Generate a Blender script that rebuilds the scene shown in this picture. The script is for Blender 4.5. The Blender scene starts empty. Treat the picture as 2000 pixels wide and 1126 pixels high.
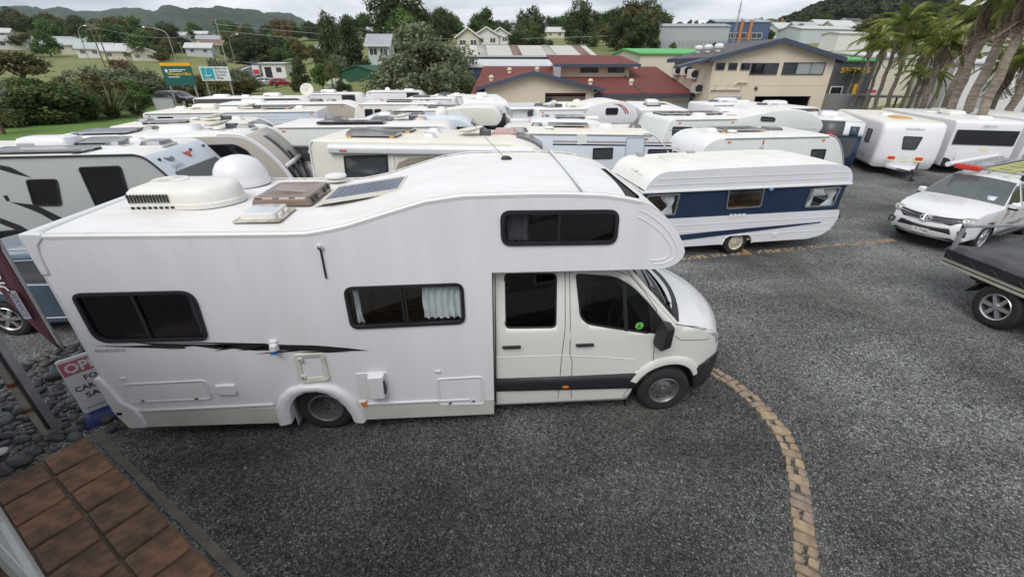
import bpy,bmesh,math,random
import numpy as np
from mathutils import Vector,Matrix
from mathutils.geometry import delaunay_2d_cdt
random.seed(7)
RNG = np.random.default_rng(7)
SC = bpy.context.scene
C = SC.collection
# ---------------------------------------------------------------- camera
cam_data = bpy.data.cameras.new('camera')
cam_data.sensor_width = 36
cam_data.lens = 36 * 834.15 / 2000
cam_data.clip_start = 0.05
cam_data.clip_end = 12000
camera = bpy.data.objects.new('camera',cam_data)
C.objects.link(camera)
PITCH,ROLL,YAW = 0.47839,0.001836,0.069812
_f = Vector((math.sin(YAW) * math.cos(PITCH),math.cos(YAW) * math.cos(PITCH),-math.sin(PITCH)))
_r = Vector((math.cos(YAW),-math.sin(YAW),0))
_u = _r.cross(_f)
_r2 = math.cos(ROLL) * _r + math.sin(ROLL) * _u
_u2 = -math.sin(ROLL) * _r + math.cos(ROLL) * _u
camera.matrix_world = Matrix(((_r2.x,_u2.x,-_f.x,0),(_r2.y,_u2.y,-_f.y,0),(_r2.z,_u2.z,-_f.z,4.124),(0,0,0,1)))
SC.camera = camera
# ---------------------------------------------------------------- sky and light: bright overcast
SUN_EL,SUN_AZ = math.radians(50),math.radians(208)
world = bpy.data.worlds.new('World')
SC.world = world
world.use_nodes = True
wn,wl = world.node_tree.nodes,world.node_tree.links
wn.clear()
w_out = wn.new('ShaderNodeOutputWorld')
w_bg = wn.new('ShaderNodeBackground')
w_sky = wn.new('ShaderNodeTexSky')
w_sky.sky_type = 'NISHITA'
w_sky.sun_disc = False
w_sky.sun_elevation = SUN_EL
w_sky.sun_rotation = SUN_AZ
w_sky.dust_density = 4
w_tc = wn.new('ShaderNodeTexCoord')
w_sep = wn.new('ShaderNodeSeparateXYZ')
w_abs = wn.new('ShaderNodeMath'); w_abs.operation = 'ABSOLUTE'
w_add = wn.new('ShaderNodeMath'); w_add.operation = 'ADD'; w_add.inputs[1].default_value = 0.12
w_dx = wn.new('ShaderNodeMath'); w_dx.operation = 'DIVIDE'
w_dy = wn.new('ShaderNodeMath'); w_dy.operation = 'DIVIDE'
w_cmb = wn.new('ShaderNodeCombineXYZ')
w_n1 = wn.new('ShaderNodeTexNoise')
w_n1.inputs['Scale'].default_value = 0.62
w_n1.inputs['Detail'].default_value = 7
w_n1.inputs['Roughness'].default_value = 0.52
w_n1.inputs['Distortion'].default_value = 0.4
w_ramp = wn.new('ShaderNodeValToRGB')
w_ramp.color_ramp.elements[0].position = 0.38
w_ramp.color_ramp.elements[0].color = (3.0,3.3,3.8,1)
w_ramp.color_ramp.elements[1].position = 0.62
w_ramp.color_ramp.elements[1].color = (7.6,7.7,7.95,1)
w_mix = wn.new('ShaderNodeMixRGB')
w_mix.inputs[0].default_value = 0.95
wl.new(w_tc.outputs['Generated'],w_sep.inputs[0])
wl.new(w_sep.outputs['Z'],w_abs.inputs[0])
wl.new(w_abs.outputs[0],w_add.inputs[0])
wl.new(w_sep.outputs['X'],w_dx.inputs[0]); wl.new(w_add.outputs[0],w_dx.inputs[1])
wl.new(w_sep.outputs['Y'],w_dy.inputs[0]); wl.new(w_add.outputs[0],w_dy.inputs[1])
wl.new(w_dx.outputs[0],w_cmb.inputs[0]); wl.new(w_dy.outputs[0],w_cmb.inputs[1])
wl.new(w_cmb.outputs[0],w_n1.inputs['Vector'])
wl.new(w_n1.outputs['Fac'],w_ramp.inputs[0])
wl.new(w_sky.outputs[0],w_mix.inputs[1])
wl.new(w_ramp.outputs[0],w_mix.inputs[2])
wl.new(w_mix.outputs[0],w_bg.inputs['Color'])
w_bg.inputs['Strength'].default_value = 0.1
wl.new(w_bg.outputs[0],w_out.inputs['Surface'])
sun_data = bpy.data.lights.new('sun','SUN')
sun_data.energy = 1.5
sun_data.angle = math.radians(38)
sun_data.color = (1.0,0.98,0.95)
sun = bpy.data.objects.new('sun',sun_data)
C.objects.link(sun)
sun.rotation_euler = (math.pi / 2 - SUN_EL,0,math.pi - SUN_AZ)
sun.location = (0,0,60)
SC.render.engine = 'CYCLES'
SC.view_settings.view_transform = 'Standard'
SC.view_settings.look = 'None'
SC.view_settings.exposure = 0.55
SC.view_settings.gamma = 1.0
SC.cycles.max_bounces = 6
SC.cycles.diffuse_bounces = 3
SC.cycles.glossy_bounces = 3
SC.cycles.transparent_max_bounces = 8
SC.cycles.use_denoising = True
TD_L = ([0,110,140,200,270,350,500,650,1200,6000],[0,0,1.5,5,10.5,17.5,28,30,30,30])
TD_R = ([0,60,100,120,150,200,300,500,650,1200,6000],[0,0,6.2,8.0,10,13.5,21.5,35,37,37,37])
def terrain(x,y):
 d = math.hypot(x,y)
 az = math.degrees(math.atan2(x,y))
 t = min(1,max(0,(az + 24) / 16))
 t = t * t * (3 - 2 * t)
 z = float(np.interp(d,*TD_L)) * (1 - t) + float(np.interp(d,*TD_R)) * t
 if y < 0:
  z *= max(0,1 + y / 40)
 return z
# ---------------------------------------------------------------- materials
MATS = {}
def mat(name,col,rough=0.5,metal=0.0,var=0.0,vscale=3.0,col2=None,bump=0.0,bscale=40.0,spec=0.5,coat=0.0,stretch=None,detail=4):
 if name in MATS:
  return MATS[name]
 m = bpy.data.materials.new(name)
 m.use_nodes = True
 nt = m.node_tree
 b = nt.nodes['Principled BSDF']
 b.inputs['Roughness'].default_value = rough
 b.inputs['Metallic'].default_value = metal
 b.inputs['Specular IOR Level'].default_value = spec
 b.inputs['Coat Weight'].default_value = coat
 b.inputs['Coat Roughness'].default_value = 0.08
 tc = nt.nodes.new('ShaderNodeTexCoord')
 vec = tc.outputs['Object']
 if stretch:
  mp = nt.nodes.new('ShaderNodeMapping')
  mp.inputs['Scale'].default_value = stretch
  nt.links.new(vec,mp.inputs[0])
  vec = mp.outputs[0]
 c1 = (*col,1)
 c2 = (*(col2 if col2 else [max(0,k * (1 - var)) for k in col]),1)
 n = nt.nodes.new('ShaderNodeTexNoise')
 n.inputs['Scale'].default_value = vscale
 n.inputs['Detail'].default_value = detail
 n.inputs['Roughness'].default_value = 0.6
 nt.links.new(vec,n.inputs['Vector'])
 r = nt.nodes.new('ShaderNodeValToRGB')
 r.color_ramp.elements[0].position = 0.36
 r.color_ramp.elements[1].position = 0.66
 r.color_ramp.elements[0].color = c1
 r.color_ramp.elements[1].color = c2
 nt.links.new(n.outputs['Fac'],r.inputs[0])
 nt.links.new(r.outputs[0],b.inputs['Base Color'])
 if bump:
  n2 = nt.nodes.new('ShaderNodeTexNoise')
  n2.inputs['Scale'].default_value = bscale
  n2.inputs['Detail'].default_value = 3
  nt.links.new(vec,n2.inputs['Vector'])
  bp = nt.nodes.new('ShaderNodeBump')
  bp.inputs['Strength'].default_value = bump
  bp.inputs['Distance'].default_value = 0.02
  nt.links.new(n2.outputs['Fac'],bp.inputs['Height'])
  nt.links.new(bp.outputs[0],b.inputs['Normal'])
 MATS[name] = m
 return m
def glass_mat(name,tint,rough=0.02):
 m = bpy.data.materials.new(name)
 m.use_nodes = True
 nt = m.node_tree
 nt.nodes.clear()
 o = nt.nodes.new('ShaderNodeOutputMaterial')
 t = nt.nodes.new('ShaderNodeBsdfTransparent'); t.inputs[0].default_value = (*tint,1)
 g = nt.nodes.new('ShaderNodeBsdfGlossy'); g.inputs['Roughness'].default_value = rough
 w = nt.nodes.new('ShaderNodeLayerWeight'); w.inputs[0].default_value = 0.5
 q = nt.nodes.new('ShaderNodeMath'); q.operation = 'POWER'; q.inputs[1].default_value = 5; nt.links.new(w.outputs['Facing'],q.inputs[0])
 f = nt.nodes.new('ShaderNodeMath'); f.operation = 'MULTIPLY_ADD'; f.inputs[1].default_value = 0.95; f.inputs[2].default_value = 0.05; nt.links.new(q.outputs[0],f.inputs[0])
 x = nt.nodes.new('ShaderNodeMixShader')
 nt.links.new(f.outputs[0],x.inputs[0]); nt.links.new(t.outputs[0],x.inputs[1]); nt.links.new(g.outputs[0],x.inputs[2])
 nt.links.new(x.outputs[0],o.inputs[0])
 MATS[name] = m
 return m
def leaf_mat(name,cols,rough=0.55,trans=0.25):
 m = bpy.data.materials.new(name)
 m.use_nodes = True
 nt = m.node_tree
 b = nt.nodes['Principled BSDF']
 b.inputs['Roughness'].default_value = rough
 b.inputs['Specular IOR Level'].default_value = 0.3
 tc = nt.nodes.new('ShaderNodeTexCoord')
 n = nt.nodes.new('ShaderNodeTexNoise'); n.inputs['Scale'].default_value = 0.9; n.inputs['Detail'].default_value = 5
 n.inputs['Roughness'].default_value = 0.75
 nt.links.new(tc.outputs['Object'],n.inputs['Vector'])
 r = nt.nodes.new('ShaderNodeValToRGB')
 el = r.color_ramp.elements
 el[0].position = 0.32; el[0].color = (*cols[0],1)
 el[1].position = 0.68; el[1].color = (*cols[-1],1)
 for i,c in enumerate(cols[1:-1]):
  e = el.new(0.32 + 0.36 * (i + 1) / (len(cols) - 1)); e.color = (*c,1)
 nt.links.new(n.outputs['Fac'],r.inputs[0])
 oi = nt.nodes.new('ShaderNodeObjectInfo')
 hs = nt.nodes.new('ShaderNodeHueSaturation')
 mr = nt.nodes.new('ShaderNodeMapRange'); mr.inputs[3].default_value = 0.75; mr.inputs[4].default_value = 1.3
 nt.links.new(oi.outputs['Random'],mr.inputs[0]); nt.links.new(mr.outputs[0],hs.inputs['Value'])
 nt.links.new(r.outputs[0],hs.inputs['Color'])
 nt.links.new(hs.outputs[0],b.inputs['Base Color'])
 tr = nt.nodes.new('ShaderNodeBsdfTranslucent'); nt.links.new(hs.outputs[0],tr.inputs[0])
 mx = nt.nodes.new('ShaderNodeMixShader'); mx.inputs[0].default_value = trans
 o = nt.nodes['Material Output']
 nt.links.new(b.outputs[0],mx.inputs[1]); nt.links.new(tr.outputs[0],mx.inputs[2]); nt.links.new(mx.outputs[0],o.inputs[0])
 MATS[name] = m
 return m
M = MATS
mat('rv_white',(0.74,0.74,0.76),0.32,var=0.05,vscale=1.2,coat=0.25)
mat('rv_side',(0.79,0.79,0.825),0.3,col2=(0.75,0.745,0.77),vscale=1.6,detail=9,coat=0.25,stretch=(2.5,1,0.3))
mat('rv_roof',(0.80,0.80,0.81),0.45,col2=(0.73,0.705,0.655),vscale=1.3,detail=10,stretch=(1,1.8,1))
mat('rv_cream',(0.70,0.68,0.60),0.38,var=0.08,vscale=2)
mat('rv_skirt',(0.60,0.585,0.54),0.5,col2=(0.50,0.48,0.43),vscale=2.2,detail=8)
mat('cab_white',(0.76,0.75,0.71),0.28,var=0.05,vscale=1.5,coat=0.5)
mat('trim_white',(0.76,0.76,0.76),0.4,var=0.08,vscale=4)
mat('trim_grey',(0.36,0.37,0.38),0.45,var=0.1)
mat('seal_dirt',(0.62,0.60,0.55),0.7,col2=(0.28,0.23,0.16),vscale=9,detail=8)
mat('black_plastic',(0.022,0.022,0.025),0.42,var=0.2)
mat('dark_plastic',(0.024,0.024,0.03),0.5,var=0.2,bump=0.15,bscale=300)
mat('rubber',(0.024,0.022,0.022),0.8,var=0.3,vscale=12,bump=0.3,bscale=90)
mat('steel_rim',(0.22,0.22,0.23),0.42,0.6,var=0.25,vscale=8)
mat('alloy',(0.62,0.62,0.64),0.25,0.85,var=0.1)
mat('chrome',(0.75,0.75,0.76),0.12,1.0)
mat('cream_rim',(0.62,0.56,0.42),0.5,col2=(0.42,0.36,0.26),vscale=10)
mat('dark_glass',(0.008,0.008,0.010),0.04,spec=0.6)
mat('grey_glass',(0.05,0.055,0.06),0.05,spec=0.6)
mat('brown_acrylic',(0.235,0.165,0.13),0.2,col2=(0.17,0.12,0.095),vscale=3,coat=0.4)
mat('frost_acrylic',(0.62,0.64,0.70),0.25,var=0.1,coat=0.3)
mat('solar_cell',(0.035,0.045,0.10),0.22,col2=(0.05,0.06,0.13),vscale=14,coat=0.15)
mat('solar_dark',(0.014,0.016,0.022),0.18,var=0.2,coat=0.4)
mat('aluminium',(0.55,0.55,0.56),0.35,0.9,var=0.15)
mat('old_plastic',(0.70,0.68,0.60),0.5,var=0.2,vscale=6)
mat('wood_block',(0.42,0.23,0.10),0.8,var=0.3,vscale=9)
mat('sealant',(0.62,0.38,0.14),0.8,var=0.3,vscale=20)
mat('orange_lens',(0.75,0.18,0.01),0.2,var=0.1)
mat('red_lens',(0.5,0.02,0.02),0.2,var=0.1)
mat('decal_black',(0.02,0.02,0.022),0.4,var=0.2)
mat('decal_grey',(0.16,0.17,0.18),0.4,var=0.1)
mat('decal_red',(0.6,0.06,0.05),0.4,var=0.1)
mat('decal_green',(0.18,0.42,0.05),0.4,var=0.1)
mat('decal_taupe',(0.33,0.28,0.21),0.4,var=0.1)
mat('decal_white',(0.8,0.8,0.8),0.4)
mat('curtain',(0.80,0.82,0.85),0.85,var=0.15,vscale=8)
mat('wood_inside',(0.22,0.105,0.05),0.55,var=0.35,vscale=5,stretch=(1,1,8))
mat('inside_dark',(0.03,0.026,0.024),0.8,var=0.3)
mat('seat_cloth',(0.12,0.125,0.13),0.9,var=0.2)
mat('galvanised',(0.42,0.43,0.44),0.45,0.6,var=0.25,vscale=6)
glass_mat('tint_glass',(0.92,0.93,0.94))
glass_mat('smoke_glass',(0.50,0.50,0.53))
glass_mat('clear_glass',(0.93,0.95,0.95))
# ---------------------------------------------------------------- objects
def link(o,parent=None):
 C.objects.link(o)
 if parent is not None:
  o.parent = parent
 return o
def tag(o,label=None,cat=None,group=None,kind=None):
 if label: o['label'] = label
 if cat: o['category'] = cat
 if group: o['group'] = group
 if kind: o['kind'] = kind
 return o
def thing(name,label,cat,loc=(0,0,0),rz=0.0,group=None):
 o = bpy.data.objects.new(name,None)
 o.empty_display_size = 0.2
 link(o)
 o.location = loc
 o.rotation_euler = (0,0,rz)
 return tag(o,label,cat,group)
def copy_tree(o,parent=None):
 c = o.copy()
 link(c)
 c.parent = parent
 for ch in list(o.children):
  copy_tree(ch,c)
 return c
class Fr:
 def __init__(s,o,u,v,n=None):
  s.o,s.u,s.v = Vector(o),Vector(u).normalized(),Vector(v).normalized()
  s.n = Vector(n).normalized() if n is not None else s.u.cross(s.v).normalized()
 def __call__(s,a,b,c=0.0):
  return s.o + s.u * a + s.v * b + s.n * c
class MB:
 def __init__(s):
  s.v,s.f,s.m = [],[],[]
 def add(s,verts,faces,mi=0):
  k = len(s.v)
  s.v += [tuple(q) for q in verts]
  for f in faces:
   s.f.append([i + k for i in f]); s.m.append(mi)
  return s
 def box(s,x0,x1,y0,y1,z0,z1,mi=0,fr=None):
  v = [(x0,y0,z0),(x1,y0,z0),(x1,y1,z0),(x0,y1,z0),(x0,y0,z1),(x1,y0,z1),(x1,y1,z1),(x0,y1,z1)]
  if fr: v = [fr(*q) for q in v]
  return s.add(v,[(0,3,2,1),(4,5,6,7),(0,1,5,4),(1,2,6,5),(2,3,7,6),(3,0,4,7)],mi)
 def cyl(s,p0,p1,r0,r1=None,n=14,cap=True,mi=0):
  p0,p1 = Vector(p0),Vector(p1)
  r1 = r0 if r1 is None else r1
  ax = (p1 - p0).normalized()
  a = ax.orthogonal().normalized(); b = ax.cross(a)
  v = []
  for p,r in ((p0,r0),(p1,r1)):
   for i in range(n):
    t = 2 * math.pi * i / n
    v.append(p + (a * math.cos(t) + b * math.sin(t)) * r)
  f = [(i,(i + 1) % n,n + (i + 1) % n,n + i) for i in range(n)]
  if cap: f += [tuple(range(n - 1,-1,-1)),tuple(range(n,2 * n))]
  return s.add(v,f,mi)
 def tube(s,pts,r,n=8,mi=0,close=False):
  pts = [Vector(q) for q in pts]
  rr = r if isinstance(r,(list,tuple)) else [r] * len(pts)
  v,f = [],[]
  N = len(pts)
  ref = None
  for i,q in enumerate(pts):
   d = (pts[(i + 1) % N] - pts[i - 1]) if close else (pts[min(i + 1,N - 1)] - pts[max(i - 1,0)])
   d.normalize()
   if ref is None: ref = d.orthogonal().normalized()
   a = (ref - d * ref.dot(d)).normalized(); ref = a
   b = d.cross(a)
   for k in range(n):
    t = 2 * math.pi * k / n
    v.append(q + (a * math.cos(t) + b * math.sin(t)) * rr[i])
  last = N if close else N - 1
  for i in range(last):
   for k in range(n):
    j = (i + 1) % N
    f.append((i * n + k,i * n + (k + 1) % n,j * n + (k + 1) % n,j * n + k))
  if not close:
   f += [tuple(range(n - 1,-1,-1)),tuple(range((N - 1) * n,N * n))]
  return s.add(v,f,mi)
 def slab(s,poly,fr,c0,c1,mi=0,inset=0.0):
  n = len(poly)
  top = shrink(poly,inset) if inset else poly
  v = [fr(a,b,c0) for a,b in poly] + [fr(a,b,c1) for a,b in top]
  f = [tuple(range(n - 1,-1,-1)),tuple(range(n,2 * n))]
  f += [(i,(i + 1) % n,n + (i + 1) % n,n + i) for i in range(n)]
  return s.add(v,f,mi)
 def ring(s,outer,inner,fr,c0,c1,mi=0,c1i=None):
  n = len(outer)
  c1i = c1 if c1i is None else c1i
  v = [fr(a,b,c0) for a,b in outer] + [fr(a,b,c1) for a,b in outer] + [fr(a,b,c1i) for a,b in inner] + [fr(a,b,c0) for a,b in inner]
  f = []
  for i in range(n):
   j = (i + 1) % n
   f += [(i,j,n + j,n + i),(n + i,n + j,2 * n + j,2 * n + i),(2 * n + i,2 * n + j,3 * n + j,3 * n + i)]
  return s.add(v,f,mi)
 def lathe(s,prof,fr,n=24,mi=0):
  v,f = [],[]
  for r,h in prof:
   for i in range(n):
    t = 2 * math.pi * i / n
    v.append(fr(r * math.cos(t),r * math.sin(t),h))
  for k in range(len(prof) - 1):
   for i in range(n):
    j = (i + 1) % n
    f.append((k * n + i,k * n + j,(k + 1) * n + j,(k + 1) * n + i))
  return s.add(v,f,mi)
 def grid(s,rows,mi=0,close=False):
  nr,nc = len(rows),len(rows[0])
  v = [q for r in rows for q in r]
  f = [(i * nc + j,i * nc + j + 1,(i + 1) * nc + j + 1,(i + 1) * nc + j) for i in range(nr - 1) for j in range(nc - 1)]
  return s.add(v,f,mi)
 def build(s,name,mats,parent=None,smooth=35,bevel=0,fix=True,seg=2,sub=0,solid=0,split=False,stuff=False):
  if split:
   par = list(range(len(s.v)))
   def root(i):
    while par[i] != i:
     par[i] = par[par[i]]; i = par[i]
    return i
   for f in s.f:
    a = root(f[0])
    for i in f[1:]:
     b = root(i)
     if a != b: par[b] = a
   groups = {}
   for k,f in enumerate(s.f): groups.setdefault(root(f[0]),[]).append(k)
   first = None
   for ks in groups.values():
    idx,m2 = {},MB()
    for k in ks:
     m2.f.append([idx.setdefault(i,len(idx)) for i in s.f[k]]); m2.m.append(s.m[k])
    m2.v = [None] * len(idx)
    for i,j in idx.items(): m2.v[j] = s.v[i]
    o = m2.build(name,mats,parent,smooth,bevel,fix,seg,sub,solid)
    first = first or o
   return first
  me = bpy.data.meshes.new(name)
  me.from_pydata(s.v,[],s.f)
  for m in (mats if isinstance(mats,(list,tuple)) else [mats]):
   me.materials.append(MATS[m] if isinstance(m,str) else m)
  if any(s.m):
   me.polygons.foreach_set('material_index',s.m)
  if fix:
   b = bmesh.new(); b.from_mesh(me)
   bmesh.ops.recalc_face_normals(b,faces=b.faces)
   b.to_mesh(me); b.free()
  if smooth:
   me.shade_smooth()
   me.set_sharp_from_angle(angle=math.radians(smooth))
  o = bpy.data.objects.new(name,me)
  link(o,parent)
  if stuff: o['kind'] = 'stuff'
  if solid:
   md = o.modifiers.new('thickness','SOLIDIFY'); md.thickness = solid; md.offset = 0
  if bevel:
   md = o.modifiers.new('bevel','BEVEL'); md.width = bevel; md.segments = seg; md.limit_method = 'ANGLE'; md.angle_limit = math.radians(40)
  if sub:
   md = o.modifiers.new('subdivision','SUBSURF'); md.levels = sub; md.render_levels = sub
  return o
def area(poly):
 return 0.5 * sum(poly[i][0] * poly[(i + 1) % len(poly)][1] - poly[(i + 1) % len(poly)][0] * poly[i][1] for i in range(len(poly)))
def offset(poly,d):
 sg = 1 if area(poly) > 0 else -1
 out = []
 n = len(poly)
 for i in range(n):
  p0,p1,p2 = Vector(poly[i - 1]),Vector(poly[i]),Vector(poly[(i + 1) % n])
  e1,e2 = (p1 - p0),(p2 - p1)
  if e1.length < 1e-7: e1 = e2
  if e2.length < 1e-7: e2 = e1
  e1.normalize(); e2.normalize()
  n1,n2 = Vector((e1.y,-e1.x)) * sg,Vector((e2.y,-e2.x)) * sg
  b = n1 + n2
  if b.length < 1e-6: b = n1.copy()
  b.normalize()
  k = max(0.35,b.dot(n1))
  out.append(tuple(p1 + b * (d / k)))
 return out
def shrink(poly,d):
 xs,ys = [q[0] for q in poly],[q[1] for q in poly]
 cx,cy,w,h = (min(xs) + max(xs)) / 2,(min(ys) + max(ys)) / 2,max(xs) - min(xs),max(ys) - min(ys)
 return [(cx + (x - cx) * (w - 2 * d) / w,cy + (y - cy) * (h - 2 * d) / h) for x,y in poly]
def rrect(a0,a1,b0,b1,r,n=4,skew=0.0):
 out = []
 for cx,cy,t0 in ((a1 - r,b1 - r,0),(a0 + r,b1 - r,90),(a0 + r,b0 + r,180),(a1 - r,b0 + r,270)):
  for i in range(n + 1):
   t = math.radians(t0 + 90 * i / n)
   x,y = cx + r * math.cos(t),cy + r * math.sin(t)
   out.append((x + skew * (y - b0) / max(1e-6,b1 - b0),y))
 return out
def rpoly(pts,r,n=4):
 out = []
 N = len(pts)
 for i in range(N):
  rr = r[i] if isinstance(r,(list,tuple)) else r
  p0,p1,p2 = Vector(pts[i - 1]),Vector(pts[i]),Vector(pts[(i + 1) % N])
  if rr <= 0:
   out.append(tuple(p1)); continue
  a,b = p1 + (p0 - p1).normalized() * min(rr,(p0 - p1).length * 0.49),p1 + (p2 - p1).normalized() * min(rr,(p2 - p1).length * 0.49)
  for k in range(n + 1):
   t = k / n
   out.append(tuple(a * (1 - t) ** 2 + p1 * 2 * t * (1 - t) + b * t * t))
 return out
def inside(poly,x,y):
 c = False
 j = len(poly) - 1
 for i in range(len(poly)):
  xi,yi = poly[i]; xj,yj = poly[j]
  if (yi > y) != (yj > y) and x < (xj - xi) * (y - yi) / (yj - yi) + xi:
   c = not c
  j = i
 return c
def sheet(mb,outer,holes,pos,step=0.0,mi=0):
 vs,es = [],[]
 for lp in [outer] + holes:
  k = len(vs)
  vs += [Vector(q) for q in lp]
  es += [(k + i,k + (i + 1) % len(lp)) for i in range(len(lp))]
 if step:
  xs = [q[0] for q in outer]; ys = [q[1] for q in outer]
  x = min(xs) + step / 2
  while x < max(xs):
   y = min(ys) + step / 2
   while y < max(ys):
    if inside(outer,x,y) and not any(inside(h,x,y) for h in holes):
     vs.append(Vector((x,y)))
    y += step
   x += step
 V,E,F,*_ = delaunay_2d_cdt(vs,es,[],0,1e-5)
 keep = []
 for f in F:
  cx = sum(V[i].x for i in f) / len(f); cy = sum(V[i].y for i in f) / len(f)
  if inside(outer,cx,cy) and not any(inside(h,cx,cy) for h in holes):
   keep.append(tuple(f))
 mb.add([pos(q.x,q.y) for q in V],keep,mi)
TEXTS = {}
def text(s,fr,height,m,parent,name='lettering',width=None,align='CENTER',c=0.004,shear=0.0,bold=0.0,thick=0.002):
 cu = bpy.data.curves.new('lettering','FONT')
 cu.body = s
 cu.size = 1
 cu.align_x = align
 cu.align_y = 'CENTER'
 cu.shear = shear
 cu.offset = bold
 cu.extrude = 0.0
 cu.resolution_u = 2
 ob = bpy.data.objects.new('lettering',cu)
 C.objects.link(ob)
 dg = bpy.context.evaluated_depsgraph_get()
 me = bpy.data.meshes.new_from_object(ob.evaluated_get(dg))
 bpy.data.objects.remove(ob)
 bpy.data.curves.remove(cu)
 co = np.empty(len(me.vertices) * 3); me.vertices.foreach_get('co',co); co = co.reshape(-1,3)
 w,h = np.ptp(co[:,0]),np.ptp(co[:,1])
 sy = height / h; sx = sy if width is None else width / w
 out = [fr((x) * sx,(y - (co[:,1].max() + co[:,1].min()) / 2) * sy,c) for x,y,_ in co]
 me.vertices.foreach_set('co',[k for q in out for k in q])
 me.materials.clear(); me.materials.append(MATS[m])
 me.name = name
 o = bpy.data.objects.new(name,me)
 return link(o,parent)
def window(parent,poly,fr,fw=0.035,frame='black_plastic',glass='dark_glass',c=0.02,bars=(),name='window',glass_c=0.008):
 inner = offset(poly,-fw)
 mb = MB()
 mb.ring(poly,inner,fr,-0.004,c)
 for b in bars:
  mb.box(b[0],b[1],b[2],b[3],glass_c - 0.002,c * 0.8,fr=fr)
 f = mb.build(name,frame,parent,smooth=40)
 pm = MB(); pm.slab(offset(poly,-fw * 0.85),fr,glass_c - 0.006,glass_c)
 pm.build('pane',glass,f,smooth=0)
 return f
def plate(parent,name,poly,fr,c0,c1,m,inset=0.0,bevel=0,smooth=40):
 mb = MB(); mb.slab(poly,fr,c0,c1,0,inset)
 return mb.build(name,m,parent,smooth=smooth,bevel=bevel)
def decal(parent,name,poly,fr,m,c=0.003):
 mb = MB(); sheet(mb,poly,[],lambda a,b: fr(a,b,c))
 return mb.build(name,m,parent,smooth=0,fix=False,solid=0.0015)
def wheel(parent,x,y,r,w,side,rim='steel_rim',spokes='steel',rr=0.62,steer=0.0,depth=0.0):
 fr = Fr((x,y,r),(1,0,0),(0,0,1),(0,side,0))
 if steer:
  R = Matrix.Rotation(steer,3,'Z')
  fr = Fr((x,y,r),R @ Vector((1,0,0)),(0,0,1),R @ Vector((0,side,0)))
 t = MB()
 t.lathe([(r * rr,-w * 0.5),(r * 0.9,-w * 0.5),(r * 0.985,-w * 0.40),(r,-w * 0.25),(r,w * 0.25),(r * 0.985,w * 0.40),
    (r * 0.9,w * 0.5),(r * 0.8,w * 0.53),(r * rr,w * 0.46)],fr,36)
 ty = t.build('wheel','rubber',parent,smooth=40)
 q = MB()
 R = r * rr
 if spokes == 'steel':
  d = depth
  q.lathe([(R * 1.03,w * 0.47),(R * 0.97,w * 0.50),(R * 0.9,w * 0.44),(R * 0.86,w * 0.28 - d),(R * 0.62,w * 0.26 - d),(R * 0.45,w * 0.36 - d),(R * 0.2,w * 0.37 - d),
     (R * 0.17,w * 0.42 - d),(0.001,w * 0.42 - d)],fr,36)
 else:
  q.lathe([(R * 1.02,w * 0.46),(R * 0.98,w * 0.50),(R * 0.9,w * 0.44),(R * 0.9,w * 0.1)],fr,36)
  q.lathe([(R * 0.28,w * 0.2),(R * 0.28,w * 0.42),(R * 0.2,w * 0.46),(0.001,w * 0.46)],fr,20)
  n = 6
  for i in range(n):
   t0 = 2 * math.pi * i / n
   ca,sa = math.cos(t0),math.sin(t0)
   f2 = Fr(fr.o,fr.u * ca + fr.v * sa,fr.v * ca - fr.u * sa,fr.n)
   q.slab([(R * 0.2,-R * 0.17),(R * 0.95,-R * 0.14),(R * 0.95,R * 0.14),(R * 0.2,R * 0.17)],f2,w * 0.22,w * 0.42,inset=R * 0.03)
 q.build('rim',rim,ty,smooth=35)
 k = MB()
 if spokes == 'steel':
  for i in range(10):
   t0 = 2 * math.pi * i / 10
   rad = R * 0.74 if i % 2 else R * 0.73
   p = fr(rad * math.cos(t0),rad * math.sin(t0),w * 0.262 - depth)
   f2 = Fr(p,fr.u * math.cos(t0) + fr.v * math.sin(t0),fr.v * math.cos(t0) - fr.u * math.sin(t0),fr.n)
   a,b = (R * 0.055,R * 0.12) if i % 2 else (R * 0.05,R * 0.06)
   k.slab(rrect(-a,a,-b,b,a * 0.9,3),f2,0,0.004)
  for i in range(6):
   t0 = 2 * math.pi * (i + 0.3) / 6
   p = fr(R * 0.36 * math.cos(t0),R * 0.36 * math.sin(t0),0)
   k.cyl(p + fr.n * (w * 0.34 - depth),p + fr.n * (w * 0.40 - depth),R * 0.05,n=6)
 else:
  k.lathe([(R * 0.93,w * 0.09),(0.001,w * 0.08)],fr,24)
  for i in range(6):
   t0 = 2 * math.pi * (i + 0.5) / 6
   p = fr(R * 0.22 * math.cos(t0),R * 0.22 * math.sin(t0),0)
   k.cyl(p + fr.n * w * 0.4,p + fr.n * w * 0.47,R * 0.035,n=6)
 k.build('wheel_hole','black_plastic',ty,smooth=35,stuff=True)
 return ty
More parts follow.
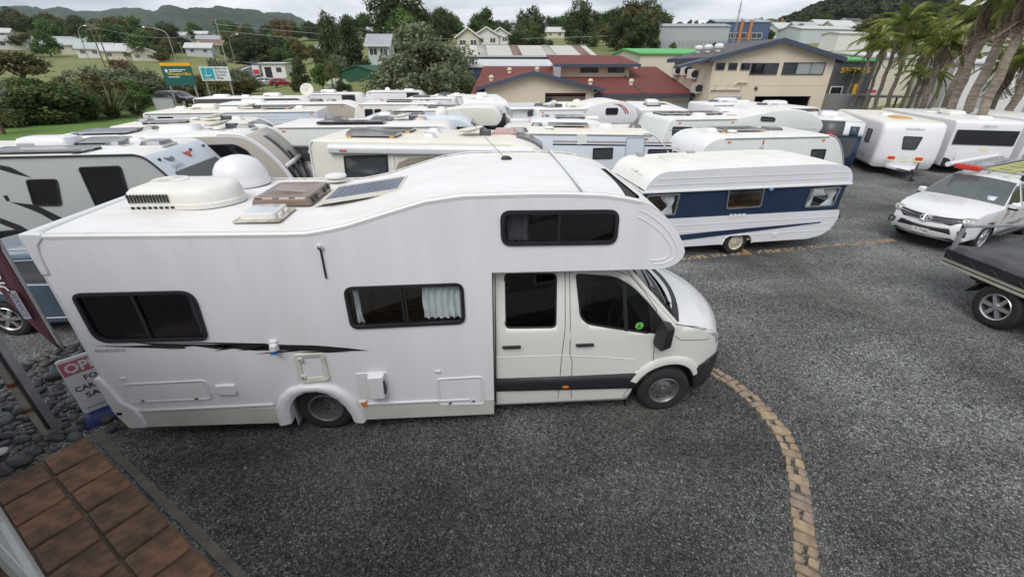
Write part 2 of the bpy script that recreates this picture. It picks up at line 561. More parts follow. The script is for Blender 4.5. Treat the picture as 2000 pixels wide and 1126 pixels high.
# ================================================================ SETTING: ground
def gravel_material(name,far=False):
 m = bpy.data.materials.new(name)
 m.use_nodes = True
 nt = m.node_tree
 N,K = nt.nodes,nt.links
 b = N['Principled BSDF']
 b.inputs['Roughness'].default_value = 0.85
 b.inputs['Specular IOR Level'].default_value = 0.3
 tc = N.new('ShaderNodeTexCoord')
 v1 = N.new('ShaderNodeTexVoronoi'); v1.inputs['Scale'].default_value = 46
 v2 = N.new('ShaderNodeTexVoronoi'); v2.inputs['Scale'].default_value = 46; v2.feature = 'DISTANCE_TO_EDGE'
 big = N.new('ShaderNodeTexNoise'); big.inputs['Scale'].default_value = 0.36; big.inputs['Detail'].default_value = 6; big.inputs['Roughness'].default_value = 0.62
 brn = N.new('ShaderNodeTexNoise'); brn.inputs['Scale'].default_value = 0.75; brn.inputs['Detail'].default_value = 5
 fine = N.new('ShaderNodeTexNoise'); fine.inputs['Scale'].default_value = 120; fine.inputs['Detail'].default_value = 2
 for q in (v1,v2,big,brn,fine): K.new(tc.outputs['Object'],q.inputs['Vector'])
 r1 = N.new('ShaderNodeValToRGB')
 e = r1.color_ramp.elements
 e[0].position = 0.0; e[0].color = (0.045,0.046,0.044,1)
 e[1].position = 1.0; e[1].color = (0.27,0.28,0.275,1)
 for p,c in ((0.4,(0.13,0.132,0.127)),(0.8,(0.19,0.193,0.186)),(0.94,(0.255,0.26,0.25))):
  q = e.new(p); q.color = (*c,1)
 sep = N.new('ShaderNodeSeparateColor'); K.new(v1.outputs['Color'],sep.inputs[0]); K.new(sep.outputs[0],r1.inputs[0])
 r2 = N.new('ShaderNodeValToRGB'); r2.color_ramp.elements[0].color = (0.35,0.35,0.35,1); r2.color_ramp.elements[1].position = 0.16
 K.new(v2.outputs['Distance'],r2.inputs[0])
 mul = N.new('ShaderNodeMixRGB'); mul.blend_type = 'MULTIPLY'; mul.inputs[0].default_value = 1
 K.new(r1.outputs[0],mul.inputs[1]); K.new(r2.outputs[0],mul.inputs[2])
 rb = N.new('ShaderNodeValToRGB'); rb.color_ramp.elements[0].position = 0.34; rb.color_ramp.elements[1].position = 0.66
 rb.color_ramp.elements[0].color = (0.6,0.6,0.59,1); rb.color_ramp.elements[1].color = (1.6,1.62,1.66,1)
 K.new(big.outputs['Fac'],rb.inputs[0])
 mul2 = N.new('ShaderNodeMixRGB'); mul2.blend_type = 'MULTIPLY'; mul2.inputs[0].default_value = 1
 K.new(mul.outputs[0],mul2.inputs[1]); K.new(rb.outputs[0],mul2.inputs[2])
 rr = N.new('ShaderNodeValToRGB'); rr.color_ramp.elements[0].position = 0.52; rr.color_ramp.elements[1].position = 0.74
 rr.color_ramp.elements[0].color = (0,0,0,1); rr.color_ramp.elements[1].color = (0.6,0.6,0.6,1)
 K.new(brn.outputs['Fac'],rr.inputs[0])
 tm = N.new('ShaderNodeMapping'); tm.inputs['Scale'].default_value = (0.16,1.3,1); tm.inputs['Rotation'].default_value = (0,0,0.25)
 tn = N.new('ShaderNodeTexNoise'); tn.inputs['Scale'].default_value = 1.0; tn.inputs['Detail'].default_value = 3
 K.new(tc.outputs['Object'],tm.inputs[0]); K.new(tm.outputs[0],tn.inputs['Vector'])
 tr = N.new('ShaderNodeValToRGB'); tr.color_ramp.elements[0].position = 0.38; tr.color_ramp.elements[1].position = 0.64
 tr.color_ramp.elements[0].color = (0.88,0.88,0.88,1); tr.color_ramp.elements[1].color = (1.15,1.15,1.13,1)
 K.new(tn.outputs['Fac'],tr.inputs[0])
 mul3 = N.new('ShaderNodeMixRGB'); mul3.blend_type = 'MULTIPLY'; mul3.inputs[0].default_value = 1
 K.new(mul2.outputs[0],mul3.inputs[1]); K.new(tr.outputs[0],mul3.inputs[2])
 dm = N.new('ShaderNodeVectorMath'); dm.operation = 'DISTANCE'; dm.inputs[1].default_value = (0.3,1.2,0); K.new(tc.outputs['Object'],dm.inputs[0])  # damp and foreground shade painted into the gravel colour, darkest near this point
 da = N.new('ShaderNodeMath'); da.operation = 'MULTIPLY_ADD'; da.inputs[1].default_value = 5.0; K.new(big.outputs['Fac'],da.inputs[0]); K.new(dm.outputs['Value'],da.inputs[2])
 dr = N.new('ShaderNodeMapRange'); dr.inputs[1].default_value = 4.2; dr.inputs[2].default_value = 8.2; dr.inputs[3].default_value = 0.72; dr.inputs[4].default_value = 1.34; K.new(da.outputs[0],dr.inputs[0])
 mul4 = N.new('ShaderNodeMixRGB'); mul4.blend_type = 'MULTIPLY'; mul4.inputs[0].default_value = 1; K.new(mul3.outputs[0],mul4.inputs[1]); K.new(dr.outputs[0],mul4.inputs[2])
 mx = N.new('ShaderNodeMixRGB'); mx.inputs[2].default_value = (0.14,0.122,0.10,1)
 K.new(rr.outputs[0],mx.inputs[0]); K.new(mul4.outputs[0],mx.inputs[1])
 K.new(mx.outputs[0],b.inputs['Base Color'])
 bp = N.new('ShaderNodeBump'); bp.inputs['Strength'].default_value = 0.9; bp.inputs['Distance'].default_value = 0.012
 ad = N.new('ShaderNodeMath'); ad.operation = 'ADD'
 K.new(r2.outputs[0],ad.inputs[0]); K.new(sep.outputs[1],ad.inputs[1])
 K.new(ad.outputs[0],bp.inputs['Height']); K.new(bp.outputs[0],b.inputs['Normal'])
 MATS[name] = m
 return m
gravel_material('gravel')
mat('dirt',(0.115,0.10,0.08),0.9,col2=(0.17,0.15,0.12),vscale=5,bump=0.5,bscale=60)
mat('paver',(0.32,0.17,0.098),0.92,col2=(0.12,0.08,0.058),vscale=7,detail=9,bump=0.35,bscale=70)
mat('paver_old',(0.25,0.14,0.09),0.92,col2=(0.10,0.072,0.054),vscale=9,detail=9,bump=0.35,bscale=70)
mat('river_stone',(0.075,0.08,0.08),0.5,col2=(0.035,0.038,0.04),vscale=5)
mat('river_stone_pale',(0.125,0.13,0.128),0.55,col2=(0.07,0.075,0.075),vscale=5)
mat('pale_pebble',(0.55,0.54,0.5),0.5,var=0.2)
mat('cobble_tan',(0.36,0.26,0.175),0.85,col2=(0.20,0.145,0.105),vscale=7,detail=8,bump=0.5,bscale=35)
mat('cobble_pink',(0.33,0.25,0.19),0.85,col2=(0.20,0.15,0.12),vscale=7,detail=8,bump=0.5,bscale=35)
mat('cobble_ochre',(0.42,0.33,0.21),0.85,col2=(0.26,0.18,0.12),vscale=7,detail=8,bump=0.5,bscale=35)
mat('lawn_green',(0.075,0.155,0.018),0.9,col2=(0.11,0.19,0.03),vscale=0.6,detail=8,bump=0.6,bscale=25)
mat('hill_grass',(0.115,0.15,0.035),0.9,col2=(0.20,0.195,0.07),vscale=0.05,detail=10,bump=0.4,bscale=2)
mat('asphalt',(0.055,0.057,0.062),0.85,col2=(0.075,0.077,0.08),vscale=0.5,bump=0.3,bscale=60)
def big_ground():
 rs = [0,8,16,24,32,40,50,60,70,80,90,100,110,120,130,140,150,170,190,210,230,250,270,300,330,360,400,450,500,560,620,700,850,1200,2000,3500,6000]
 na = 160
 vs = [(0,0,-0.03)]
 for r in rs[1:]:
  for i in range(na):
   a = 2 * math.pi * i / na
   x,y = r * math.sin(a),r * math.cos(a)
   w = min(1,max(0,(r - 120) / 150)) * 0.9
   vs.append((x,y,terrain(x,y) - 0.03 + w * (math.sin(x * 0.031 + 1.3) * math.cos(y * 0.027) + 0.5 * math.sin(x * 0.083 + y * 0.061))))
 fs = [(0,1 + i,1 + (i + 1) % na) for i in range(na)]
 for k in range(len(rs) - 2):
  for i in range(na):
   j = (i + 1) % na
   fs.append((1 + k * na + i,1 + (k + 1) * na + i,1 + (k + 1) * na + j,1 + k * na + j))
 mb = MB(); mb.add(vs,fs)
 return tag(mb.build('ground','hill_grass',smooth=60),kind='structure')
big_ground()
def ground_sheet(name,poly,z,m,step=0.0,fn=None):
 mb = MB()
 sheet(mb,poly,[],(lambda a,b: (a,b,z)) if fn is None else fn,step)
 o = mb.build(name,m,smooth=60,fix=False)
 return tag(o,kind='structure')
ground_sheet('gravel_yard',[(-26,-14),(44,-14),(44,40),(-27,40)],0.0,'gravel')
ground_sheet('lawn',[(-70,24),(-27.2,24),(-27.2,52),(-70,60)],0.0,'lawn_green')
# ---- loose gravel: thousands of small stones close to the camera
def loose_gravel():
 base = np.array([(1,0,0),(-1,0,0),(0,1,0),(0,-1,0),(0,0,1),(0,0,-0.6)])
 tri = np.array([(0,2,4),(2,1,4),(1,3,4),(3,0,4),(2,0,5),(1,2,5),(3,1,5),(0,3,5)])
 pts = []
 n = 85000
 while len(pts) < n:
  r = RNG.uniform(1.2,9.5,4000)
  a = np.radians(RNG.uniform(-62,66,4000))
  x,y = r * np.sin(a),r * np.cos(a)
  keep = (y > 0.2) & (RNG.random(4000) < np.clip(5.2 / r,0.12,1))
  al,pe = x * 0.8162 - y * 0.5778,x * 0.5778 + y * 0.8162
  keep &= ~((pe < 0.60) & (al < 0.5)) & ~((al < -6.35) & (pe < 1.45))
  pts += list(np.stack([x[keep],y[keep],r[keep]],1))
 pts = np.array(pts[:n])
 s = RNG.gamma(4.0,0.0019,n) + 0.0028
 s *= np.clip(0.6 + pts[:,2] * 0.05,0.7,1.2)
 big = RNG.random(n) < 0.006
 s[big] *= 1.9
 rot = RNG.uniform(0,2 * np.pi,n)
 jit = RNG.uniform(0.6,1.35,(n,6,1))
 v = base[None] * jit
 v = v * np.stack([s * RNG.uniform(0.8,1.5,n),s * RNG.uniform(0.6,1.1,n),s * RNG.uniform(0.35,0.75,n)],1)[:,None,:]
 c,sn = np.cos(rot)[:,None],np.sin(rot)[:,None]
 vx = v[:,:,0] * c - v[:,:,1] * sn + pts[:,0:1]
 vy = v[:,:,0] * sn + v[:,:,1] * c + pts[:,1:2]
 tilt = RNG.uniform(-0.5,0.5,(n,1))
 vz = v[:,:,2] + (v[:,:,0] * tilt) * 0.6 + s[:,None] * 0.25
 co = np.stack([vx,vy,vz],2).reshape(-1,3)
 f = (tri[None] + (np.arange(n) * 6)[:,None,None]).reshape(-1,3)
 me = bpy.data.meshes.new('loose_gravel')
 me.vertices.add(len(co)); me.vertices.foreach_set('co',co.ravel())
 me.loops.add(len(f) * 3); me.loops.foreach_set('vertex_index',f.ravel())
 me.polygons.add(len(f)); me.polygons.foreach_set('loop_start',np.arange(len(f)) * 3)
 mi = RNG.choice(4,n,p=[0.40,0.36,0.19,0.05])
 me.polygons.foreach_set('material_index',np.repeat(mi,8))
 for k,c in enumerate(((0.062,0.064,0.061),(0.115,0.118,0.113),(0.19,0.195,0.187),(0.34,0.34,0.32))):
  me.materials.append(mat('stone_chip_%s' % 'abcd'[k],c,0.75,var=0.35,vscale=30))
 me.update(); me.validate()
 o = bpy.data.objects.new('loose_gravel',me)
 link(o)
 tag(o,'loose grey gravel chips covering the yard','gravel',kind='stuff')
loose_gravel()
# ---- terracotta paver path beside the building the picture was taken from
AL,PE = Vector((0.8162,-0.5778)),Vector((0.5778,0.8162))
def alpe(a,p):
 q = AL * a + PE * p
 return q.x,q.y
def paver_path():
 root = ground_sheet('paver_path',[alpe(-6.55,-0.29),alpe(3.5,-0.29),alpe(3.5,0.56),alpe(-6.55,0.56)],0.006,'dirt')
 meshes = []
 for k in range(4):
  mb = MB()
  hw,hl = 0.2,0.205
  po = rpoly([(-hl,-hw),(hl,-hw),(hl,hw),(-hl,hw)],0.02,2)
  po = [(a + random.uniform(-0.004,0.004),b + random.uniform(-0.004,0.004)) for a,b in po]
  mb.slab(po,Fr((0,0,0),(1,0,0),(0,1,0)),0,0.034,inset=0.008)
  o = mb.build('paver',['paver','paver_old','paver','paver_old'][k],smooth=30)
  meshes.append(o.data); bpy.data.objects.remove(o)
 i = 0
 for col,p in ((0,0.345),(1,-0.075)):
  a = -6.31 + (0.03 if col else 0)
  while a < -1.5:
   o = bpy.data.objects.new('paver',random.choice(meshes)); link(o,root)
   x,y = alpe(a,p + random.uniform(-0.005,0.005))
   o.location = (x,y,0.006 + random.uniform(-0.003,0.006))
   o.rotation_euler = (random.uniform(-0.012,0.012),random.uniform(-0.012,0.012),math.atan2(AL.y,AL.x) + random.uniform(-0.01,0.01) + random.choice((0,math.pi)))
   a += 0.436; i += 1
 ed = [alpe(-6.55 + t * 0.1,0.595 + random.uniform(-0.006,0.006)) for t in range(56)]
 eo = [alpe(-6.55 + t * 0.1,0.68 + random.uniform(-0.012,0.012)) for t in range(56)]
 mb = MB(); mb.grid([[(x,y,0.012) for x,y in ed],[((x + u) / 2,(y + w) / 2,0.016 + random.uniform(-0.004,0.004)) for (x,y),(u,w) in zip(ed,eo)],[(x,y,0.004) for x,y in eo]])
 mb.build('mortar_edge','dirt',root,smooth=60)
paver_path()
# ---- bed of river stones round the flag pole
def stone_mesh(name,m,seed):
 r = random.Random(seed)
 b = bmesh.new()
 bmesh.ops.create_icosphere(b,subdivisions=2,radius=1)
 dirs = [Vector((r.gauss(0,1),r.gauss(0,1),r.gauss(0,1))).normalized() for _ in range(6)]
 amp = [r.uniform(-0.14,0.16) for _ in range(6)]
 for v in b.verts:
  d = v.co.normalized()
  k = 1 + sum(a * max(0,d.dot(q)) ** 2 for a,q in zip(amp,dirs))
  v.co = d * k
 me = bpy.data.meshes.new(name); b.to_mesh(me); b.free()
 me.materials.append(MATS[m]); me.shade_smooth()
 return me
STONES = [stone_mesh('river_stone',['river_stone','river_stone_pale','river_stone'][k % 3],k) for k in range(6)]
PALE = stone_mesh('river_stone','pale_pebble',99)
def pebble_bed():
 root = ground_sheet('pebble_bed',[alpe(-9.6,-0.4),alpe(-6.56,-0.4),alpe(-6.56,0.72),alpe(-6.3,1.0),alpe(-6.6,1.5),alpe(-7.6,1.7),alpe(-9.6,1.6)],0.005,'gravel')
 placed = []
 def put(x,y,s,me=None,z=None,flat=None):
  o = bpy.data.objects.new('river_stone',me or random.choice(STONES)); link(o,root)
  fl = flat or random.uniform(0.5,0.75)
  o.scale = (s * random.uniform(1.0,1.45),s * random.uniform(0.8,1.05),s * fl)
  o.rotation_euler = (random.uniform(-0.35,0.35),random.uniform(-0.35,0.35),random.uniform(0,6.3))
  o.location = (x,y,(s * fl * 0.55) if z is None else z)
  placed.append((x,y,s))
 for px in [((-5.484,3.876),0.2),((-5.429,4.022),0.135),((-5.542,3.787),0.14),((-5.262,4.36),0.12),((-5.333,4.23),0.1),((-6.367,5.02),0.12),((-6.102,4.434),0.13),((-5.781,4.244),0.12),((-5.975,4.793),0.11),((-6.372,5.52),0.22),((-6.046,5.381),0.14),((-7.021,5.446),0.16),((-6.829,5.551),0.14),((-5.771,4.664),0.12),((-6.402,4.822),0.12),((-5.653,4.447),0.13)]:
  put(px[0][0],px[0][1],px[1] * 0.62)
 tries = 0
 while len(placed) < 290 and tries < 30000:
  tries += 1
  a,p = random.uniform(-9.3,-6.35),random.uniform(-0.3,1.5)
  if a > -6.62 and p < 0.75: continue
  x,y = alpe(a,p)
  s = min(0.125,max(0.032,random.gauss(0.062,0.022)))
  if any((x - q[0]) ** 2 + (y - q[1]) ** 2 < (0.92 * (s + q[2])) ** 2 for q in placed): continue
  put(x,y,s)
 for _ in range(9):
  x,y,s = random.choice(placed[16:])
  put(x + 0.03,y,0.05,z=0.12)
 gx,gy = (-5.749,3.983)
 put(gx,gy,0.07,PALE,z=0.10,flat=0.3)
pebble_bed()
# ---- curved cobble edging let into the gravel
def cobble_line(pts,name,w,joint,seed,rows=2,sparse=0.0):
 r = random.Random(seed)
 P = [Vector(q) for q in pts]
 cur = []
 for i in range(len(P) - 1):
  p0,p1,p2,p3 = P[max(0,i - 1)],P[i],P[i + 1],P[min(len(P) - 1,i + 2)]
  for k in range(24):
   t = k / 24
   cur.append(0.5 * ((2 * p1) + (p2 - p0) * t + (2 * p0 - 5 * p1 + 4 * p2 - p3) * t * t + (3 * p1 - p0 - 3 * p2 + p3) * t ** 3))
 cur.append(P[-1])
 mb = MB()
 lft,rgt = [],[]
 for i,q in enumerate(cur):
  d = (cur[min(i + 1,len(cur) - 1)] - cur[max(i - 1,0)]).normalized()
  nn = Vector((-d.y,d.x))
  k = w / 2 + 0.03 + r.uniform(-0.015,0.015)
  lft.append((q.x + nn.x * k,q.y + nn.y * k,0.004)); rgt.append((q.x - nn.x * k,q.y - nn.y * k,0.004))
 mb.grid([lft,rgt])
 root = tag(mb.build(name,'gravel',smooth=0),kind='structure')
 s,i = 0.0,0
 L = [0.0]
 for k in range(1,len(cur)): L.append(L[-1] + (cur[k] - cur[k - 1]).length)
 def at(t):
  t = max(0,min(L[-1],t))
  k = min(len(L) - 2,max(0,int(np.searchsorted(L,t)) - 1))
  u = (t - L[k]) / max(1e-6,L[k + 1] - L[k])
  d = (cur[k + 1] - cur[k]).normalized()
  return cur[k].lerp(cur[k + 1],u),d
 while s < L[-1]:
  ln = r.uniform(0.10,0.15)
  split = rows == 2 and r.random() < 0.5
  q,d = at(s + ln / 2)
  nn = Vector((-d.y,d.x))
  cells = [(-w / 2,w / 2)] if not split else [(-w / 2,r.uniform(-0.01,0.02)),(r.uniform(0.01,0.03),w / 2)]
  for c0,c1 in cells:
   if r.random() < 0.06 + sparse: continue
   a,b = ln / 2 - joint / 2,(c1 - c0) / 2 - joint / 2
   po = [(-a,-b),(a,-b),(a,b),(-a,b)]
   po = rpoly([(x + r.uniform(-0.013,0.013),y + r.uniform(-0.012,0.012)) for x,y in po],0.022,2)
   m2 = MB()
   m2.slab(po,Fr((0,0,0),(1,0,0),(0,1,0)),-0.02,0.022 + r.uniform(-0.004,0.009),inset=0.009)
   o = m2.build('cobble',r.choice(['cobble_tan','cobble_tan','cobble_pink','cobble_ochre']),root,smooth=25)
   cc = q + nn * ((c0 + c1) / 2)
   o.location = (cc.x,cc.y,0.0)
   o.rotation_euler = (r.uniform(-0.05,0.05),r.uniform(-0.05,0.05),math.atan2(d.y,d.x) + r.uniform(-0.12,0.12) - 0.1)
  s += ln
cobble_line([(2.723,1.839),(2.921,2.17),(3.22,2.669),(3.502,3.16),(3.665,3.589),(3.706,4.026),(3.656,4.43),(3.524,4.821),(3.2,5.3),(2.9,6.0)],'cobble_edging',0.22,0.006,3,sparse=-0.04)
cobble_line([(4.468,9.151),(6.003,9.399),(7.418,9.539),(8.969,9.788),(10.216,9.926),(10.916,10.031)],'cobble_edging',0.20,0.03,5,sparse=0.12)
cobble_line([(-7.336,5.794),(-7.178,5.951),(-6.978,6.169),(-6.76,6.446),(-6.445,6.871)],'cobble_edging',0.2,0.03,8,sparse=0.2)
# ================================================================ MOTORHOME in the foreground
HW = 1.175
def motorhome():
 R = thing('motorhome','large white coachbuilt motorhome with overcab bed parked in the foreground','motorhome',(0,4.145 + HW,0))
 side = Fr((0,-HW,0),(1,0,0),(0,0,1),(0,-1,0))
 far = Fr((0,HW,0),(1,0,0),(0,0,1),(0,1,0))
 arch = [(-1.69,0.185),(-1.71,0.30),(-1.77,0.45),(-1.86,0.58),(-1.98,0.66),(-2.12,0.675),(-2.26,0.64),(-2.36,0.55),(-2.425,0.40),(-2.44,0.21)]
 top = [(1.599,2.912),(1.462,2.944),(1.217,2.984),(0.854,3.002),(0.501,3.009),(0.036,3.004),(-0.214,2.999),(-0.565,2.951),(-0.923,2.85),(-1.338,2.727),(-1.545,2.684),(-1.749,2.651),(-1.948,2.648)] + [(-3.0,2.662),(-4.22,2.68)]
 nose = [(1.747,2.16),(1.90,2.158),(2.02,2.18),(2.10,2.225),(2.15,2.29),(2.16,2.36),(2.12,2.45),(2.03,2.60),(1.93,2.71),(1.80,2.815),(1.70,2.875)]
 rear = [(-4.34,2.66),(-4.365,2.60),(-4.36,1.2),(-4.355,0.55),(-4.30,0.24)]
 outer = [(-2.60,0.20)] + arch[::-1] + [(0.062,0.175),(0.072,2.172)] + nose + top + rear
 w1 = rpoly([(-4.215,2.075),(-3.01,2.068),(-3.045,1.45),(-4.215,1.47)],[0.10,0.16,0.10,0.16],5)
 w2 = rpoly([(-1.505,2.055),(-0.235,2.065),(-0.235,1.55),(-1.51,1.53)],0.10,5)
 w3 = rpoly([(0.165,2.855),(1.386,2.842),(1.395,2.465),(0.175,2.478)],0.11,5)
 mb = MB(); sheet(mb,outer,[offset(w,-0.012) for w in (w1,w2,w3)],lambda a,b: side(a,b))
 mb.build('side_wall','rv_side',R,smooth=0,fix=False,solid=0.02)
 mb = MB(); sheet(mb,outer,[],lambda a,b: far(a,b))
 mb.build('side_wall','rv_side',R,smooth=0,fix=False,solid=0.02)
 for x0,x1,za,zb in ((-4.30,-2.60,0.49,0.44),(-1.56,0.062,0.43,0.415)):
  plate(R,'skirt_panel',[(x0,0.24 if x0 < -4 else 0.185),(x1,0.20 if x1 < -2 else 0.176),(x1,zb),(x0,za)],side,0.011,0.016,'rv_skirt')
  mb = MB(); mb.box(x0,x1 - (0.30 if x1 > 0 else 0),za - 0.006,za + 0.022,0.008,0.03,fr=side); mb.build('skirt_trim','trim_white',R,bevel=0.006)
 strip = nose[::-1][:0] + [(-4.35,0.56),(-4.355,1.2),(-4.36,2.60),(-4.335,2.665),(-4.22,2.685)] + top[::-1][1:] + nose[::-1]
 mb = MB()
 rows = []
 for x,z in strip:
  row = []
  for k in range(13):
   t = -1 + k / 6
   y = t * HW * 0.999
   crown = 0.022 * (1 - t * t) if z > 2.5 and x < 1.6 else 0.0
   if x > 1.6:
    x2 = x + 0.05 * (1 - t * t)
   else:
    x2 = x
   row.append((x2,y,z + crown + 0.003))
  rows.append(row)
 mb.grid(rows)
 mb.build('roof','rv_roof',R,smooth=50,fix=True)
 mb = MB(); mb.box(0.08,1.76,-HW + 0.01,HW - 0.01,2.15,2.165); mb.box(-4.3,0.07,-0.66,0.66,0.30,0.33)
 mb.box(0.05,0.07,-HW + 0.012,HW - 0.012,0.3,2.17)
 mb.build('floor_panel','rv_cream',R,split=True)
 rail = [(-4.22,2.68)] + top[::-1][1:]
 for s in (-1,1):
  mb = MB()
  for i in range(len(rail) - 1):
   (x0,z0),(x1,z1) = rail[i],rail[i + 1]
   v = []
   for x,z in ((x0,z0),(x1,z1)):
    v += [(x,s * (HW + 0.012),z - 0.028),(x,s * (HW + 0.018),z + 0.004),(x,s * (HW + 0.004),z + 0.02),(x,s * (HW - 0.035),z + 0.018),(x,s * (HW - 0.035),z)]
   mb.add(v,[(0,1,6,5),(1,2,7,6),(2,3,8,7),(3,4,9,8)])
  mb.build('roof_rail','trim_white',R,smooth=50)
  mb = MB(); mb.tube([(x,s * (HW - 0.042),z + 0.012) for x,z in rail],0.008,5)
  mb.build('roof_sealant','seal_dirt',R)
  o2 = nose + [top[0]]
  mb = MB()
  for off,rad in ((-0.085,0.012),(-0.155,0.012)):
   pts = []
   for i,(x,z) in enumerate(o2[1:]):
    dx,dz = x - 1.55,z - 2.48
    l = math.hypot(dx,dz)
    pts.append((x + dx / l * off,s * (HW + 0.004),z + dz / l * off))
   mb.tube(pts,rad,6)
  mb.build('nose_bead','rv_white',R,split=True)
  poly = [(1.60,2.90)] + o2[::-1][1:] + [(1.70,2.165),(1.70,2.19)]
  inn = []
 mb = MB(); mb.box(1.00,1.035,-HW + 0.03,HW - 0.03,3.012,3.034); mb.build('roof_joint','trim_white',R,bevel=0.004)
 mb = MB(); mb.box(0.985,1.0,-HW + 0.03,HW - 0.03,3.014,3.030); mb.build('roof_joint_seal','trim_grey',R)
 mb = MB()
 for s in (-1,1):
  prof = [(-4.40,2.715),(-4.20,2.715),(-4.19,2.665),(-4.26,2.60),(-4.29,2.50),(-4.30,2.28),(-4.385,2.28),(-4.40,2.6)]
  mb.slab(prof,Fr((0,s * HW,0),(1,0,0),(0,0,1),(0,s,0)),-0.05,0.022)
 mb.box(-4.405,-4.30,-HW,HW,2.56,2.713)
 mb.build('rear_cap','rv_white',R,bevel=0.016,split=True)
 mb = MB()
 for s in (-1,1):
  prof = [(-4.44,0.99),(-4.37,1.02),(-4.31,0.86),(-4.27,0.66),(-4.16,0.53),(-4.13,0.42),(-4.14,0.24),(-4.34,0.24),(-4.42,0.50),(-4.43,0.7)]
  mb.slab(prof,Fr((0,s * HW,0),(1,0,0),(0,0,1),(0,s,0)),-0.08,0.045)
 mb.box(-4.43,-4.33,-HW,HW,0.30,0.60)
 mb.build('rear_bumper','rv_white',R,bevel=0.02,split=True)
 mb = MB(); mb.tube([(-4.362,-HW - 0.004,2.28),(-4.362,-HW - 0.004,1.0)],0.014,6); mb.build('rear_edge_trim','rv_white',R)
 out = [(-1.545,0.175),(-1.555,0.30),(-1.61,0.47),(-1.70,0.63),(-1.83,0.745),(-2.0,0.79),(-2.2,0.785),(-2.37,0.735),(-2.50,0.62),(-2.575,0.45),(-2.60,0.2)]
 inn = [(-1.69,0.18),(-1.705,0.29),(-1.755,0.43),(-1.83,0.55),(-1.93,0.635),(-2.05,0.675),(-2.18,0.67),(-2.29,0.625),(-2.375,0.53),(-2.425,0.40),(-2.445,0.205)]
 for f in (side,far):
  mb = MB()
  rows = []
  for (a0,b0),(a1,b1) in zip(out,inn):
   rows.append([f(a0,b0,0.008),f(a0 * .94 + a1 * .06,b0 * .94 + b1 * .06,0.05),f(a0 * .75 + a1 * .25,b0 * .75 + b1 * .25,0.07),f(a0 * .3 + a1 * .7,b0 * .3 + b1 * .7,0.06),f(a1,b1,0.04),f(a1,b1,-0.12)])
  mb.grid(rows)
  mb.build('wheel_arch','rv_white',R,smooth=60)
 mb = MB(); mb.box(-2.6,-1.55,-0.72,-0.70,0.2,0.75); mb.box(-2.6,-1.55,-HW + 0.03,-0.7,0.72,0.76); mb.box(-2.62,-2.58,-HW + 0.03,-0.7,0.2,0.75); mb.box(-1.57,-1.53,-HW + 0.03,-0.7,0.2,0.75)
 mb.build('wheel_well','inside_dark',R)
 mb = MB(); mb.slab([(-HW + 0.06,0.08),(-HW + 0.30,0.08),(-HW + 0.30,0.62),(-HW + 0.06,0.62)],Fr((-2.43,0,0),(0,1,0),(0,0,1),(1,0,0)),0,0.012); mb.build('mud_flap','rv_skirt',R)
 mb = MB(); mb.box(-4.1,2.6,-0.45,-0.35,0.28,0.42); mb.box(-4.1,2.6,0.35,0.45,0.28,0.42); mb.box(-2.1,-1.95,-0.9,0.9,0.28,0.40); mb.box(-3.6,-2.8,-0.6,0.6,0.26,0.5)
 mb.box(-1.2,-0.4,-0.9,-0.5,0.26,0.48)
 mb.build('chassis','black_plastic',R,split=True)
 fz = 0.028
 a = window(R,w1,side,0.035,glass='smoke_glass',c=fz,glass_c=0.0,bars=[(-3.655,-3.625,1.50,2.04)])
 b = window(R,w2,side,0.035,glass='clear_glass',c=fz,glass_c=0.0,bars=[(-0.885,-0.86,1.56,2.03),(-0.915,-0.895,1.56,2.03)])
 c = window(R,w3,side,0.04,glass='smoke_glass',c=fz,glass_c=0.0,bars=[(0.755,0.785,2.50,2.82)])
 mb = MB()
 for x0,x1,z0,z1 in ((-4.2,0.02,0.9,2.6),(0.10,1.6,2.2,2.95)):
  mb.box(x0,x1,0.2,0.24,z0,z1); mb.box(x0,x1,-1.1,0.2,z0,z0 + 0.02); mb.box(x0,x1,-1.1,0.2,z1 - 0.02,z1)
  mb.box(x0,x0 + 0.03,-1.1,0.2,z0,z1); mb.box(x1 - 0.03,x1,-1.1,0.2,z0,z1)
 mb.build('interior','inside_dark',R)
 mb = MB(); mb.box(-1.6,-0.3,0.1,0.18,1.0,2.55); mb.box(-1.75,-1.65,-1.0,0.1,1.0,2.5); mb.box(-2.9,-2.7,-1.0,0.1,1.0,2.5); mb.box(-4.1,-3.0,-1.0,-0.4,1.2,1.45)
 mb.box(-3.95,-3.75,-0.5,-0.1,1.45,2.1); mb.build('cabinet','wood_inside',R,split=True)
 def curtain(x0,x1,z0,z1,pleats,y=-HW + 0.05,gather=0.0,m='curtain'):
  mb = MB()
  n = pleats * 8
  rows = []
  for j in range(7):
   t = j / 6
   row = []
   for i in range(n + 1):
    u = i / n
    x = x0 + (x1 - x0) * u
    pull = gather * math.sin(math.pi * t)
    x = x + (x0 + x1 - 2 * x) * 0.5 * pull
    row.append((x + 0.006 * math.sin(9 * t + i),y + 0.022 * math.sin(2 * math.pi * pleats * u + 0.6 * math.sin(3 * t)),z1 + (z0 - z1) * t))
   rows.append(row)
  mb.grid(rows)
  return mb.build('curtain',m,R,smooth=80)
 curtain(-0.70,-0.27,1.60,2.03,6)
 curtain(-1.46,-1.36,1.57,2.03,2,gather=0.5)
 curtain(0.25,0.46,2.51,2.82,3)
 curtain(-3.16,-3.09,1.5,2.04,1)
